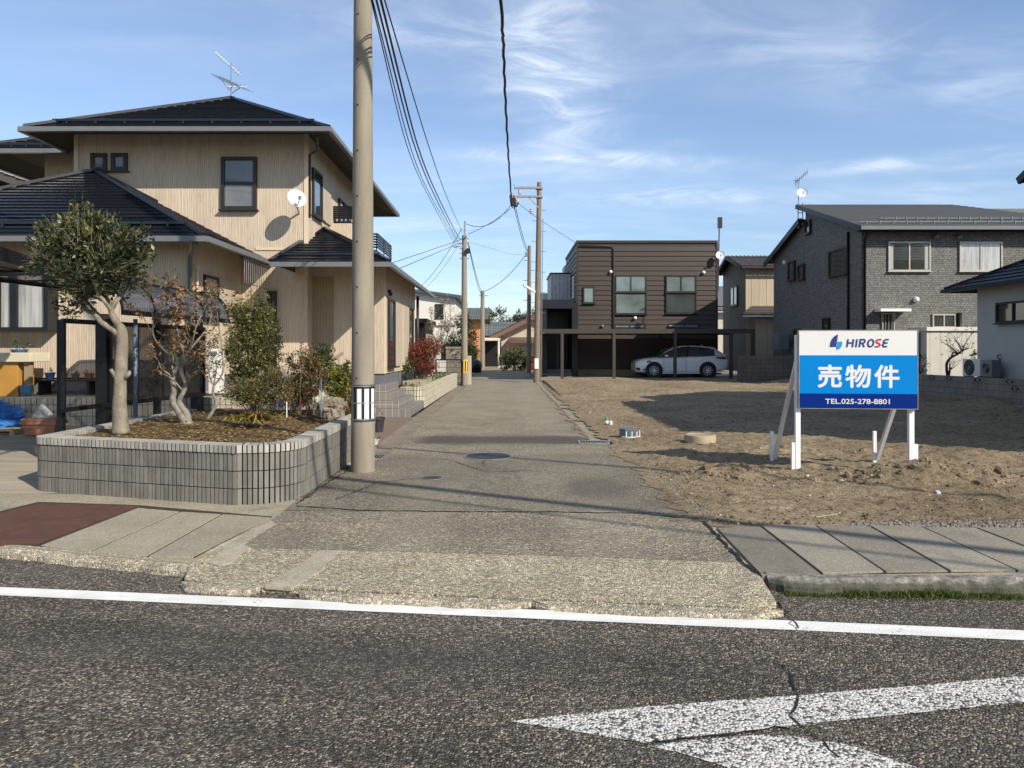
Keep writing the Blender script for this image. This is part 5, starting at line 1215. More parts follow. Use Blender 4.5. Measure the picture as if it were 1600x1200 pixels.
MB().box(xx(723, 32.5), xx(736, 32.5), 32.5, 32.9, 0, zz(556, 32.5)).thing('gate_pillar', m_buff, 'pale cream gate pillar right behind the second utility pole', 'pillar')
gw = MB(); gw.box(xx(697, 34), xx(721, 34), 34, 34.2, 0, zz(545, 34)); gw.box(xx(696, 34), xx(722, 34), 33.96, 34.24, zz(545, 34) + .002, zz(543, 34) + .04); gw.thing('garden_wall', plain('old_wall', (.22, .19, .15), .9, .3, 3), 'short weathered garden wall above the mesh gate', 'wall')
# ================================================================ utility poles and cables
n = N('pole_concrete'); p = n.pos(); f = n.noise(n.scale(p, (3, 3, .5)), 2, 6, .6); g = n.noise(n.scale(p, (1, 1, 3)), 38, 3, .6)
c = n.ramp(f, [(.3, (.21, .183, .14)), (.7, (.29, .255, .195))]); n.bump(g, .22, .006); m_pole = n.done(n.mix(1, c, n.ramp(g, [(.3, .9), (.7, 1.06)]), 'MULTIPLY'), .85, 0, .2)
m_wood = plain('weathered_pole', (.20, .155, .115), .9, .25, 4, streak=.5)
m_cable = plain('cable_black', (.012, .012, .014), .6)
def pole(name, label, base, top_z, r0, r1, mat, lean=0):
    rt = T(name, label, 'utility pole', base, 'utility poles along the lane'); b = Vector(base)
    k = 14; MB().tube([b + Vector((lean * i / k, 0, (top_z - b.z) * i / k)) for i in range(k + 1)], [r0 + (r1 - r0) * i / k for i in range(k + 1)], 28).build('shaft', mat, rt, auto=50)
    return rt
def bands(rt, base, r, z0, z1, c1, c2, arc0, arc1, k, white):
    mb = MB(); n_ = 28
    def ring(mb, ra, za, zb, a0, a1, m=10):
        vs = []
        for i in range(m + 1):
            a = math.radians(a0 + (a1 - a0) * i / m); vs += [(base[0] + ra * math.cos(a), base[1] + ra * math.sin(a), za), (base[0] + ra * math.cos(a), base[1] + ra * math.sin(a), zb)]
        mb.add(vs, [(2 * i, 2 * i + 2, 2 * i + 3, 2 * i + 1) for i in range(m)])
    ring(mb, r + .006, z0, z1, arc0, arc1, 40); b = mb.build('reflector_band', c1, rt, smooth=True)
    st = MB(); da = (arc1 - arc0) / k
    for i in range(k):
        a = arc0 + da * (i + (.58 if white else .28)); ring(st, r + .009, z0 + .035, z1 - .05, a, min(arc1, a + da * (.6 if white else .44)), 6)
    st.build('reflector_stripes', c2, b, smooth=True)
p1 = gr(567, 736); p1.z = -.03
P1 = pole('utility_pole', 'thick concrete utility pole at the planter corner, striped band at its foot', p1, 10.6, .153, .088, m_pole)
m_wstripe = plain('reflective_white', (.78, .78, .78), .35, .04); m_rub = plain('rubber_black', (.012, .014, .016), .6)
bands(P1, p1, .146, zz(658, 9.1), zz(601, 9.1), m_rub, m_wstripe, -128, 88, 6, True)
mb = MB()
for py in (603, 629, 655): mb.lathe([(.158, -.006), (.158, .006)], (p1.x, p1.y, zz(py, 9.1)), 28)
mb.build('band_straps', m_steel, P1)
mb = MB()
for k in range(9): z = 1.2 + k * .58; a = math.radians(-110); rr = .153 - (z / 10.6) * .065; mb.lathe([(.012, -.004), (.012, .004), (.0001, .005)], (p1.x + rr * math.cos(a), p1.y + rr * math.sin(a), z), 8, 'y')
mb.build('bolt_holes', m_dark, P1)
p2 = gr(726, 602); p2.x = xx(725.5, p2.y)
P2 = pole('utility_pole', 'slim concrete pole left of the lane with a yellow band', p2, zz(368, p2.y), .16, .105, m_pole)
bands(P2, p2, .155, zz(582, p2.y), zz(562, p2.y), plain('reflective_yellow', (.75, .42, .03), .4), m_rub, -180, 180, 8, False)
mb = MB(); t2 = Vector((p2.x, p2.y, zz(368, p2.y))); mb.tube([t2 + Vector((0, 0, -.6)), t2 + Vector((.02, 0, .65))], .04, 6)
for k in range(5): mb.tube([t2 + Vector((-.22, 0, -.15 - .22 * k)), t2 + Vector((.22, 0, -.15 - .22 * k))], .02, 5)
mb.bar(t2 + Vector((-.05, -.15, -.5)), t2 + Vector((-.5, -.2, -.55)), .05); mb.build('pole_fittings', m_steel, P2)
mb = MB(); mb.box(p2.x + .1, p2.x + .26, p2.y - .25, p2.y - .1, zz(396, p2.y), zz(389, p2.y)); mb.build('junction_box', m_rub, P2)
p3 = gr(839, 597.5); p3.x = xx(838.5, p3.y)
P3 = pole('utility_pole', 'tall weathered pole right of the lane with two crossarms', p3, zz(285, p3.y), .17, .11, m_wood, .13)
for py in (294.5, 308):
    z = zz(py, p3.y); mb = MB(); mb.bar((xx(804, p3.y), p3.y - .13, z), (xx(846, p3.y), p3.y - .13, z), .1, .1); a = mb.build('crossarm', m_gal, P3)
    mb = MB(); mb.lathe([(.18, -.05), (.18, .05)], (p3.x + .12, p3.y, z), 16); mb.build('clamp', m_steel, a)
mb = MB(); mb.bar((xx(826, p3.y), p3.y - .12, zz(309, p3.y)), (p3.x + .1, p3.y - .12, zz(326, p3.y)), .05); mb.bar((xx(804, p3.y), p3.y - .13, zz(296, p3.y)), (xx(803, p3.y), p3.y - .13, zz(288, p3.y)), .05); mb.build('arm_brace', m_steel, P3)
m_ins = plain('insulator', (.5, .48, .46), .3)
mb = MB()
for px, py in ((801, 306), (806, 313), (801, 318), (812, 300), (809, 314), (830, 330)):
    c = at(px, py, p3.y - .15); mb.lathe([(.03, -.13), (.09, -.09), (.06, -.04), (.1, 0), (.06, .05), (.09, .1), (.03, .14)], c, 10)
mb.build('insulators', m_ins, P3)
mb = MB(); c0 = at(803, 318, p3.y - .2)
mb.tube([at(797, 305, p3.y - .2), at(799, 322, p3.y - .2), at(803, 326, p3.y - .2), at(806, 318, p3.y - .2)], .04, 6); mb.tube([at(802, 305, p3.y - .2), at(807, 324, p3.y - .2), at(810, 316, p3.y - .2)], .04, 6); mb.box(c0.x - .1, c0.x + .1, p3.y - .4, p3.y - .25, c0.z - .15, c0.z + .2); mb.build('cable_loops', m_rub, P3)
mb = MB()
for k in range(13): z = 2.4 + .5 * k; s = (-1) ** k; x = p3.x + .13 * z / 9.7; mb.tube([(x + s * .12, p3.y, z), (x + s * .36, p3.y, z)], .012, 4)
mb.tube([(p3.x + .2, p3.y - .13, .1), (p3.x + .3, p3.y - .12, 8)], .022, 5)
mb.build('step_bolts', m_steel, P3)
mb = MB(); a = at(818, 445, p3.y - .3); b = at(835, 456, p3.y - .1); mb.bar(a, b, .16, .09); mb.bar(b, (p3.x + .05, p3.y, b.z - .05), .04); mb.build('lane_light', m_white, P3)
mb = MB(); mb.box(p3.x - .1, p3.x + .09, p3.y - .2, p3.y - .165, zz(576, p3.y), zz(560, p3.y)); mb.build('plate', m_white, P3)
Y4 = 50.0
P4 = pole('utility_pole', 'weathered pole standing just behind the tall one with crossarms', (xx(826, Y4), Y4, 0), zz(384, Y4), .17, .12, m_wood, .05)
mb = MB()
for k in range(8): z = 3 + .7 * k; s = (-1) ** k; mb.tube([(xx(826.5, Y4) + s * .12, Y4, z), (xx(826.5, Y4) + s * .4, Y4, z)], .02, 4)
c = at(827, 396, Y4); mb.box(c.x - .3, c.x - .1, Y4 - .2, Y4, c.z - .25, c.z + .1); mb.build('step_bolts', m_steel, P4)
Y5 = 58.0
P5 = pole('utility_pole', 'short grey pole at the far end of the lane left side', (xx(754, Y5), Y5, 0), zz(454, Y5), .2, .15, m_pole)
mb = MB(); c = at(754, 462, Y5); mb.tube([c - Vector((.3, 0, 0)), c + Vector((.4, 0, 0))], .03, 5); mb.build('pole_fittings', m_steel, P5)

def cable(pts, r, label, sag=0, group='overhead cables', k=16, wobl=0):
    out = []
    pts = [Vector(p) for p in pts]
    if len(pts) == 2:
        a, b = pts; out = [a.lerp(b, i / k) - Vector((0, 0, sag * 4 * (i / k) * (1 - i / k))) for i in range(k + 1)]
    else:
        for i in range(len(pts) - 1):
            p0, p1_, p2_, p3_ = pts[max(i - 1, 0)], pts[i], pts[i + 1], pts[min(i + 2, len(pts) - 1)]
            for j in range(8):
                t = j / 8; out.append(.5 * ((2 * p1_) + (p2_ - p0) * t + (2 * p0 - 5 * p1_ + 4 * p2_ - p3_) * t * t + (3 * p1_ - p0 - 3 * p2_ + p3_) * t ** 3))
        out.append(pts[-1])
    if wobl: out = [p + Vector((wobl * math.sin(i * 1.9), 0, wobl * math.cos(i * 2.3))) for i, p in enumerate(out)]
    mb = MB(); mb.tube(out, r * (.78 if r < .03 else .9), 6); o = mb.thing('overhead_cable', m_cable, label, 'cable', group, smooth=True); return o
YB = p3.y - .2
cable([(-.35, -8, 9.2), (-.2, 4, 8.2), at(783, 0, 13.0), at(786.5, 70, 15.3), at(789, 140, 18.0), at(792.5, 210, 21.6), at(795.5, 262, 26.5), at(800, 322, YB)], .036, 'thick black cable hanging over the middle of the lane', wobl=.012)
tz2 = zz(378, p2.y)
def left(x0, xm, ym, xe, ye, r, lab, Y0=8.2, Ym=15.0): A_ = at(x0, 0, Y0); B_ = at(xm, ym, Ym); D_ = (A_ - B_) / (Ym - Y0); cable([A_ + D_ * 16 + Vector((0, 0, .5)), A_ + D_ * 7.5 + Vector((0, 0, .12)), A_, B_, at(xm + (xe - xm) * .55, ym + (ye - ym) * .60, 21.5), at(xe, ye, p2.y - .1)], r, lab)
left(588, 650, 235, 716, 378, .017, 'first of the two dark cables running close together to the yellow banded pole')
left(595, 655, 235, 718, 374, .019, 'second of the two dark cables running close together to the yellow banded pole')
left(601, 672, 235, 722, 362, .012, 'thin cable right of the dark pair, highest on the yellow banded pole')
left(580, 640, 240, 714, 386, .011, 'thin cable leftmost of the bunch rising past the near pole', 8.4)
left(582, 648, 250, 716, 382, .011, 'thin cable just left of the dark pair past the near pole', 8.4)
tp2 = p2.y - .1
cable([at(729, 350, tp2), at(797, 322, YB)], .018, 'upper span from the yellow banded pole across to the crossarms', .45)
cable([at(731, 366, tp2), at(798, 326, YB)], .015, 'lower span from the yellow banded pole across to the crossarms', .1)
cable([at(806, 326, YB), at(826, 396, Y4 - .2)], .022, 'steep black cable dropping from the crossarms to the pole behind', .2)
cable([at(804, 326, YB), at(823, 392, Y4 - .2)], .018, 'steep thin cable left of its black neighbour below the crossarms', .25)
cable([at(810, 318, YB), at(846, 345, 36), at(905, 383, 40.2)], .014, 'thin cable from the crossarms down to the brown house', .2)
cable([at(722, 374, tp2), at(600, 415, 20), at(560, 425, 15)], .012, 'upper of two thin cables going from the yellow banded pole to the cream house')
cable([at(722, 378, tp2), at(610, 425, 20), at(560, 437, 15)], .012, 'lower of two thin cables going from the yellow banded pole to the cream house')
cable([at(721, 358, tp2), at(657, 448, 42)], .016, 'slanting cable from the yellow banded pole to the white house', .25)
cable([at(718, 380, tp2), at(662, 452, 44)], .011, 'fainter slanting cable beside the one to the white house', .2)
cable([at(731, 378, tp2), at(753, 462, Y5)], .022, 'cable from the yellow banded pole to the short far pole', .35)
cable([at(733, 384, tp2), at(756, 464, Y5)], .016, 'thinner cable beside the one to the short far pole', .3)
cable([at(757, 455, Y5), at(826, 392, Y4 - .1)], .026, 'cable from the short far pole up to the weathered pole', .45)
cable([at(733, 378, tp2), at(800, 397, 44), at(826, 398, Y4)], .008, 'faint level cable between the yellow banded pole and the weathered pole')
# cables strung along the main road, above and behind the camera: their shadows cross the lane
for k, (dy, z, r) in enumerate(((-.3, 7.0, .09), (1.85, 8.5, .06), (-.8, 6.8, .035))):
    cable([(-16, 13.5 + dy, z + .25), (7.5, .69 + dy, z), (26, -9.4 + dy, z + .25)], r, ('thick', 'middle', 'thin')[k] + ' cable strung high along the main road outside the picture', group='cables along the main road')
# ================================================================ brown clapboard house
m_brown = plain('brown_clapboard', (.040, .0265, .019), .55, .16, 3, spec=.4, isl=.35)
m_brcap = plain('brown_cap', (.028, .02, .017), .5, .1)
m_annex = siding('grey_annex', (.55, .56, .55), .16, .5, .05)
YBR = 40.0
bh = T('house', 'dark brown flat roofed house of horizontal clapboards behind the long carport', 'house', (7.9, 42, 0))
bx0, bx1 = xx(902, YBR), xx(1120, YBR); bzt = zz(377, YBR)
def clap(fm, u0, u1, z0, z1, pitch, mb, tops=None):
    k = int((z1 - z0) / pitch)
    for i in range(k):
        a = z0 + i * pitch; b = a + pitch; p = [fm(u0, .05, a), fm(u1, .05, a), fm(u1, .012, b), fm(u0, .012, b), fm(u0, 0, a), fm(u1, 0, a)]
        mb.add(p, [(0, 1, 2, 3), (4, 5, 1, 0)])
mb = MB(); clap(fmap('-y', YBR), bx0, bx1, .55, bzt - .12, .275, mb); clap(fmap('-x', bx0), YBR, 47.5, .55, bzt - .12, .275, mb); mb.build('wall', m_brown, bh)
mb = MB(); mb.box(bx0, bx1, YBR, 47.5, .5, bzt - .1); mb.build('wall_core', m_brown, bh)
mb = MB(); mb.box(bx0 - .06, bx1 + .04, YBR - .07, 47.56, bzt - .1, bzt + .04); mb.build('roof', m_brcap, bh)
mb = MB(); mb.box(bx0 + .04, bx1 - .04, YBR + .04, 47.4, -.05, .5); mb.build('foundation', m_conc, bh)
mb = MB(); mb.box(bx0 - .05, bx0 + .05, YBR - .06, YBR + .05, .55, bzt - .12); mb.box(bx1 - .05, bx1 + .05, YBR - .06, YBR + .05, .55, bzt - .12); mb.build('corner_trim', m_brcap, bh)
pv = YBR - .05
def pw(a, b, c, d, **k): return winp(bh, pv, a, b, c, d, m_bronze, g_green, fw=.07, **k)
pw(911, 448, 929, 474, mull=0); pw(961, 430, 1010, 457, mull=1); pw(961, 457.5, 1010, 491, mull=0); pw(1040, 430, 1088, 457, mull=1); winp(bh, pv, 1040, 457.5, 1088, 490, m_bronze, g_int, mull=0, fw=.07)
pw(960, 506, 1008, 513, mull=1); pw(1046, 505, 1092, 513, mull=1)
win(bh, '-x', bx0 - .05, 41.2, 42.0, zz(466, 41.5), zz(432, 41.5), m_white, g_curt, mull=0, fw=.09)
pipe(bh, [at(905, 384, pv - .06), at(958, 385, pv - .06), at(959, 390, pv - .06), at(959, 515, pv - .06), (xx(959, pv), pv - .06, .3)], .04, m_brown)
for px, py in ((954, 425), (1099, 426), (992, 497), (941, 510), (1046, 510)):
    c = at(px, py, pv); MB().blob((c.x, c.y - .06, c.z), (.1, .12, .1), 2, 0).build('vent_hood', m_white if py < 500 else m_gutr, bh, smooth=True)
mb = MB(); a = at(1122, 455, 40.2); mb.tube([a, at(1124, 342, 40.2)], .035, 6); mb.tube([at(1119, 402, 40.2), at(1126, 402, 40.2)], .03, 5); c = at(1124.5, 348, 40.2); mb.box(c.x - .1, c.x + .12, 40.1, 40.3, c.z - .3, c.z + .3); mb.build('aerial', m_bronze, bh)
dish(bh, at(1125.5, 399, 39.6), .24, (-.2, -.9, .3), m_dish, m_steel, at(1122, 402, 40.15))
# set-back grey storeys and the porch at the left of the brown house
mb = MB(); mb.box(xx(861, 44), xx(900, 44), 44, 48, 0, zz(428, 44)); mb.box(xx(884, 47), xx(896, 47), 48.01, 50, 0, zz(412, 47)); mb.box(xx(846, 47.0), xx(870, 47), 48.02, 51, 0, zz(456, 47)); mb.build('grey_storey', m_annex, bh)
mb = MB(); mb.box(xx(860, 44) - .03, xx(900, 44), 43.96, 48, zz(428, 44) + .002, zz(427, 44) + .04); mb.build('coping', m_brcap, bh)
yp = 38.6; pa, pb_ = xx(846, yp), xx(896, yp)
mb = MB(); mb.box(pa, pb_, yp, 43.9, zz(482, yp), zz(468, yp)); mb.box(pa + .05, pa + .3, yp + .1, 43.8, .3, zz(482, yp) - .003); mb.box(pb_ - .02, bx0 - .06, yp + .6, 43.9, .3, zz(473, yp)); mb.box(pa + .3, pb_ - .02, 41.8, 43.7, .3, zz(482, yp) - .004); mb.build('porch', m_smoke, bh)
mb = MB()
for k in range(3): mb.box(pa + .3, pb_ - .1, yp - .3 + .3 * k, yp + .6, .02 + .17 * k, .02 + .17 * (k + 1))
mb.build('porch_steps', m_found, bh)
# ---- long brown carport in front
cg = .13
cpt = T('carport', 'long low brown carport of slim posts sheltering the white car', 'carport', (7.3, 36.5, cg))
m_cp = plain('carport_brown', (.05, .042, .036), .5, .1, 3)
yc = 36.0; cz0, cz1 = zz(521, yc), zz(514, yc); ca, cb_ = xx(847, yc), xx(1180, yc)
MB().box(ca, cb_, yc, yc + .12, cz0, cz1).build('front_beam', m_cp, cpt)
mb = MB(); mb.box(ca, cb_, yc + .123, 39.5, cz1 - .08, cz1 - .005); mb.box(ca, cb_, 39.4, 39.6, cz0, cz1 - .083); mb.build('roof', m_cp, cpt)
for px in (878.5, 959.5, 1055, 1142.5, 1177.5):
    x = xx(px, yc); MB().box(x - .075, x + .075, yc - .035, yc + .117, cg, cz0 - .002).build('post', m_cp, cpt)
for px in (878.5, 1055, 1177): x = xx(px, yc); MB().box(x - .06, x + .06, 39.42, 39.54, cg, cz0 - .003).build('post', m_cp, cpt)
struct(MB().slab([(xx(845, 35.4), 35.4, cg), (13.2, 35.4, cg), (13.2, 39.9, cg), (xx(845, 35.4), 39.9, cg)], .25), 'parking_slab', m_conc)
# ---- white car
def car():
    Yc = 37.4; x0, x1 = xx(993.5, Yc), xx(1138.5, Yc); L = x1 - x0; S = L / 4.72
    rt = T('car', 'pearl white crossover car parked nose left under the brown carport', 'car', (x0 + L / 2, Yc + .92, cg + .006))
    m_body = plain('car_paint', (.86, .86, .86), .3, .02, 1, spec=.5, coat=1); m_tint = glass('car_glass', (.10, .108, .112)); m_tyre = plain('tyre', (.015, .015, .016), .8); m_alloy = plain('alloy', (.75, .75, .76), .35, .1, 3, .2); m_lamp = glass('lamp_glass', (.05, .05, .055)); m_red = plain('rear_lamp', (.09, .012, .012), .2)
    hw = .92
    def X(u): return x0 + u * S
    def Zc(v): return cg + v * S
    # stations: u, bottom z, shoulder z, half width factor
    stn = [(.02, .34, .74, .66), (.07, .25, .84, .82), (.22, .22, .92, .92), (.55, .22, .98, .98), (.95, .22, 1.02, .99), (1.35, .22, 1.05, 1), (1.8, .22, 1.06, 1), (2.4, .22, 1.07, 1), (3.0, .22, 1.09, 1), (3.5, .23, 1.12, 1), (3.95, .25, 1.15, .99), (4.3, .28, 1.15, .97), (4.55, .34, 1.10, .92), (4.69, .44, 1.0, .8)]
    rings = []
    for u, zb, zs, w in stn:
        b = hw * w; zm = zb + (zs - zb) * .5
        r = [(-b * .8, zb), (-b * .97, zb + .07), (-b * 1.0, zm), (-b * .985, zm + (zs - zm) * .55), (-b * .93, zs), (-b * .6, zs + .035), (0, zs + .05)]
        r += [(-y, z) for y, z in r[-2::-1]]
        rings.append([(X(u), Yc + .92 + y, Zc(z)) for y, z in r])
    mb = MB(); k = len(rings[0])
    for r in rings: mb.v += r
    for i in range(len(rings) - 1):
        for j in range(k - 1): mb.f.append((i * k + j, i * k + j + 1, (i + 1) * k + j + 1, (i + 1) * k + j)); mb.m.append(0)
        mb.f.append((i * k + k - 1, i * k, (i + 1) * k, (i + 1) * k + k - 1)); mb.m.append(0)
    mb.f.append(tuple(range(k))); mb.m.append(0); mb.f.append(tuple((len(rings) - 1) * k + j for j in range(k))[::-1]); mb.m.append(0)
    mb.f = [f[::-1] for f in mb.f]
    o = mb.build('body', m_body, rt, smooth=True); sb = o.modifiers.new('smooth', 'SUBSURF'); sb.levels = 1; sb.render_levels = 2
    # cabin: glasshouse and white roof
    cab = [(1.12, 1.03, 1.07), (1.55, 1.05, 1.36), (1.95, 1.06, 1.57), (2.4, 1.07, 1.655), (2.9, 1.08, 1.665), (3.4, 1.10, 1.645), (3.85, 1.13, 1.60), (4.04, 1.14, 1.575), (4.3, 1.15, 1.40), (4.6, 1.12, 1.2)]
    def prof(f, wid, z0f, z1f, lift=0): pass
    mb = MB(); rr = []
    for u, zs, zr in cab:
        wr = .62 if zr > 1.2 else .74; hgt = zr - zs; rr.append([(X(u), Yc + .92 + s * y, Zc(z)) for s, y, z in ((-1, .845, zs - .02), (-1, .845 - .1 * min(1, hgt / .3), zs + hgt * .45), (-1, wr, zr - .035), (0, 0, zr), (1, wr, zr - .035), (1, .845 - .1 * min(1, hgt / .3), zs + hgt * .45), (1, .845, zs - .02))])
    for r in rr: mb.v += r
    for i in range(len(rr) - 1):
        for j in range(6): mb.f.append((i * 7 + j, (i + 1) * 7 + j, (i + 1) * 7 + j + 1, i * 7 + j + 1)); mb.m.append(0)
    mb.build('windows', m_tint, rt, smooth=True)
    mb = MB(); e = .012
    for a, b in zip(rr[2:-2], rr[3:-1]):        # roof skin
        q = lambda p: Vector(p) + Vector((0, 0, e)); mb.quad(q(a[2]), q(a[3]), q(b[3]), q(b[2])); mb.quad(q(a[3]), q(a[4]), q(b[4]), q(b[3]))
    for side in (0, 6):
        o_ = -1 if side == 0 else 1; off = Vector((0, o_ * .018, .004)); lo, mi, hi = (0, 1, 2) if side == 0 else (6, 5, 4)
        for i in range(len(rr) - 1):            # roof rail down the A pillar and round to the C pillar
            a, b = rr[i], rr[i + 1]; w = (.34, .34, .2, .2, .2, .28, .5, .75, .9)[i]
            A0, B0 = Vector(a[hi]), Vector(b[hi]); A1, B1 = A0.lerp(Vector(a[mi]), w), B0.lerp(Vector(b[mi]), w)
            mb.quad(A0 + off, A1 + off, B1 + off, B0 + off)
            if i >= 7: mb.quad(A1 + off, Vector(a[lo]) + off, Vector(b[lo]) + off, B1 + off)
    mb.build('roof', m_body, rt, smooth=True)
    mb = MB()
    for u in (2.62,):
        i0 = Vector((X(u), Yc + .92 - .835, Zc(1.06))); i1 = Vector((X(u + .1), Yc + .92 - .66, Zc(1.6))); mb.bar(i0 + Vector((0, -.02, 0)), i1 + Vector((0, -.02, 0)), .07, .03)
    mb.build('pillar', m_rub, rt)
    for u in (.93, 3.66):                       # wheels and arches, both sides
        for s in (-1, 1):
            cy = Yc + .92 + s * hw; c = Vector((X(u), cy - s * .12, Zc(.36)))
            ar = MB(); ar.lathe([(.44 * S, -.004), (.0001, -.005)] if s < 0 else [(.0001, .005), (.44 * S, .004)], (X(u), cy + s * .012, Zc(.38)), 30, 'y'); ar.build('wheel_arch', m_rub, rt)
            w = MB(); w.lathe([(.2 * S, -.13), (.31 * S, -.14), (.355 * S, -.1), (.36 * S, 0), (.355 * S, .1), (.31 * S, .14), (.2 * S, .13)], c, 30, 'y')
            wo = w.build('wheel', m_tyre, rt, smooth=True)
            rm = MB(); yo = s * .145
            rm.lathe([(.235 * S, yo), (.255 * S, yo - s * .02)] if s < 0 else [(.255 * S, yo - s * .02), (.235 * S, yo)], c, 30, 'y', False)
            for j in range(10):
                a = 2 * math.pi * j / 10; rm.bar(c + Vector((math.cos(a) * .05, yo, math.sin(a) * .05)), c + Vector((math.cos(a + .12) * .24 * S, yo, math.sin(a + .12) * .24 * S)), .03, .02, up=(0, 1, 0))
            rm.lathe([(.06, yo - .005), (.0001, yo - .006)] if s < 0 else [(.0001, yo + .006), (.06, yo + .005)], c, 14, 'y'); rm.build('rim', m_alloy, wo)
    ys = Yc + .92 - hw
    for s in (-1, 1):
        yv = Yc + .92 + s * hw * .91
        mb = MB(); mb.hexa([(X(.16), yv - s * .12, Zc(.70)), (X(.74), yv + s * .12, Zc(.79)), (X(.74), yv + s * .06, Zc(.79)), (X(.16), yv - s * .2, Zc(.70)), (X(.22), yv - s * .12, Zc(.765)), (X(.78), yv + s * .115, Zc(.885)), (X(.78), yv + s * .05, Zc(.885)), (X(.22), yv - s * .2, Zc(.765))]); mb.build('headlight', m_lamp, rt)
        mb = MB(); mb.hexa([(X(4.12), yv + s * .11, Zc(.98)), (X(4.63), yv - s * .0, Zc(.94)), (X(4.63), yv - s * .06, Zc(.94)), (X(4.12), yv + s * .05, Zc(.98)), (X(4.1), yv + s * .095, Zc(1.05)), (X(4.62), yv - s * .02, Zc(1.04)), (X(4.62), yv - s * .07, Zc(1.04)), (X(4.1), yv + s * .05, Zc(1.05))]); mb.build('rear_light', m_red, rt)
        mb = MB(); mb.box(X(1.47), X(1.64), Yc + .92 + s * .88, Yc + .92 + s * 1.0, Zc(1.06), Zc(1.17)); mb.build('mirror', m_body, rt, bevel=.03)
    mb = MB(); mb.box(X(1.4), X(3.25), ys - .012, ys + .02, Zc(.30), Zc(.325)); mb.box(X(1.35), X(3.3), ys - .006, ys + .04, Zc(.205), Zc(.27)); mb.build('sill_trim', m_alloy, rt)
    for u in (2.33, 3.36): MB().box(X(u), X(u + .2), ys - .012, ys + .02, Zc(.925), Zc(.955)).build('door_handle', m_alloy, rt)
    for u, t in ((1.42, 1.0), (2.55, 1.02)): MB().box(X(u), X(u + .012), ys - .003, ys + .01, Zc(.36), Zc(t)).build('door_gap', m_rub, rt)
    mb = MB(); mb.hexa([(X(.06), ys + .22, Zc(.40)), (X(.2), ys + .07, Zc(.36)), (X(.24), ys + .2, Zc(.36)), (X(.06), ys + .40, Zc(.40)), (X(.05), ys + .2, Zc(.52)), (X(.22), ys + .05, Zc(.5)), (X(.26), ys + .24, Zc(.48)), (X(.07), ys + .40, Zc(.50))]); mb.box(X(.38), X(.5), ys + .0, ys + .08, Zc(.40), Zc(.45)); mb.build('bumper_grille', m_rub, rt)
    mb = MB(); mb.box(X(3.55), X(3.62), Yc + .89, Yc + .95, Zc(1.6), Zc(1.68)); mb.build('roof_aerial', m_body, rt)
    mb = MB(); mb.box(X(.3), X(4.4), Yc + .15, Yc + 1.7, Zc(.17), Zc(.24)); mb.build('underbody', m_rub, rt)
car()

# ================================================================ beige house and far sheds between
m_bead = N('standing_seam_beige')
def seam(name, c, pitch=.45):
    n = N(name); p = n.pos(); s = n.sep(p); u = n.math('ADD', s[0], s[1]); fr = n.math('FRACT', n.math('DIVIDE', u, pitch)); d = n.math('ABSOLUTE', n.math('SUBTRACT', fr, .5))
    g = n.math('SUBTRACT', 1, n.step(d, .0, .07)); n.bump(g, .6, .03)
    col = n.mix(n.math('MULTIPLY', g, .35), n.ramp(n.noise(n.scale(p, (1, 1, .2)), 1.3, 5), [(.3, c3(c, .85)), (.7, c3(c, 1.05))]), c3(c, .45)); return n.done(col, .6, 0, .35)
m_beige = seam('beige_seam', (.45, .37, .26)); m_rtile = plain('brown_roof_tile', (.055, .047, .045), .55, .3, 6, isl=.5)
Yg_ = 42.0; bg = T('house', 'narrow beige metal clad house between the brown and the grey house', 'house', (13.5, 44, 0))
gx0, gx1 = xx(1165, Yg_), xx(1222, Yg_) + 6; gz = zz(417, Yg_); yrg = 44.4; zrg = zz(400, yrg); ybk = 46.8
def tilerows(mb, e0, e1, r0, r1, rows, cols, rad):
    e0, e1, r0, r1 = map(Vector, (e0, e1, r0, r1)); shingles(mb, e0, e1, r0, r1, rows, .05)
    for k in range(cols): t = (k + .5) / cols; mb.tube([e0.lerp(e1, t), r0.lerp(r1, t)], rad, 6)
MB().box(gx0 + .01, gx1, Yg_, ybk - .4, .3, gz).build('wall', m_beige, bg)
m_seam_shaded = seam('beige_seam_shaded', (.2, .185, .165))  # darker copy of the beige cladding, the side wall's shade put into the colour
mb = MB(); mb.poly([(gx0, Yg_, .3), (gx0, Yg_, gz), (gx0, yrg, zrg - .2), (gx0, ybk - .4, gz), (gx0, ybk - .4, .3)]); mb.build('side_wall', m_seam_shaded, bg)
ov2 = .42; mb = MB(); tilerows(mb, (gx0 - ov2, Yg_ - .5, gz), (gx1, Yg_ - .5, gz), (gx0 - ov2, yrg, zrg), (gx1, yrg, zrg), 6, 34, .05); tilerows(mb, (gx1, ybk, gz), (gx0 - ov2, ybk, gz), (gx1, yrg, zrg), (gx0 - ov2, yrg, zrg), 6, 34, .05)
rb_ = mb.build('roof', m_rtile, bg)
mb = MB(); e = Vector((0, 0, -.1)); A1, A2, A3 = Vector((gx0 - ov2, Yg_ - .5, gz)) + e, Vector((gx0 - ov2, yrg, zrg)) + e, Vector((gx0 - ov2, ybk, gz)) + e; mb.bar(A1, A2, .08, .2); mb.bar(A2, A3, .08, .2); mb.bar(A1 + Vector((0, -.05, .02)), Vector((gx1, Yg_ - .55, gz - .08)), .1, .12); mb.build('barge_board', m_brcap, rb_)
win(bg, '-x', gx0, 43.4, 44.9, zz(478, 44), zz(447, 44), m_bronze, g_curt, mull=1, fw=.09)
mb = MB(); shingles(mb, at(1158, 492, 40.6), Vector((gx1, 40.6, zz(492, 40.6))), at(1175, 478, 41.98), Vector((gx1, 41.98, zz(478, 41.98))), 4); mb.build('lean_to_roof', m_rtile, bg)
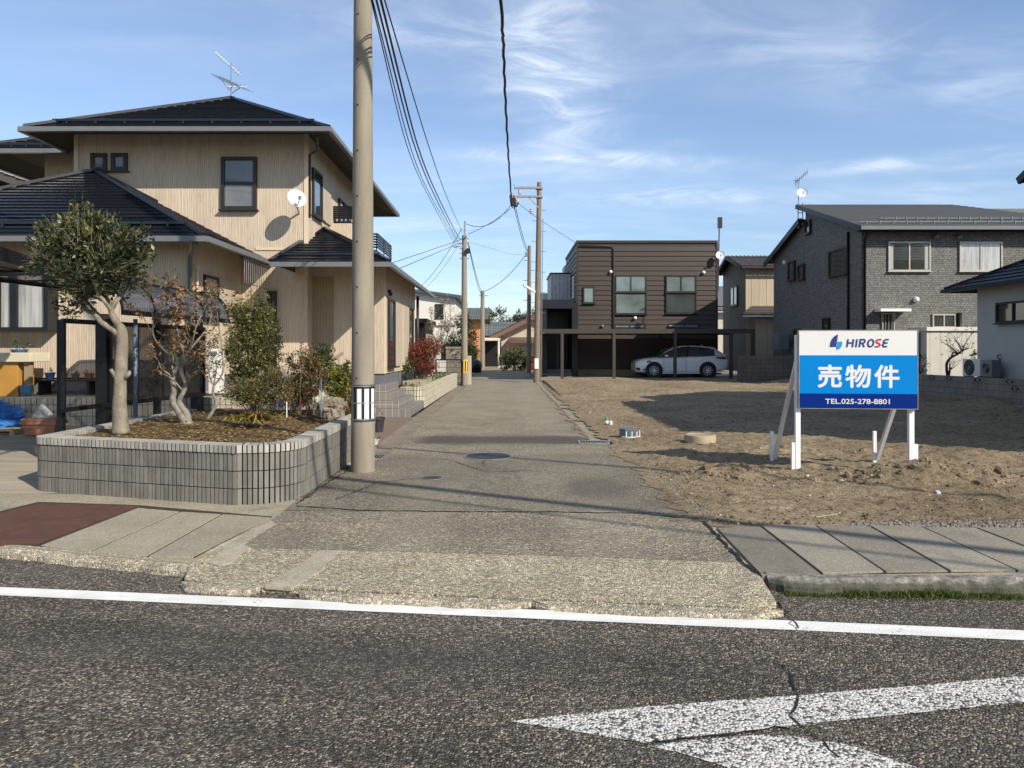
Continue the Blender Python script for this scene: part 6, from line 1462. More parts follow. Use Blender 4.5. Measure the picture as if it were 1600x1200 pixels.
mb = MB(); mb.box(xx(1160, 40.7), gx1, 40.62, 40.7, zz(495, 40.6), zz(492, 40.6)); mb.build('gutter', m_white, bg)
MB().box(xx(1181, 41), gx1, 41.0, Yg_ - .005, .3, zz(492, 41)).build('lean_to_wall', m_beige, bg)
fs = MB(); fs.box(xx(1112, 58), xx(1140, 58), 58, 62, 0, zz(480, 58)); rt = T('house', 'small distant house seen in the gap right of the brown house', 'house', (17, 60, 0)); fs.build('wall', plain('far_cream', (.5, .45, .36), .8), rt)
mb = MB(); mb.box(xx(1110, 57.5), xx(1150, 57.5), 57.6, 62, zz(478, 57.5), zz(447, 57.5)); mb.box(xx(1110, 57.4), xx(1150, 57.4), 57.2, 57.59, zz(484, 57.5), zz(480, 57.5)); mb.build('roof', seam('blue_grey_roof', (.13, .15, .17), .6), rt)

# ================================================================ grey tiled house
def mosaic(name, c1, c2, mort, bw, bh_):
    n = N(name); p = n.pos(); s = n.sep(p); uv = n.comb(n.math('ADD', s[0], s[1]), s[2], 0); b = n.n('ShaderNodeTexBrick'); n.L(uv, b.inputs['Vector']); b.inputs['Scale'].default_value = 1
    b.inputs['Brick Width'].default_value = bw; b.inputs['Row Height'].default_value = bh_; b.inputs['Mortar Size'].default_value = .014; b.inputs['Bias'].default_value = -.1; b.inputs['Color1'].default_value = c1 + (1,); b.inputs['Color2'].default_value = c2 + (1,); b.inputs['Mortar'].default_value = mort + (1,)
    g = n.ramp(n.noise(p, 14, 3, .7), [(.35, .62), (.55, 1), (.75, 1.45)]); col = n.mix(1, b.outputs['Color'], g, 'MULTIPLY'); n.bump(n.math('SUBTRACT', n.noise(p, 14, 3, .7), b.outputs['Fac']), .6, .03); return n.done(col, .8, 0, .3)
m_mos = mosaic('grey_stone_siding', (.165, .162, .15), (.25, .245, .225), (.115, .113, .108), .11, .085)
m_grroof = plain('grey_roof', (.068, .07, .066), .6, .15, 2, isl=.2)
m_alm = plain('pale_bronze_frame', (.42, .38, .31), .4, .06, 3, .3)
YG = 28.3; gh = T('house', 'grey stone patterned two-storey house with offset gable roof behind the sign', 'house', (18, 33, 0))
hx0 = xx(1346, YG); hx1 = 24.5; hz = zz(352, YG); yb_ = 37.6; ypk = 33.6; zpk = zz(322, ypk); zb2 = zz(404, yb_)
mb = MB(); A_ = [(hx0, YG, .2), (hx0, yb_, .2), (hx0, yb_, zb2), (hx0, ypk, zpk - .75), (hx0, ypk, zpk - .12), (hx0, YG, hz)]
B_ = [(hx1, y, z) for _, y, z in A_]; mb.poly(A_); mb.poly(B_[::-1])
for i in range(6): j = (i + 1) % 6; mb.quad(A_[j], A_[i], B_[i], B_[j])
mb.build('wall', m_mos, gh)
ov = .32; mb = MB()
f0, f1, p0_, p1_ = Vector((hx0 - ov, YG - .55, hz - .12)), Vector((hx1, YG - .55, hz - .12)), Vector((hx0 - ov, ypk + .35, zpk + .13)), Vector((hx1 - 3.2, ypk + .35, zpk + .13))
shingles(mb, f0, f1, p0_, p1_, 20, .02); mb.quad(f0 + Vector((0, 0, -.1)), p0_ + Vector((0, 0, -.12)), p1_ + Vector((0, 0, -.12)), f1 + Vector((0, 0, -.1)))
g0_, g1_, q0, q1 = Vector((hx0 - ov, yb_ + .55, zb2 - .2)), Vector((hx1, yb_ + .55, zb2 - .2)), Vector((hx0 - ov, ypk + .0, zpk - .62)), Vector((hx1, ypk, zpk - .62))
shingles(mb, g1_, g0_, q1, q0, 12, .03)
rg = mb.build('roof', m_grroof, gh)
mb = MB(); e = Vector((0, 0, -.09)); mb.bar(f0 + e, p0_ + e, .05, .2); mb.bar(g0_ + e, q0 + e, .06, .26); mb.bar(p0_ + e, p1_ + e, .06, .2); mb.build('barge_board', m_black, rg)
mb = MB(); mb.box(hx0 - ov, hx1, YG - .64, YG - .55, hz - .27, hz - .13); mb.build('gutter', m_gutr, rg)
mb = MB(); mb.box(hx0 - ov + .06, hx1, YG - .54, YG - .003, hz - .26, hz - .2); mb.build('eaves', m_black, rg)
mb = MB()
for t in (.09, .24):
    a, b = f0.lerp(p0_, t) + Vector((.25 + 1.3 * (t > .2), 0, .08)), f1.lerp(p1_, t) + Vector((-1.0, 0, .08)); mb.bar(a, b, .025, .035)
    for k in range(17): c = a.lerp(b, (k + .5) / 17); mb.box(c.x - .02, c.x + .02, c.y - .03, c.y + .03, c.z - .08, c.z + .06)
mb.build('snow_guard', m_gutr, rg)
winp(gh, YG, 1387, 378, 1453, 424, m_alm, g_int, mull=1, fw=.06); winp(gh, YG, 1498, 378, 1565, 424, m_alm, g_curt, mull=1, fw=.06)
winp(gh, YG, 1456, 491, 1492, 512, m_alm, g_int, mull=1, fw=.05); winp(gh, YG, 1377, 489, 1397, 518, m_alm, g_dark, mull=0, fw=.05, bars=3)
mb = MB(); mb.box(xx(1366, YG), xx(1413, YG), YG - .5, YG - .003, zz(489, YG) + .04, zz(484, YG) + .02); mb.build('window_canopy', m_white, gh)
mb = MB()                                       # net curtains drawn aside inside the left upper window
for px in (1390, 1446): c = at(px, 0, YG - .036); mb.box(xx(px - 2, YG), xx(px + 5, YG), YG - .04, YG - .034, zz(421, YG), zz(382, YG))
mb.build('curtain', plain('curtain_white', (.36, .36, .35), .8, .1, 20), gh)
for y0, y1, z0, z1 in ((29.3, 31.0, zz(430, 30), zz(388, 30)), (33.6, 34.3, zz(437, 34), zz(413, 34)), (34.7, 35.5, zz(438, 35), zz(408, 35)), (32.9, 33.5, zz(364, 33), zz(343, 33)), (31.0, 31.6, 2.2, 3.0), (34.2, 34.8, 1.9, 2.6)):
    win(gh, '-x', hx0, y0, y1, z0, z1, m_bronze, g_int, mull=0, fw=.07, d=.12)
pipe(gh, [(hx0 - .06, YG + 1.0, hz - .1), (hx0 - .06, YG + 1.0, .3)], .05, m_black)
pipe(gh, [(hx0 + .02, YG - .5, hz - .3), (hx0 + .1, YG - .07, hz - .55), (hx0 + .1, YG - .07, .3)], .05, m_black)
pipe(gh, [(xx(1497, YG), YG - .09, .4), (xx(1497, YG), YG - .09, zz(489, YG))], .09, m_black, 'flue_pipe')
for px, py, mt in ((1461, 370, m_gutr), (1497, 370, m_gutr), (1430, 468, m_white)):
    c = at(px, py, YG); MB().blob((c.x, c.y - .07, c.z), (.11, .13, .11), 2, 0).build('vent_hood', mt, gh, smooth=True)
c = Vector((hx0 - .06, 36.0, zz(410, 36))); MB().blob(c, (.1, .08, .12), 2, 0).build('vent_hood', m_white, gh, smooth=True)
ra = Vector((xx(1247, ypk + .4), ypk + .4, zpk - 1.0)); mb = MB()
for dx in (0, .22): mb.tube([ra + Vector((dx, 0, 0)), ra + Vector((dx, 0, 1.25))], .025, 5)
for k in range(4): mb.tube([ra + Vector((0, 0, .2 + .28 * k)), ra + Vector((.22, 0, .2 + .28 * k))], .02, 5)
mb.tube([ra + Vector((.02, 0, .9)), ra + Vector((.02, 0, 2.4))], .025, 5); t0 = ra + Vector((.02, 0, 2.3))
mb.tube([t0 + Vector((-.15, 0, -.1)), t0 + Vector((.3, -.3, .35))], .018, 5)
for k in range(7): c = t0 + Vector((-.15, 0, -.1)).lerp(Vector((.3, -.3, .35)), k / 6); mb.tube([c + Vector((-.05, -.12, .1)), c + Vector((.05, .12, -.1))], .008, 4)
mb.tube([t0 + Vector((-.12, 0, -.3)), t0 + Vector((-.12, 0, .25))], .012, 4); mb.tube([t0 + Vector((-.25, 0, 0)), t0 + Vector((.05, 0, 0))], .012, 4)
mb.build('aerial', m_steel, gh)
dish(gh, ra + Vector((.05, -.35, 1.62)), .24, (-.2, -.9, .3), m_dish, m_steel, ra + Vector((.02, 0, 1.6)))
mb = MB(); mb.box(hx0 - .75, hx0 - .2, 35.0, 35.9, zz(546, 35.4), zz(522, 35.4)); mb.build('outdoor_unit', m_gutr, gh, bevel=.02)
# ================================================================ shed, right house, block walls
ys_ = 27.2; sh2 = T('storage_shed', 'white ribbed metal storage shed in front of the grey house', 'shed', (xx(1480, ys_), ys_ + .7, .4))
n = N('ribbed_white'); p = n.pos(); s = n.sep(p); fr = n.math('FRACT', n.math('DIVIDE', s[0], .41)); d = n.math('ABSOLUTE', n.math('SUBTRACT', fr, .5)); d2 = n.math('ABSOLUTE', n.math('SUBTRACT', d, .06)); gq = n.math('SUBTRACT', 1, n.step(d2, .0, .035)); n.bump(gq, -.6, .03)
m_shed = n.done(n.mix(n.math('MULTIPLY', gq, .6), n.ramp(n.noise(p, 1.2, 5), [(.3, (.5, .48, .41)), (.7, (.58, .555, .48))]), (.2, .19, .16)), .5)
MB().box(xx(1448, ys_), xx(1530, ys_) + .3, ys_, ys_ + 1.5, .5, zz(517, ys_)).build('body', m_shed, sh2)
MB().box(xx(1433, ys_ + .3), xx(1447.5, ys_), ys_ + .4, ys_ + 1.4, .5, zz(519, ys_)).build('side_panel', m_gutr, sh2)
mb = MB(); mb.box(xx(1447, ys_) - .02, xx(1530, ys_) + .35, ys_ - .08, ys_ + 1.6, zz(517, ys_) + .002, zz(511, ys_)); mb.build('roof', m_ac, sh2)
wh = T('house', 'grey rendered house with dark hip roof cut off by the right edge', 'house', (19, 17, 0))
wx0 = 14.6; m_roofd = plain('dark_slate', (.010, .011, .016), .5, .25, 6, spec=.25, isl=.4); m_rend = plain('pale_render', (.40, .395, .37), .9, .06, 1.5, bump=.2, bsc=80)
MB().box(wx0, 24, 18.9, 22.05, .1, 3.6).build('wall', m_rend, wh)
hiproof(wh, 14.1, 24.5, 12.9, 22.9, 3.5, 19.3, 17.8, 17.9, 6.0, m_roofd, m_soff, m_roofd, 18, ins=.45, rise=.13, guard=False)
win(wh, '-x', wx0, 19.0, xx(1, 1) * 0 + 21.1, 2.36, 2.97, m_black, g_int, mull=2, fw=.06, d=.1)
mb = MB(); g_ = [(14.75, 8.9, .0), (14.75, 18.8, 0), (14.75, 18.8, 6.2), (14.75, 13.9, 8.7), (14.75, 8.9, 6.2)]; g2 = [(24, y, z) for _, y, z in g_]; mb.poly(g_); mb.poly(g2[::-1])
for i in range(5): j = (i + 1) % 5; mb.quad(g_[j], g_[i], g2[i], g2[j])
mb.build('upper_wall', m_rend, wh)
mb = MB(); ex0, ey0, ey1, ez, rz_ = 14.0, 8.3, 19.45, 6.27, 9.05; yr = (ey0 + ey1) / 2
shingles(mb, (ex0, ey0, ez), (24, ey0, ez), (ex0, yr, rz_), (24, yr, rz_), 14); shingles(mb, (24, ey1, ez), (ex0, ey1, ez), (24, yr, rz_), (ex0, yr, rz_), 14)
rn = mb.build('roof', m_roof, wh); mb = MB()
mb.bar((ex0, ey0, ez - .08), (ex0, yr, rz_ - .08), .08, .2); mb.bar((ex0, ey1, ez - .08), (ex0, yr, rz_ - .08), .08, .2); mb.build('barge_board', m_black, rn)
mb = MB(); mb.box(ex0 + .05, 24, ey1 - .06, ey1 + .06, ez - .12, ez); mb.box(ex0 + .05, 24, ey0 - .06, ey0 + .06, ez - .12, ez); mb.build('gutter', m_black, rn)
MB().box(11.25, 22, 7.4, 13.8, 0, 6.6).build('front_wing_wall', m_rend, wh)
hiproof(wh, 10.62, 22.6, 6.8, 14.4, 6.7, 15.2, 10.5, 10.6, 8.2, m_roof, m_soff, m_gutr, 12, guard=False)
acunit((14.08, 21.95, .73), .8, .28, .57, 'white air conditioner unit with round fan behind the low block wall', group='outdoor units by the bungalow', rz=-math.pi / 2)
ac2 = acunit((14.1, 21.08, .73), .42, .28, .55, 'narrow shaded appliance beside the round fan unit', mat=m_gutr, group='outdoor units by the bungalow', rz=-math.pi / 2)
mb = MB(); c = at(1562, 588, 21.0); mb.tube([c + Vector((0, 0, -.3)), c + Vector((0, 0, .5))], .025, 6); mb.tube([c + Vector((-.07, 0, .62)), c + Vector((-.05, 0, .54)), c + Vector((0, 0, .5)), c + Vector((.05, 0, .54)), c + Vector((.07, 0, .62)), c + Vector((0, 0, .64)), c + Vector((-.07, 0, .62))], .02, 6); mb.thing('shovel', m_gutr, 'grey shovel with D handle leaning behind the low block wall', 'shovel')
m_oldb = plain('old_block', (.20, .18, .15), .95, .4, 1.6, bump=.6, bsc=60, streak=.55)
def blockwall(a, b, z0, h, rows, name, label, holes=(), mat=None):
    a = Vector(a + (0,)); b = Vector(b + (0,)); d = (b - a).normalized(); L = (b - a).length; nn = Vector((d.y, -d.x, 0)); rt = T(name, label, 'wall', (a + b) / 2); core = MB(); bl = MB(); hb = MB(); hp = MB(); bh2 = h / rows; bw = .4
    core.hexa([p + Vector((0, 0, z)) for z in (z0, z0 + h - .01) for p in (a - nn * .06, b - nn * .06, b + nn * .04, a + nn * .04)])
    for r in range(rows):
        k = int(L / bw)
        for i in range(k + 1):
            s0 = max(0, i * bw - (bw / 2 if r % 2 else 0)) + .005; s1 = min(L, (i + 1) * bw - (bw / 2 if r % 2 else 0)) - .005
            if s1 - s0 < .05: continue
            zA, zB = z0 + r * bh2 + .004, z0 + (r + 1) * bh2 - .004; o = .055 + R.uniform(-.002, .002); hole = any(abs((s0 + s1) / 2 - q) < bw / 2 for q in holes) and r == rows - 1 - (1 if len(holes) and (s0 + s1) / 2 > L * .62 else 0)
            P_ = lambda s, z, oo: a + d * s + nn * oo + Vector((0, 0, z))
            bl.hexa([P_(s0, zA, .02), P_(s1, zA, .02), P_(s1, zA, o), P_(s0, zA, o), P_(s0, zB, .02), P_(s1, zB, .02), P_(s1, zB, o), P_(s0, zB, o)])
            if hole:
                cs, cz = (s0 + s1) / 2, (zA + zB) / 2
                for ds, dz, ww, hh in ((-.1, 0, .05, .045), (.1, 0, .05, .045), (-.045, .055, .035, .02), (.045, .055, .035, .02), (-.045, -.055, .035, .02), (.045, -.055, .035, .02)):
                    hb.poly([P_(cs + ds - ww, cz + dz, o + .003), P_(cs + ds, cz + dz - hh, o + .003), P_(cs + ds + ww, cz + dz, o + .003), P_(cs + ds, cz + dz + hh, o + .003)])
    core.build('core', m_core, rt); bl.build('blocks', mat or m_oldb, rt)
    if hb.v: hb.build('vent_openings', m_dark, rt)
blockwall((xx(1152, 32.6), 32.6), (xx(1260, 32.0), 32.0), .0, 1.32, 7, 'block_wall', 'taller weathered block wall between the carport and the sign', mat=plain('dark_block', (.12, .105, .09), .95, .35, 1.6, bump=.6, bsc=60, streak=.5))
wa, wb = (13.66, 24.1), (14.2, 17.0)
def holepos(px):
    lo_, hi_ = 0, 1
    for _ in range(40):
        m = (lo_ + hi_) / 2; x = wa[0] + (wb[0] - wa[0]) * m; y = wa[1] + (wb[1] - wa[1]) * m
        if CX + x / y * F < px: lo_ = m
        else: hi_ = m
    return lo_ * (Vector(wb) - Vector(wa)).length
blockwall(wa, wb, .04, .74, 4, 'block_wall', 'low block wall with diamond vent holes in front of the bungalow', [holepos(p) for p in (1457, 1492, 1533, 1583)])
blockwall((xx(1240, 31.9), 31.9), (13.62, 24.15), .0, .85, 4, 'block_wall', 'shaded block wall running behind the sign board')
# garden plants behind the low wall
Y = 24.6
main = [([q(1481, 590), q(1479, 575), q(1480, 566), q(1487, 558), q(1497, 553), q(1503, 548), q(1512, 545)], [.05, .045, .042, .038, .032, .025, .016]), ([q(1482, 590), q(1484, 578), q(1484, 570)], [.036, .03, .02]), ([q(1487, 558), q(1488, 553), q(1492, 551), q(1501, 552)], [.03, .026, .022, .02]),
        ([q(1497, 553), q(1490, 546), q(1482, 540), q(1476, 537)], [.03, .02, .015, .01]), ([q(1503, 548), q(1498, 538), q(1492, 530)], [.025, .018, .01]), ([q(1503, 548), q(1510, 534), q(1518, 522)], [.02, .014, .01])]
branchy('bare_plum', 'dark gnarled leafless tree in front of the white storage shed', q(1481, 592), Y, main, 6, [leafmat('plum_leaf', (.12, .05, .03), .4)], 60, .09, .04, seed=12, bark=plain('dark_bark', (.05, .038, .03), .9, .3, 12))
Y = 24.8
plant('garden_shrub', 'small reddish green shrub showing beside the right edge of the sign', 'shrub', q(1438, 592), [(wob(q(1438, 592), q(1438, 556), 4, .04), .02)], [(q(1440, 568), (.2, .2, .4)), (q(1436, 580), (.22, .2, .2))], [m_nan[2], m_nan[3], m_rust_l[1]], 200, .09, .04, m_stem, .08, 7)
Y = 24.2
plant('garden_shrub', 'tiny dark shrub between bare tree and air conditioner', 'shrub', q(1522, 590), [(wob(q(1522, 590), q(1523, 558), 4, .03), .015)], [(q(1522, 560), (.12, .12, .25))], [m_nan[3], m_rust_l[1]], 90, .08, .04, m_stem, .07, 6)

# ================================================================ things on the lot
def lz(x, y): return lot_h(x, y)
c = gr(983, 684); zb = lz(c.x, c.y) - .01
rt = T('junction_pit', 'squat blue grey metal box in a white pipe cage on the bare soil', 'metal box', (c.x, c.y, zb))
w, h_ = .15, .17; o8 = [(math.cos(math.radians(22.5 + 45 * k)), math.sin(math.radians(22.5 + 45 * k))) for k in range(8)]
mb = MB(); mb.add([(c.x - .03 + x * w, c.y + y * w * .9, zb + z) for z in (0, h_) for x, y in o8], [tuple(range(7, -1, -1)), tuple(range(8, 16))] + [(i, (i + 1) % 8, 8 + (i + 1) % 8, 8 + i) for i in range(8)])
mb.build('casing', plain('zinc_blue', (.17, .22, .26), .35, .3, 14, .6), rt, bevel=.008)
mb = MB(); z0 = zb + .02
for a in range(-60, 70, 30): an_ = math.radians(a - 55); px_, py_ = c.x + math.cos(an_) * .19, c.y + math.sin(an_) * .19; mb.tube([(px_, py_, zb), (px_, py_, zb + .13)], .009, 6)
mb.tube([(c.x + math.cos(math.radians(a)) * .19, c.y + math.sin(math.radians(a)) * .19, zb + .03) for a in range(-140, 30, 15)], .009, 6); mb.build('cage', m_white, rt)
c = gr(948, 664); zb = lz(c.x, c.y)
rt = T('green_bottle', 'pale green striped bottle stuck upright in the soil left of the metal box', 'bottle', (c.x, c.y, zb)); mb = MB(); mb.lathe([(.035, 0), (.037, .1), (.03, .13), (.02, .15), (.018, .18), (.0001, .18)], (c.x, c.y, zb), 12); mb.build('body', plain('green_plastic', (.05, .22, .10), .4, .4, 25), rt, smooth=True)
MB().lathe([(.0375, .02), (.0378, .09)], (c.x, c.y, zb), 12).build('wrapper', m_white, rt, smooth=True)
mb = MB(); mb.lathe([(.03, 0), (.03, .07), (.015, .09), (.0001, .09)], (c.x + .085, c.y - .02, zb), 10); mb.thing('white_cap', m_white, 'small white plastic cap beside the green bottle', 'cap')
c = gr(1094, 692); zb = lz(c.x, c.y)
rt = T('concrete_ring', 'buff round concrete manhole ring half buried in the soil', 'manhole ring', (c.x, c.y, zb)); MB().lathe([(.255, -.05), (.26, .035), (.255, .075), (.235, .08), (.2, .08), (.195, .07), (.0001, .068)], (c.x, c.y, zb), 32).build('ring', plain('buff_concrete', (.36, .30, .20), .9, .2, 8, bump=.4, bsc=60), rt, auto=40)
MB().lathe([(.2, .0705), (.0001, .0715)], (c.x, c.y, zb), 28).build('lid', plain('ring_lid', (.3, .25, .17), .9, .2, 12), rt)
for px, py, lab, dx in ((1292, 806, 'thin pale straw lying on the soil near the pavement', .24), (1466, 771, 'small white stone chip on the soil right of the sign', .03)):
    c = gr(px, py); zb = lz(c.x, c.y); MB().bar((c.x - dx / 2, c.y - .04, zb + .012), (c.x + dx / 2, c.y + .05, zb + .02), .014 if dx > .1 else .035, .01 if dx > .1 else .03).thing('straw' if dx > .1 else 'stone_chip', m_pal if dx > .1 else m_white, lab, 'straw' if dx > .1 else 'stone')

# ================================================================ the sign
a = gr(1246, 738); b = gr(1425, 741); sg = T('sale_sign', 'blue and white property sign board on white posts standing on the bare lot', 'sign', (a.x, a.y, 0), rz=math.atan2(b.y - a.y, b.x - a.x))
m_sw = plain('sign_white', (.66, .65, .625), .5, .02, 2); m_sb = plain('sign_blue', (.0, .19, .53), .6, .02, 2, spec=.08); m_sn = plain('sign_navy', (.0, .02, .17), .6, .02, 2, spec=.08); m_ink = plain('sign_ink', (.012, .04, .18), .4, .02); m_redk = plain('sign_red', (.48, .012, .03), .4, .02); m_cy = plain('sign_cyan', (.0, .26, .62), .4, .02)
m_post = plain('post_white', (.74, .735, .72), .6, .08, 5); m_post2 = plain('brace_white', (.6, .58, .56), .6, .08, 5)
Ls = (Vector((b.x, b.y)) - Vector((a.x, a.y))).length; W0, W1 = .01, Ls + .045; ZT, Z1, Z2, Z3 = zz(517, 9.06), zz(555, 9.04), zz(614.5, 9.02), zz(637.5, 9.0)
sb = MB().box(W0, W1, -.045, .0, Z3, ZT).build('board', m_sw, sg, local=True)
MB().box(W0, W1, -.048, -.0452, Z2, Z1).build('blue_field', m_sb, sb, local=True); MB().box(W0, W1, -.0481, -.0452, Z3, Z2 - .0005).build('navy_field', m_sn, sb, local=True)
mb = MB(); e = .008
mb.box(W0 - e, W0 - .0005, -.05, .012, Z3 - e, ZT + e); mb.box(W1 + .0005, W1 + e, -.05, .012, Z3 - e, ZT + e); mb.box(W0, W1, -.049, .012, ZT + .0005, ZT + e); mb.box(W0, W1, -.049, .012, Z3 - e, Z3 - .0005); mb.build('edge_trim', m_gal, sb, local=True)
def lettering(txt, x, z, size, mat, width, bold=0, shear=0, dy=-.0488):
    t = bpy.data.curves.new('lettering', 'FONT'); t.body = txt; t.size = size; t.shear = shear; t.resolution_u = 6
    o = bpy.data.objects.new('lettering', t); COL.objects.link(o); dg = bpy.context.evaluated_depsgraph_get(); me = bpy.data.meshes.new_from_object(o.evaluated_get(dg)); bpy.data.objects.remove(o)
    xs_ = [v.co.x for v in me.vertices]; w0 = max(xs_) - min(xs_); k = width / w0; x00 = min(xs_); ys2 = [v.co.y for v in me.vertices]; y00 = min(ys2)
    mb = MB(); fs = [tuple(p.vertices) for p in me.polygons]; k *= (width - 2 * bold) / width
    for i, (bx, bz) in enumerate(((0, 0), (1, 0), (-1, 0), (0, 1), (0, -1), (.7, .7), (-.7, .7), (.7, -.7), (-.7, -.7))[:9 if bold else 1]):   # heavier strokes: the outline thickened all round
        mb.add([(x + bold + (v.co.x - x00) * k + bx * bold, dy - .00004 * i, z + (v.co.y - y00) + bz * bold) for v in me.vertices], fs)
    return mb.build('lettering', mat, sb, local=True)
def sx2(px): return (px - 1248.5) / (1431.5 - 1248.5) * (W1 - W0) + W0
for ch, p0x, p1x in (('売', 1277, 1315), ('物', 1320, 1360), ('件', 1365, 1404)): lettering(ch, sx2(p0x), zz(604.5, 9.03), .30, m_sw, sx2(p1x) - sx2(p0x), .0075)
lettering('TEL.025-278-8801', sx2(1289), zz(630.5, 9.0), .088, m_sw, sx2(1389) - sx2(1289), .0012)
hz0 = zz(542.5, 9.05)
hl_ = dict(zip('HIROSE', ((1321.5, 1334.5), (1335, 1340.5), (1341, 1352.5), (1353.5, 1366), (1365.5, 1377), (1376.5, 1388))))
def glyph(strokes, x0, x1, z0, z1, mat, w, sh=.28):
    mb = MB(); hh = z1 - z0; ww = x1 - x0 - sh * hh * .5
    for st in strokes:
        pts = [Vector((x0 + u * ww + (v * hh) * sh * .5, -.0505, z0 + v * hh)) for u, v in st]
        for i in range(len(pts) - 1):
            d = (pts[i + 1] - pts[i]).normalized(); o_ = Vector((-d.z, 0, d.x)) * w / 2; e0, e1 = d * (w * .3 if i else 0), d * (w * .3 if i < len(pts) - 2 else 0)
            yy = Vector((0, -.00006 * i, 0)); mb.quad(pts[i] - o_ - e0 + yy, pts[i + 1] - o_ + e1 + yy, pts[i + 1] + o_ + e1 + yy, pts[i] + o_ - e0 + yy)
    mb.build('lettering', mat, sb, local=True)
G = {'H': [[(.12, 0), (.12, 1)], [(.88, 0), (.88, 1)], [(.12, .52), (.88, .52)]], 'I': [[(.5, 0), (.5, 1)]], 'R': [[(.12, 0), (.12, 1)], [(.0, .94), (.7, .94), (.86, .84), (.86, .62), (.7, .5), (.15, .5)], [(.5, .5), (.9, 0)]],
     'O': [[(.5 + .40 * math.cos(t * math.pi / 8), .5 + .44 * math.sin(t * math.pi / 8)) for t in range(17)]], 'S': [[(.95, .93), (.4, .93), (.18, .82), (.18, .66), (.35, .54), (.62, .46), (.8, .34), (.8, .2), (.6, .07), (.05, .07)]], 'E': [[(.98, .93), (.45, .93), (.2, .78), (.25, .6), (.45, .52), (.85, .52)], [(.45, .52), (.2, .44), (.12, .24), (.3, .07), (.85, .07)]]}
for ch, (p, r_) in hl_.items(): glyph(G[ch], sx2(p), sx2(r_), hz0, zz(530, 9.05), m_redk if ch == 'S' else m_ink, .0185)
mb = MB(); pr = [(1309, 522.5), (1304, 525), (1300, 529), (1297.3, 535), (1296.2, 542), (1306.5, 542), (1307, 536), (1308, 530)]; mb.poly([(sx2(x), -.0502, zz(y, 9.06)) for x, y in pr][::-1]); mb.build('emblem', m_ink, sb, local=True)
mb = MB(); pr = [(1308.5, 534), (1315.5, 534), (1315, 540), (1312, 544.5), (1307, 547), (1307, 541), (1308.5, 540)]; mb.poly([(sx2(x), -.0502, zz(y, 9.06)) for x, y in pr][::-1]); mb.build('emblem', m_cy, sb, local=True)
for x, bx_, gz_ in ((-.02, -.045, .0), (Ls - .03, Ls + .025, .0)):
    z0 = lz(*(Vector((a.x, a.y)) + (Vector((b.x, b.y)) - Vector((a.x, a.y))) * (x / Ls))) - .05
    MB().box(x - .002, x + .06, .001, .062, z0, ZT - .05).build('post', m_post, sg, local=True, bevel=.003)
    s_ = -1 if x < .5 else 1; xa3 = x - .004 if s_ < 0 else x + .062; MB().box(xa3, xa3 + s_ * .045, .005, .055, z0, z0 + .38).build('stake', m_post, sg, local=True, bevel=.003)
for x in (-.02, Ls - .03):
    zb = lz(a.x + max(x, 0), a.y + .95); MB().bar((x + .03, .065, ZT - .38), (x - .02, .92, zb + .02), .045, .05).build('brace', m_post2, sg, local=True)
    MB().box(x - .075, x - .03, .91, .955, zb - .05, zb + .40).build('stake', m_post, sg, local=True, bevel=.003)
# ================================================================ far end of the lane
Yw = 52.0; wh2 = T('house', 'white two-storey house with dark blue sloping roof beyond the cream house', 'house', (-8, 55, 0))
m_wh = plain('white_wall', (.66, .63, .56), .8, .05, 1)
x0, x1 = xx(600, Yw), xx(711, Yw); mb = MB(); fr_ = [(x0, Yw, 0), (x1, Yw, 0), (x1, Yw, zz(464, Yw)), (x0, Yw, zz(448, Yw))]; bk = [(x, 60, z) for x, _, z in fr_]; mb.poly(fr_); mb.poly(bk[::-1])
for i in range(4): j = (i + 1) % 4; mb.quad(fr_[j], fr_[i], bk[i], bk[j])
mb.build('wall', m_wh, wh2)
mb = MB(); mb.slab([(x0 - .3, Yw - .5, zz(445, Yw)), (x1 + .45, Yw - .5, zz(462, Yw)), (x1 + .45, 60.5, zz(462, Yw)), (x0 - .3, 60.5, zz(445, Yw))], .2); mb.build('roof', plain('blue_roof', (.06, .09, .12), .4), wh2)
winp(wh2, Yw, 680, 475, 693, 497, m_bronze, g_dark, mull=1, fw=.08); winp(wh2, Yw, 690, 535, 706, 560, m_bronze, g_dark, mull=1, fw=.08)
mb = MB(); mb.box(x0, x1 + .03, Yw - .03, Yw - .002, zz(511, Yw), zz(508, Yw)); mb.build('band', m_gutr, wh2)
sd = T('shed', 'dark timber lean-to at the far corner of the cream house', 'shed', (-4, 27, 0)); MB().box(-4.4, xx(664, 27), 27, 30, 0, zz(505, 27)).build('wall', m_bronze, sd); mb = MB(); mb.box(-4.6, xx(668, 27), 26.8, 30.2, zz(505, 27) + .002, zz(498, 27)); mb.build('roof', m_smoke, sd); win(sd, '+x', xx(664, 27), 27.4, 29.6, 1.0, 2.2, m_alm, g_curt, mull=1, fw=.08)
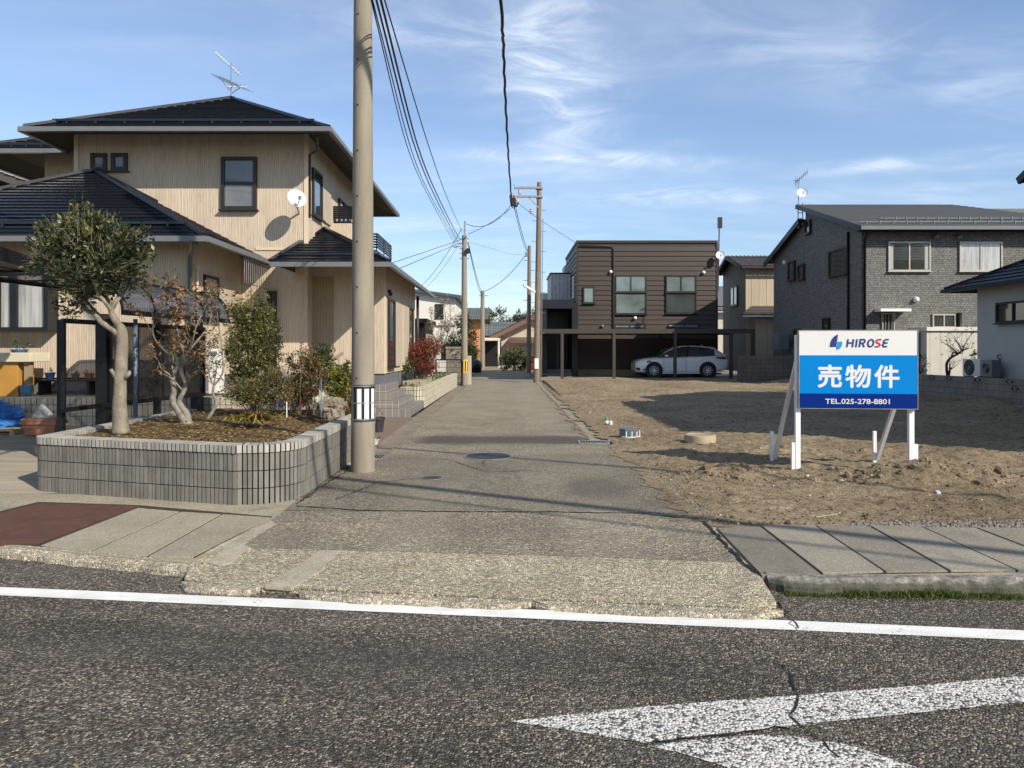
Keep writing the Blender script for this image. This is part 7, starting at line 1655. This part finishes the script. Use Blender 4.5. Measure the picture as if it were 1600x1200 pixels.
def tilehouse(name, label, x0, x1, y0, y1, z_e, z_r, wallm, roofm, rows=8, cols=22):
    rt = T(name, label, 'house', ((x0 + x1) / 2, (y0 + y1) / 2, 0)); MB().box(x0, x1, y0, y1, 0, z_e).build('wall', wallm, rt); ym = (y0 + y1) / 2; mb = MB(); o_ = .6
    tilerows(mb, (x0 - o_, y0 - o_, z_e), (x1 + o_, y0 - o_, z_e), (x0 - o_, ym, z_r), (x1 + o_, ym, z_r), rows, cols, .07); tilerows(mb, (x1 + o_, y1 + o_, z_e), (x0 - o_, y1 + o_, z_e), (x1 + o_, ym, z_r), (x0 - o_, ym, z_r), rows, cols, .07); r_ = mb.build('roof', roofm, rt)
    g = MB()
    for x in (x0, x1): g.poly([(x, y0 + .002, z_e - .01), (x, y1 - .002, z_e - .01), (x, ym, z_r - .25)])
    g.build('gable', wallm, rt); e_ = MB(); e_.box(x0 - o_, x1 + o_, y0 - o_ - .08, y0 - o_, z_e - .12, z_e + .02); e_.build('gutter', m_bronze, r_); return rt
m_or = plain('orange_wall', (.48, .22, .10), .8, .08, 1.5); m_gt = plain('grey_tile_roof', (.12, .125, .12), .5, .3, 6, isl=.5)
Yo = 60.0; oh = tilehouse('house', 'orange walled house with grey tile roof behind the short far pole', xx(700, Yo), xx(752, Yo), Yo, Yo + 8, zz(500, Yo), zz(481, 63.5), m_or, m_gt)
winp(oh, Yo, 728, 540, 744, 560, m_bronze, g_dark, mull=1, fw=.1)
# brown gabled house across the end
Yt = 70.0; m_tb = plain('brown_tile', (.11, .075, .06), .6, .3, 5, isl=.4); m_tw = plain('cream_plaster', (.5, .42, .32), .85, .08, 1.5)
th = T('house', 'brown roofed house with pale gable facing the end of the lane', 'house', (2, 74, 0)); gx0, gxp, gx1 = xx(768, Yt), xx(850, Yt), xx(925, Yt); gze, gzp = zz(528, Yt), zz(484, Yt)
mb = MB(); fr_ = [(gx0 + .6, Yt, 0), (gx1 - .6, Yt, 0), (gx1 - .6, Yt, gze + .3), (gxp, Yt, gzp - .3), (gx0 + .6, Yt, gze + .3)]; bk = [(x, 80, z) for x, _, z in fr_]; mb.poly(fr_); mb.poly(bk[::-1])
for i in range(5): j = (i + 1) % 5; mb.quad(fr_[j], fr_[i], bk[i], bk[j])
mb.build('wall', m_tw, th)
mb = MB(); tilerows(mb, (gx0 - .4, 80, gze), (gx0 - .4, Yt - 1.2, gze), (gxp, 80, gzp), (gxp, Yt - 1.2, gzp), 8, 16, .07); tilerows(mb, (gx1 + .4, Yt - 1.2, gze), (gx1 + .4, 80, gze), (gxp, Yt - 1.2, gzp), (gxp, 80, gzp), 8, 16, .07); r_ = mb.build('roof', m_tb, th)
mb = MB(); mb.bar((gx0 - .4, Yt - 1.15, gze - .25), (gxp, Yt - 1.15, gzp - .25), .15, .4); mb.bar((gx1 + .4, Yt - 1.15, gze - .25), (gxp, Yt - 1.15, gzp - .25), .15, .4); mb.build('barge_board', plain('brown_board', (.16, .09, .06), .7), r_)
winp(th, Yt, 806, 540, 832, 562, m_alm, g_curt, mull=1, fw=.1)
mb = MB(); shingles(mb, at(795, 536, Yt - 2.2), at(860, 536, Yt - 2.2), at(797, 527, Yt - .01), at(860, 527, Yt - .01), 4); mb.build('lean_to_roof', m_tb, th)
tilehouse('house', 'low grey roofed house glimpsed between orange and brown houses', xx(762, 84), xx(800, 84), 84, 92, zz(525, 84), zz(503, 88), m_tw, m_gt, 6, 14)
fc = T('carport', 'white framed flat carport at the end of the lane', 'carport', (xx(765, 65), 66, 0)); m_cw = plain('carport_white', (.6, .58, .53), .6)
mb = MB(); mb.box(xx(738, 65), xx(781, 65), 65, 69, zz(532, 65), zz(528, 65)); mb.build('roof', m_cw, fc)
for px in (742, 779.5): x = xx(px, 65); MB().box(x - .09, x + .09, 65.05, 65.25, 0, zz(532, 65) - .003).build('post', m_cw, fc)
MB().box(xx(742, 69), xx(783, 69), 69.1, 69.3, 0, 2.5).build('back_wall', m_smoke, fc)
struct(MB().quad((xx(748, 64.5), 64.4, .012), (xx(785, 64.5), 64.4, .012), (xx(785, 69), 69, .012), (xx(748, 69), 69, .012)), 'far_forecourt', m_conc)
lc_ = T('low_trailer', 'small dark covered cart parked by the far left of the lane', 'cart', (xx(743, 50), 50, 0)); c = at(743, 574, 50)
MB().blob((c.x, 50, .55), (.45, .7, .4), 3, .1, 1.5, 3).build('cover', m_smoke, lc_, smooth=True); mb = MB(); mb.lathe([(.2, -.4), (.22, 0), (.2, .4)], (c.x, 50, .22), 14, 'x'); mb.build('wheel', m_rub, lc_)
# trees and shrubs along the far lane
m_far = [leafmat('pine_leaf', (.03, .045, .02), .5, .5, False), leafmat('pine_light', (.06, .075, .03), .5, .5, False)]
def farpine(px, top, Yp, wpx, label, seed):
    global Y
    Y = Yp; rr = random.Random(seed); s = Yp / F; b = Vector((xx(px, Yp), Yp, 0)); zt = zz(top, Yp); bl = []
    for k in range(9): bl.append((Vector((b.x + rr.uniform(-.5, .5) * wpx * s, Yp + rr.uniform(-1.5, 1.5), zt - rr.uniform(.1, 1) * (zt - 2.0) * .7)), (wpx * s * rr.uniform(.2, .36), 1.3, rr.uniform(.35, .7))))
    plant('pine_tree', label, 'tree', b, [([b, b + Vector((.2, 0, zt * .5)), Vector((b.x, Yp, zt - .5))], .16)], bl, m_far, 1500, .5, .14, m_wood, .35, 8, 'pines beyond the end of the lane', .4, .3, 'crown')
farpine(768, 482, 92, 30, 'dark pine behind the orange house, leftmost of the far pines', 1); farpine(797, 489, 100, 34, 'low spreading pine right of the short far pole', 2); farpine(822, 480, 96, 38, 'tallest far pine, rising over the brown gable roof', 3); farpine(783, 500, 105, 22, 'small pine tip between its two taller neighbours', 4)
Y = 34.5
plant('conifer', 'dark green conical conifer standing behind the yellow banded pole', 'tree', q(723, 602), [([q(723, 602), q(724, 500)], .07)], [(q(724, 505), (.4, .4, .5)), (q(724, 530), (.65, .6, .6)), (q(725, 555), (.7, .6, .55)), (q(715, 545), (.5, .5, .5))], [m_lf[0], m_lf[1], m_col[2]], 5200, .11, .05, m_stem, .13, 9, None, .5, .35, 'crown')
Y = 35.5
plant('hedge_shrub', 'yellow green shrub on top of the garden wall beyond the gate', 'shrub', q(700, 598), [([q(700, 598), q(700, 540)], .04)], [(q(705, 540), (.5, .4, .25)), (q(690, 540), (.4, .4, .5))], [m_naz[0], m_lf[2], m_nan[1]], 600, .12, .06, m_stem, .1, 8, None, .3, .3)
Y = 55
for px, w_, top, lab, ms_ in ((805, .9, 545, 'bushy green garden shrub at the right end of the lane', [m_lf[1], m_lf[2], m_nan[0]]), (792, .7, 553, 'rounder green shrub left of its taller neighbour at the lane end', [m_lf[1], m_col[1], m_lf[0]]), (818, .7, 552, 'pale olive shrub next to the weathered pole at the lane end', [m_lf[2], m_nan[0], m_naz[1]]), (736, .5, 562, 'dark reddish shrub beside the far cart', [m_red[1], m_lf[0], m_nan[3]])):
    plant('garden_shrub', lab, 'shrub', q(px, 578), [([q(px, 578), q(px, top)], .05)], [(q(px, (578 + top) / 2), (w_, .7, (578 - top) / 2 * Y / F)), (q(px + 4, top + 8), (w_ * .6, .5, .5))], ms_, 700, .2, .09, m_stem, .16, 8, 'shrubs at the end of the lane', .3, .3)
rw2 = MB(); rw2.box(xx(822, 56), xx(838, 56), 56, 56.3, 0, zz(553, 56)); rw2.thing('red_fence', plain('red_board', (.25, .05, .035), .7), 'dark red low fence behind the pole feet at the lane end', 'fence')
# far left neighbour: tiled roof edge
nl = T('house', 'neighbouring tile roofed house cut off by the left edge', 'house', (-21, 27, 0)); Yn = 26.0
m_nt = plain('neighbour_tile', (.25, .25, .25), .5, .3, 6, isl=.5)
c0, c1 = at(42, 284, Yn), at(-140, 222, Yn); mb = MB(); tilerows(mb, Vector((c0.x, 36, c0.z)), c0, Vector((c1.x, 36, c1.z)), c1, 10, 16, .08); tilerows(mb, Vector((c1.x * 2 - c0.x, Yn, c0.z)), Vector((c1.x * 2 - c0.x, 36, c0.z)), c1, Vector((c1.x, 36, c1.z)), 10, 16, .08); r_ = mb.build('roof', m_nt, nl)
mb = MB(); mb.bar(c0 + Vector((0, .1, -.12)), c1 + Vector((0, .1, -.12)), .1, .3); mb.lathe([(.09, 0), (.09, 10)], (c0.x + .05, Yn - .1, c0.z - .08), 10, 'y'); mb.build('barge_board', m_soff, r_)
MB().box(c1.x - 4, c0.x - .9, Yn + .6, 35.5, 0, c0.z - .25).build('wall', m_cream2, nl)
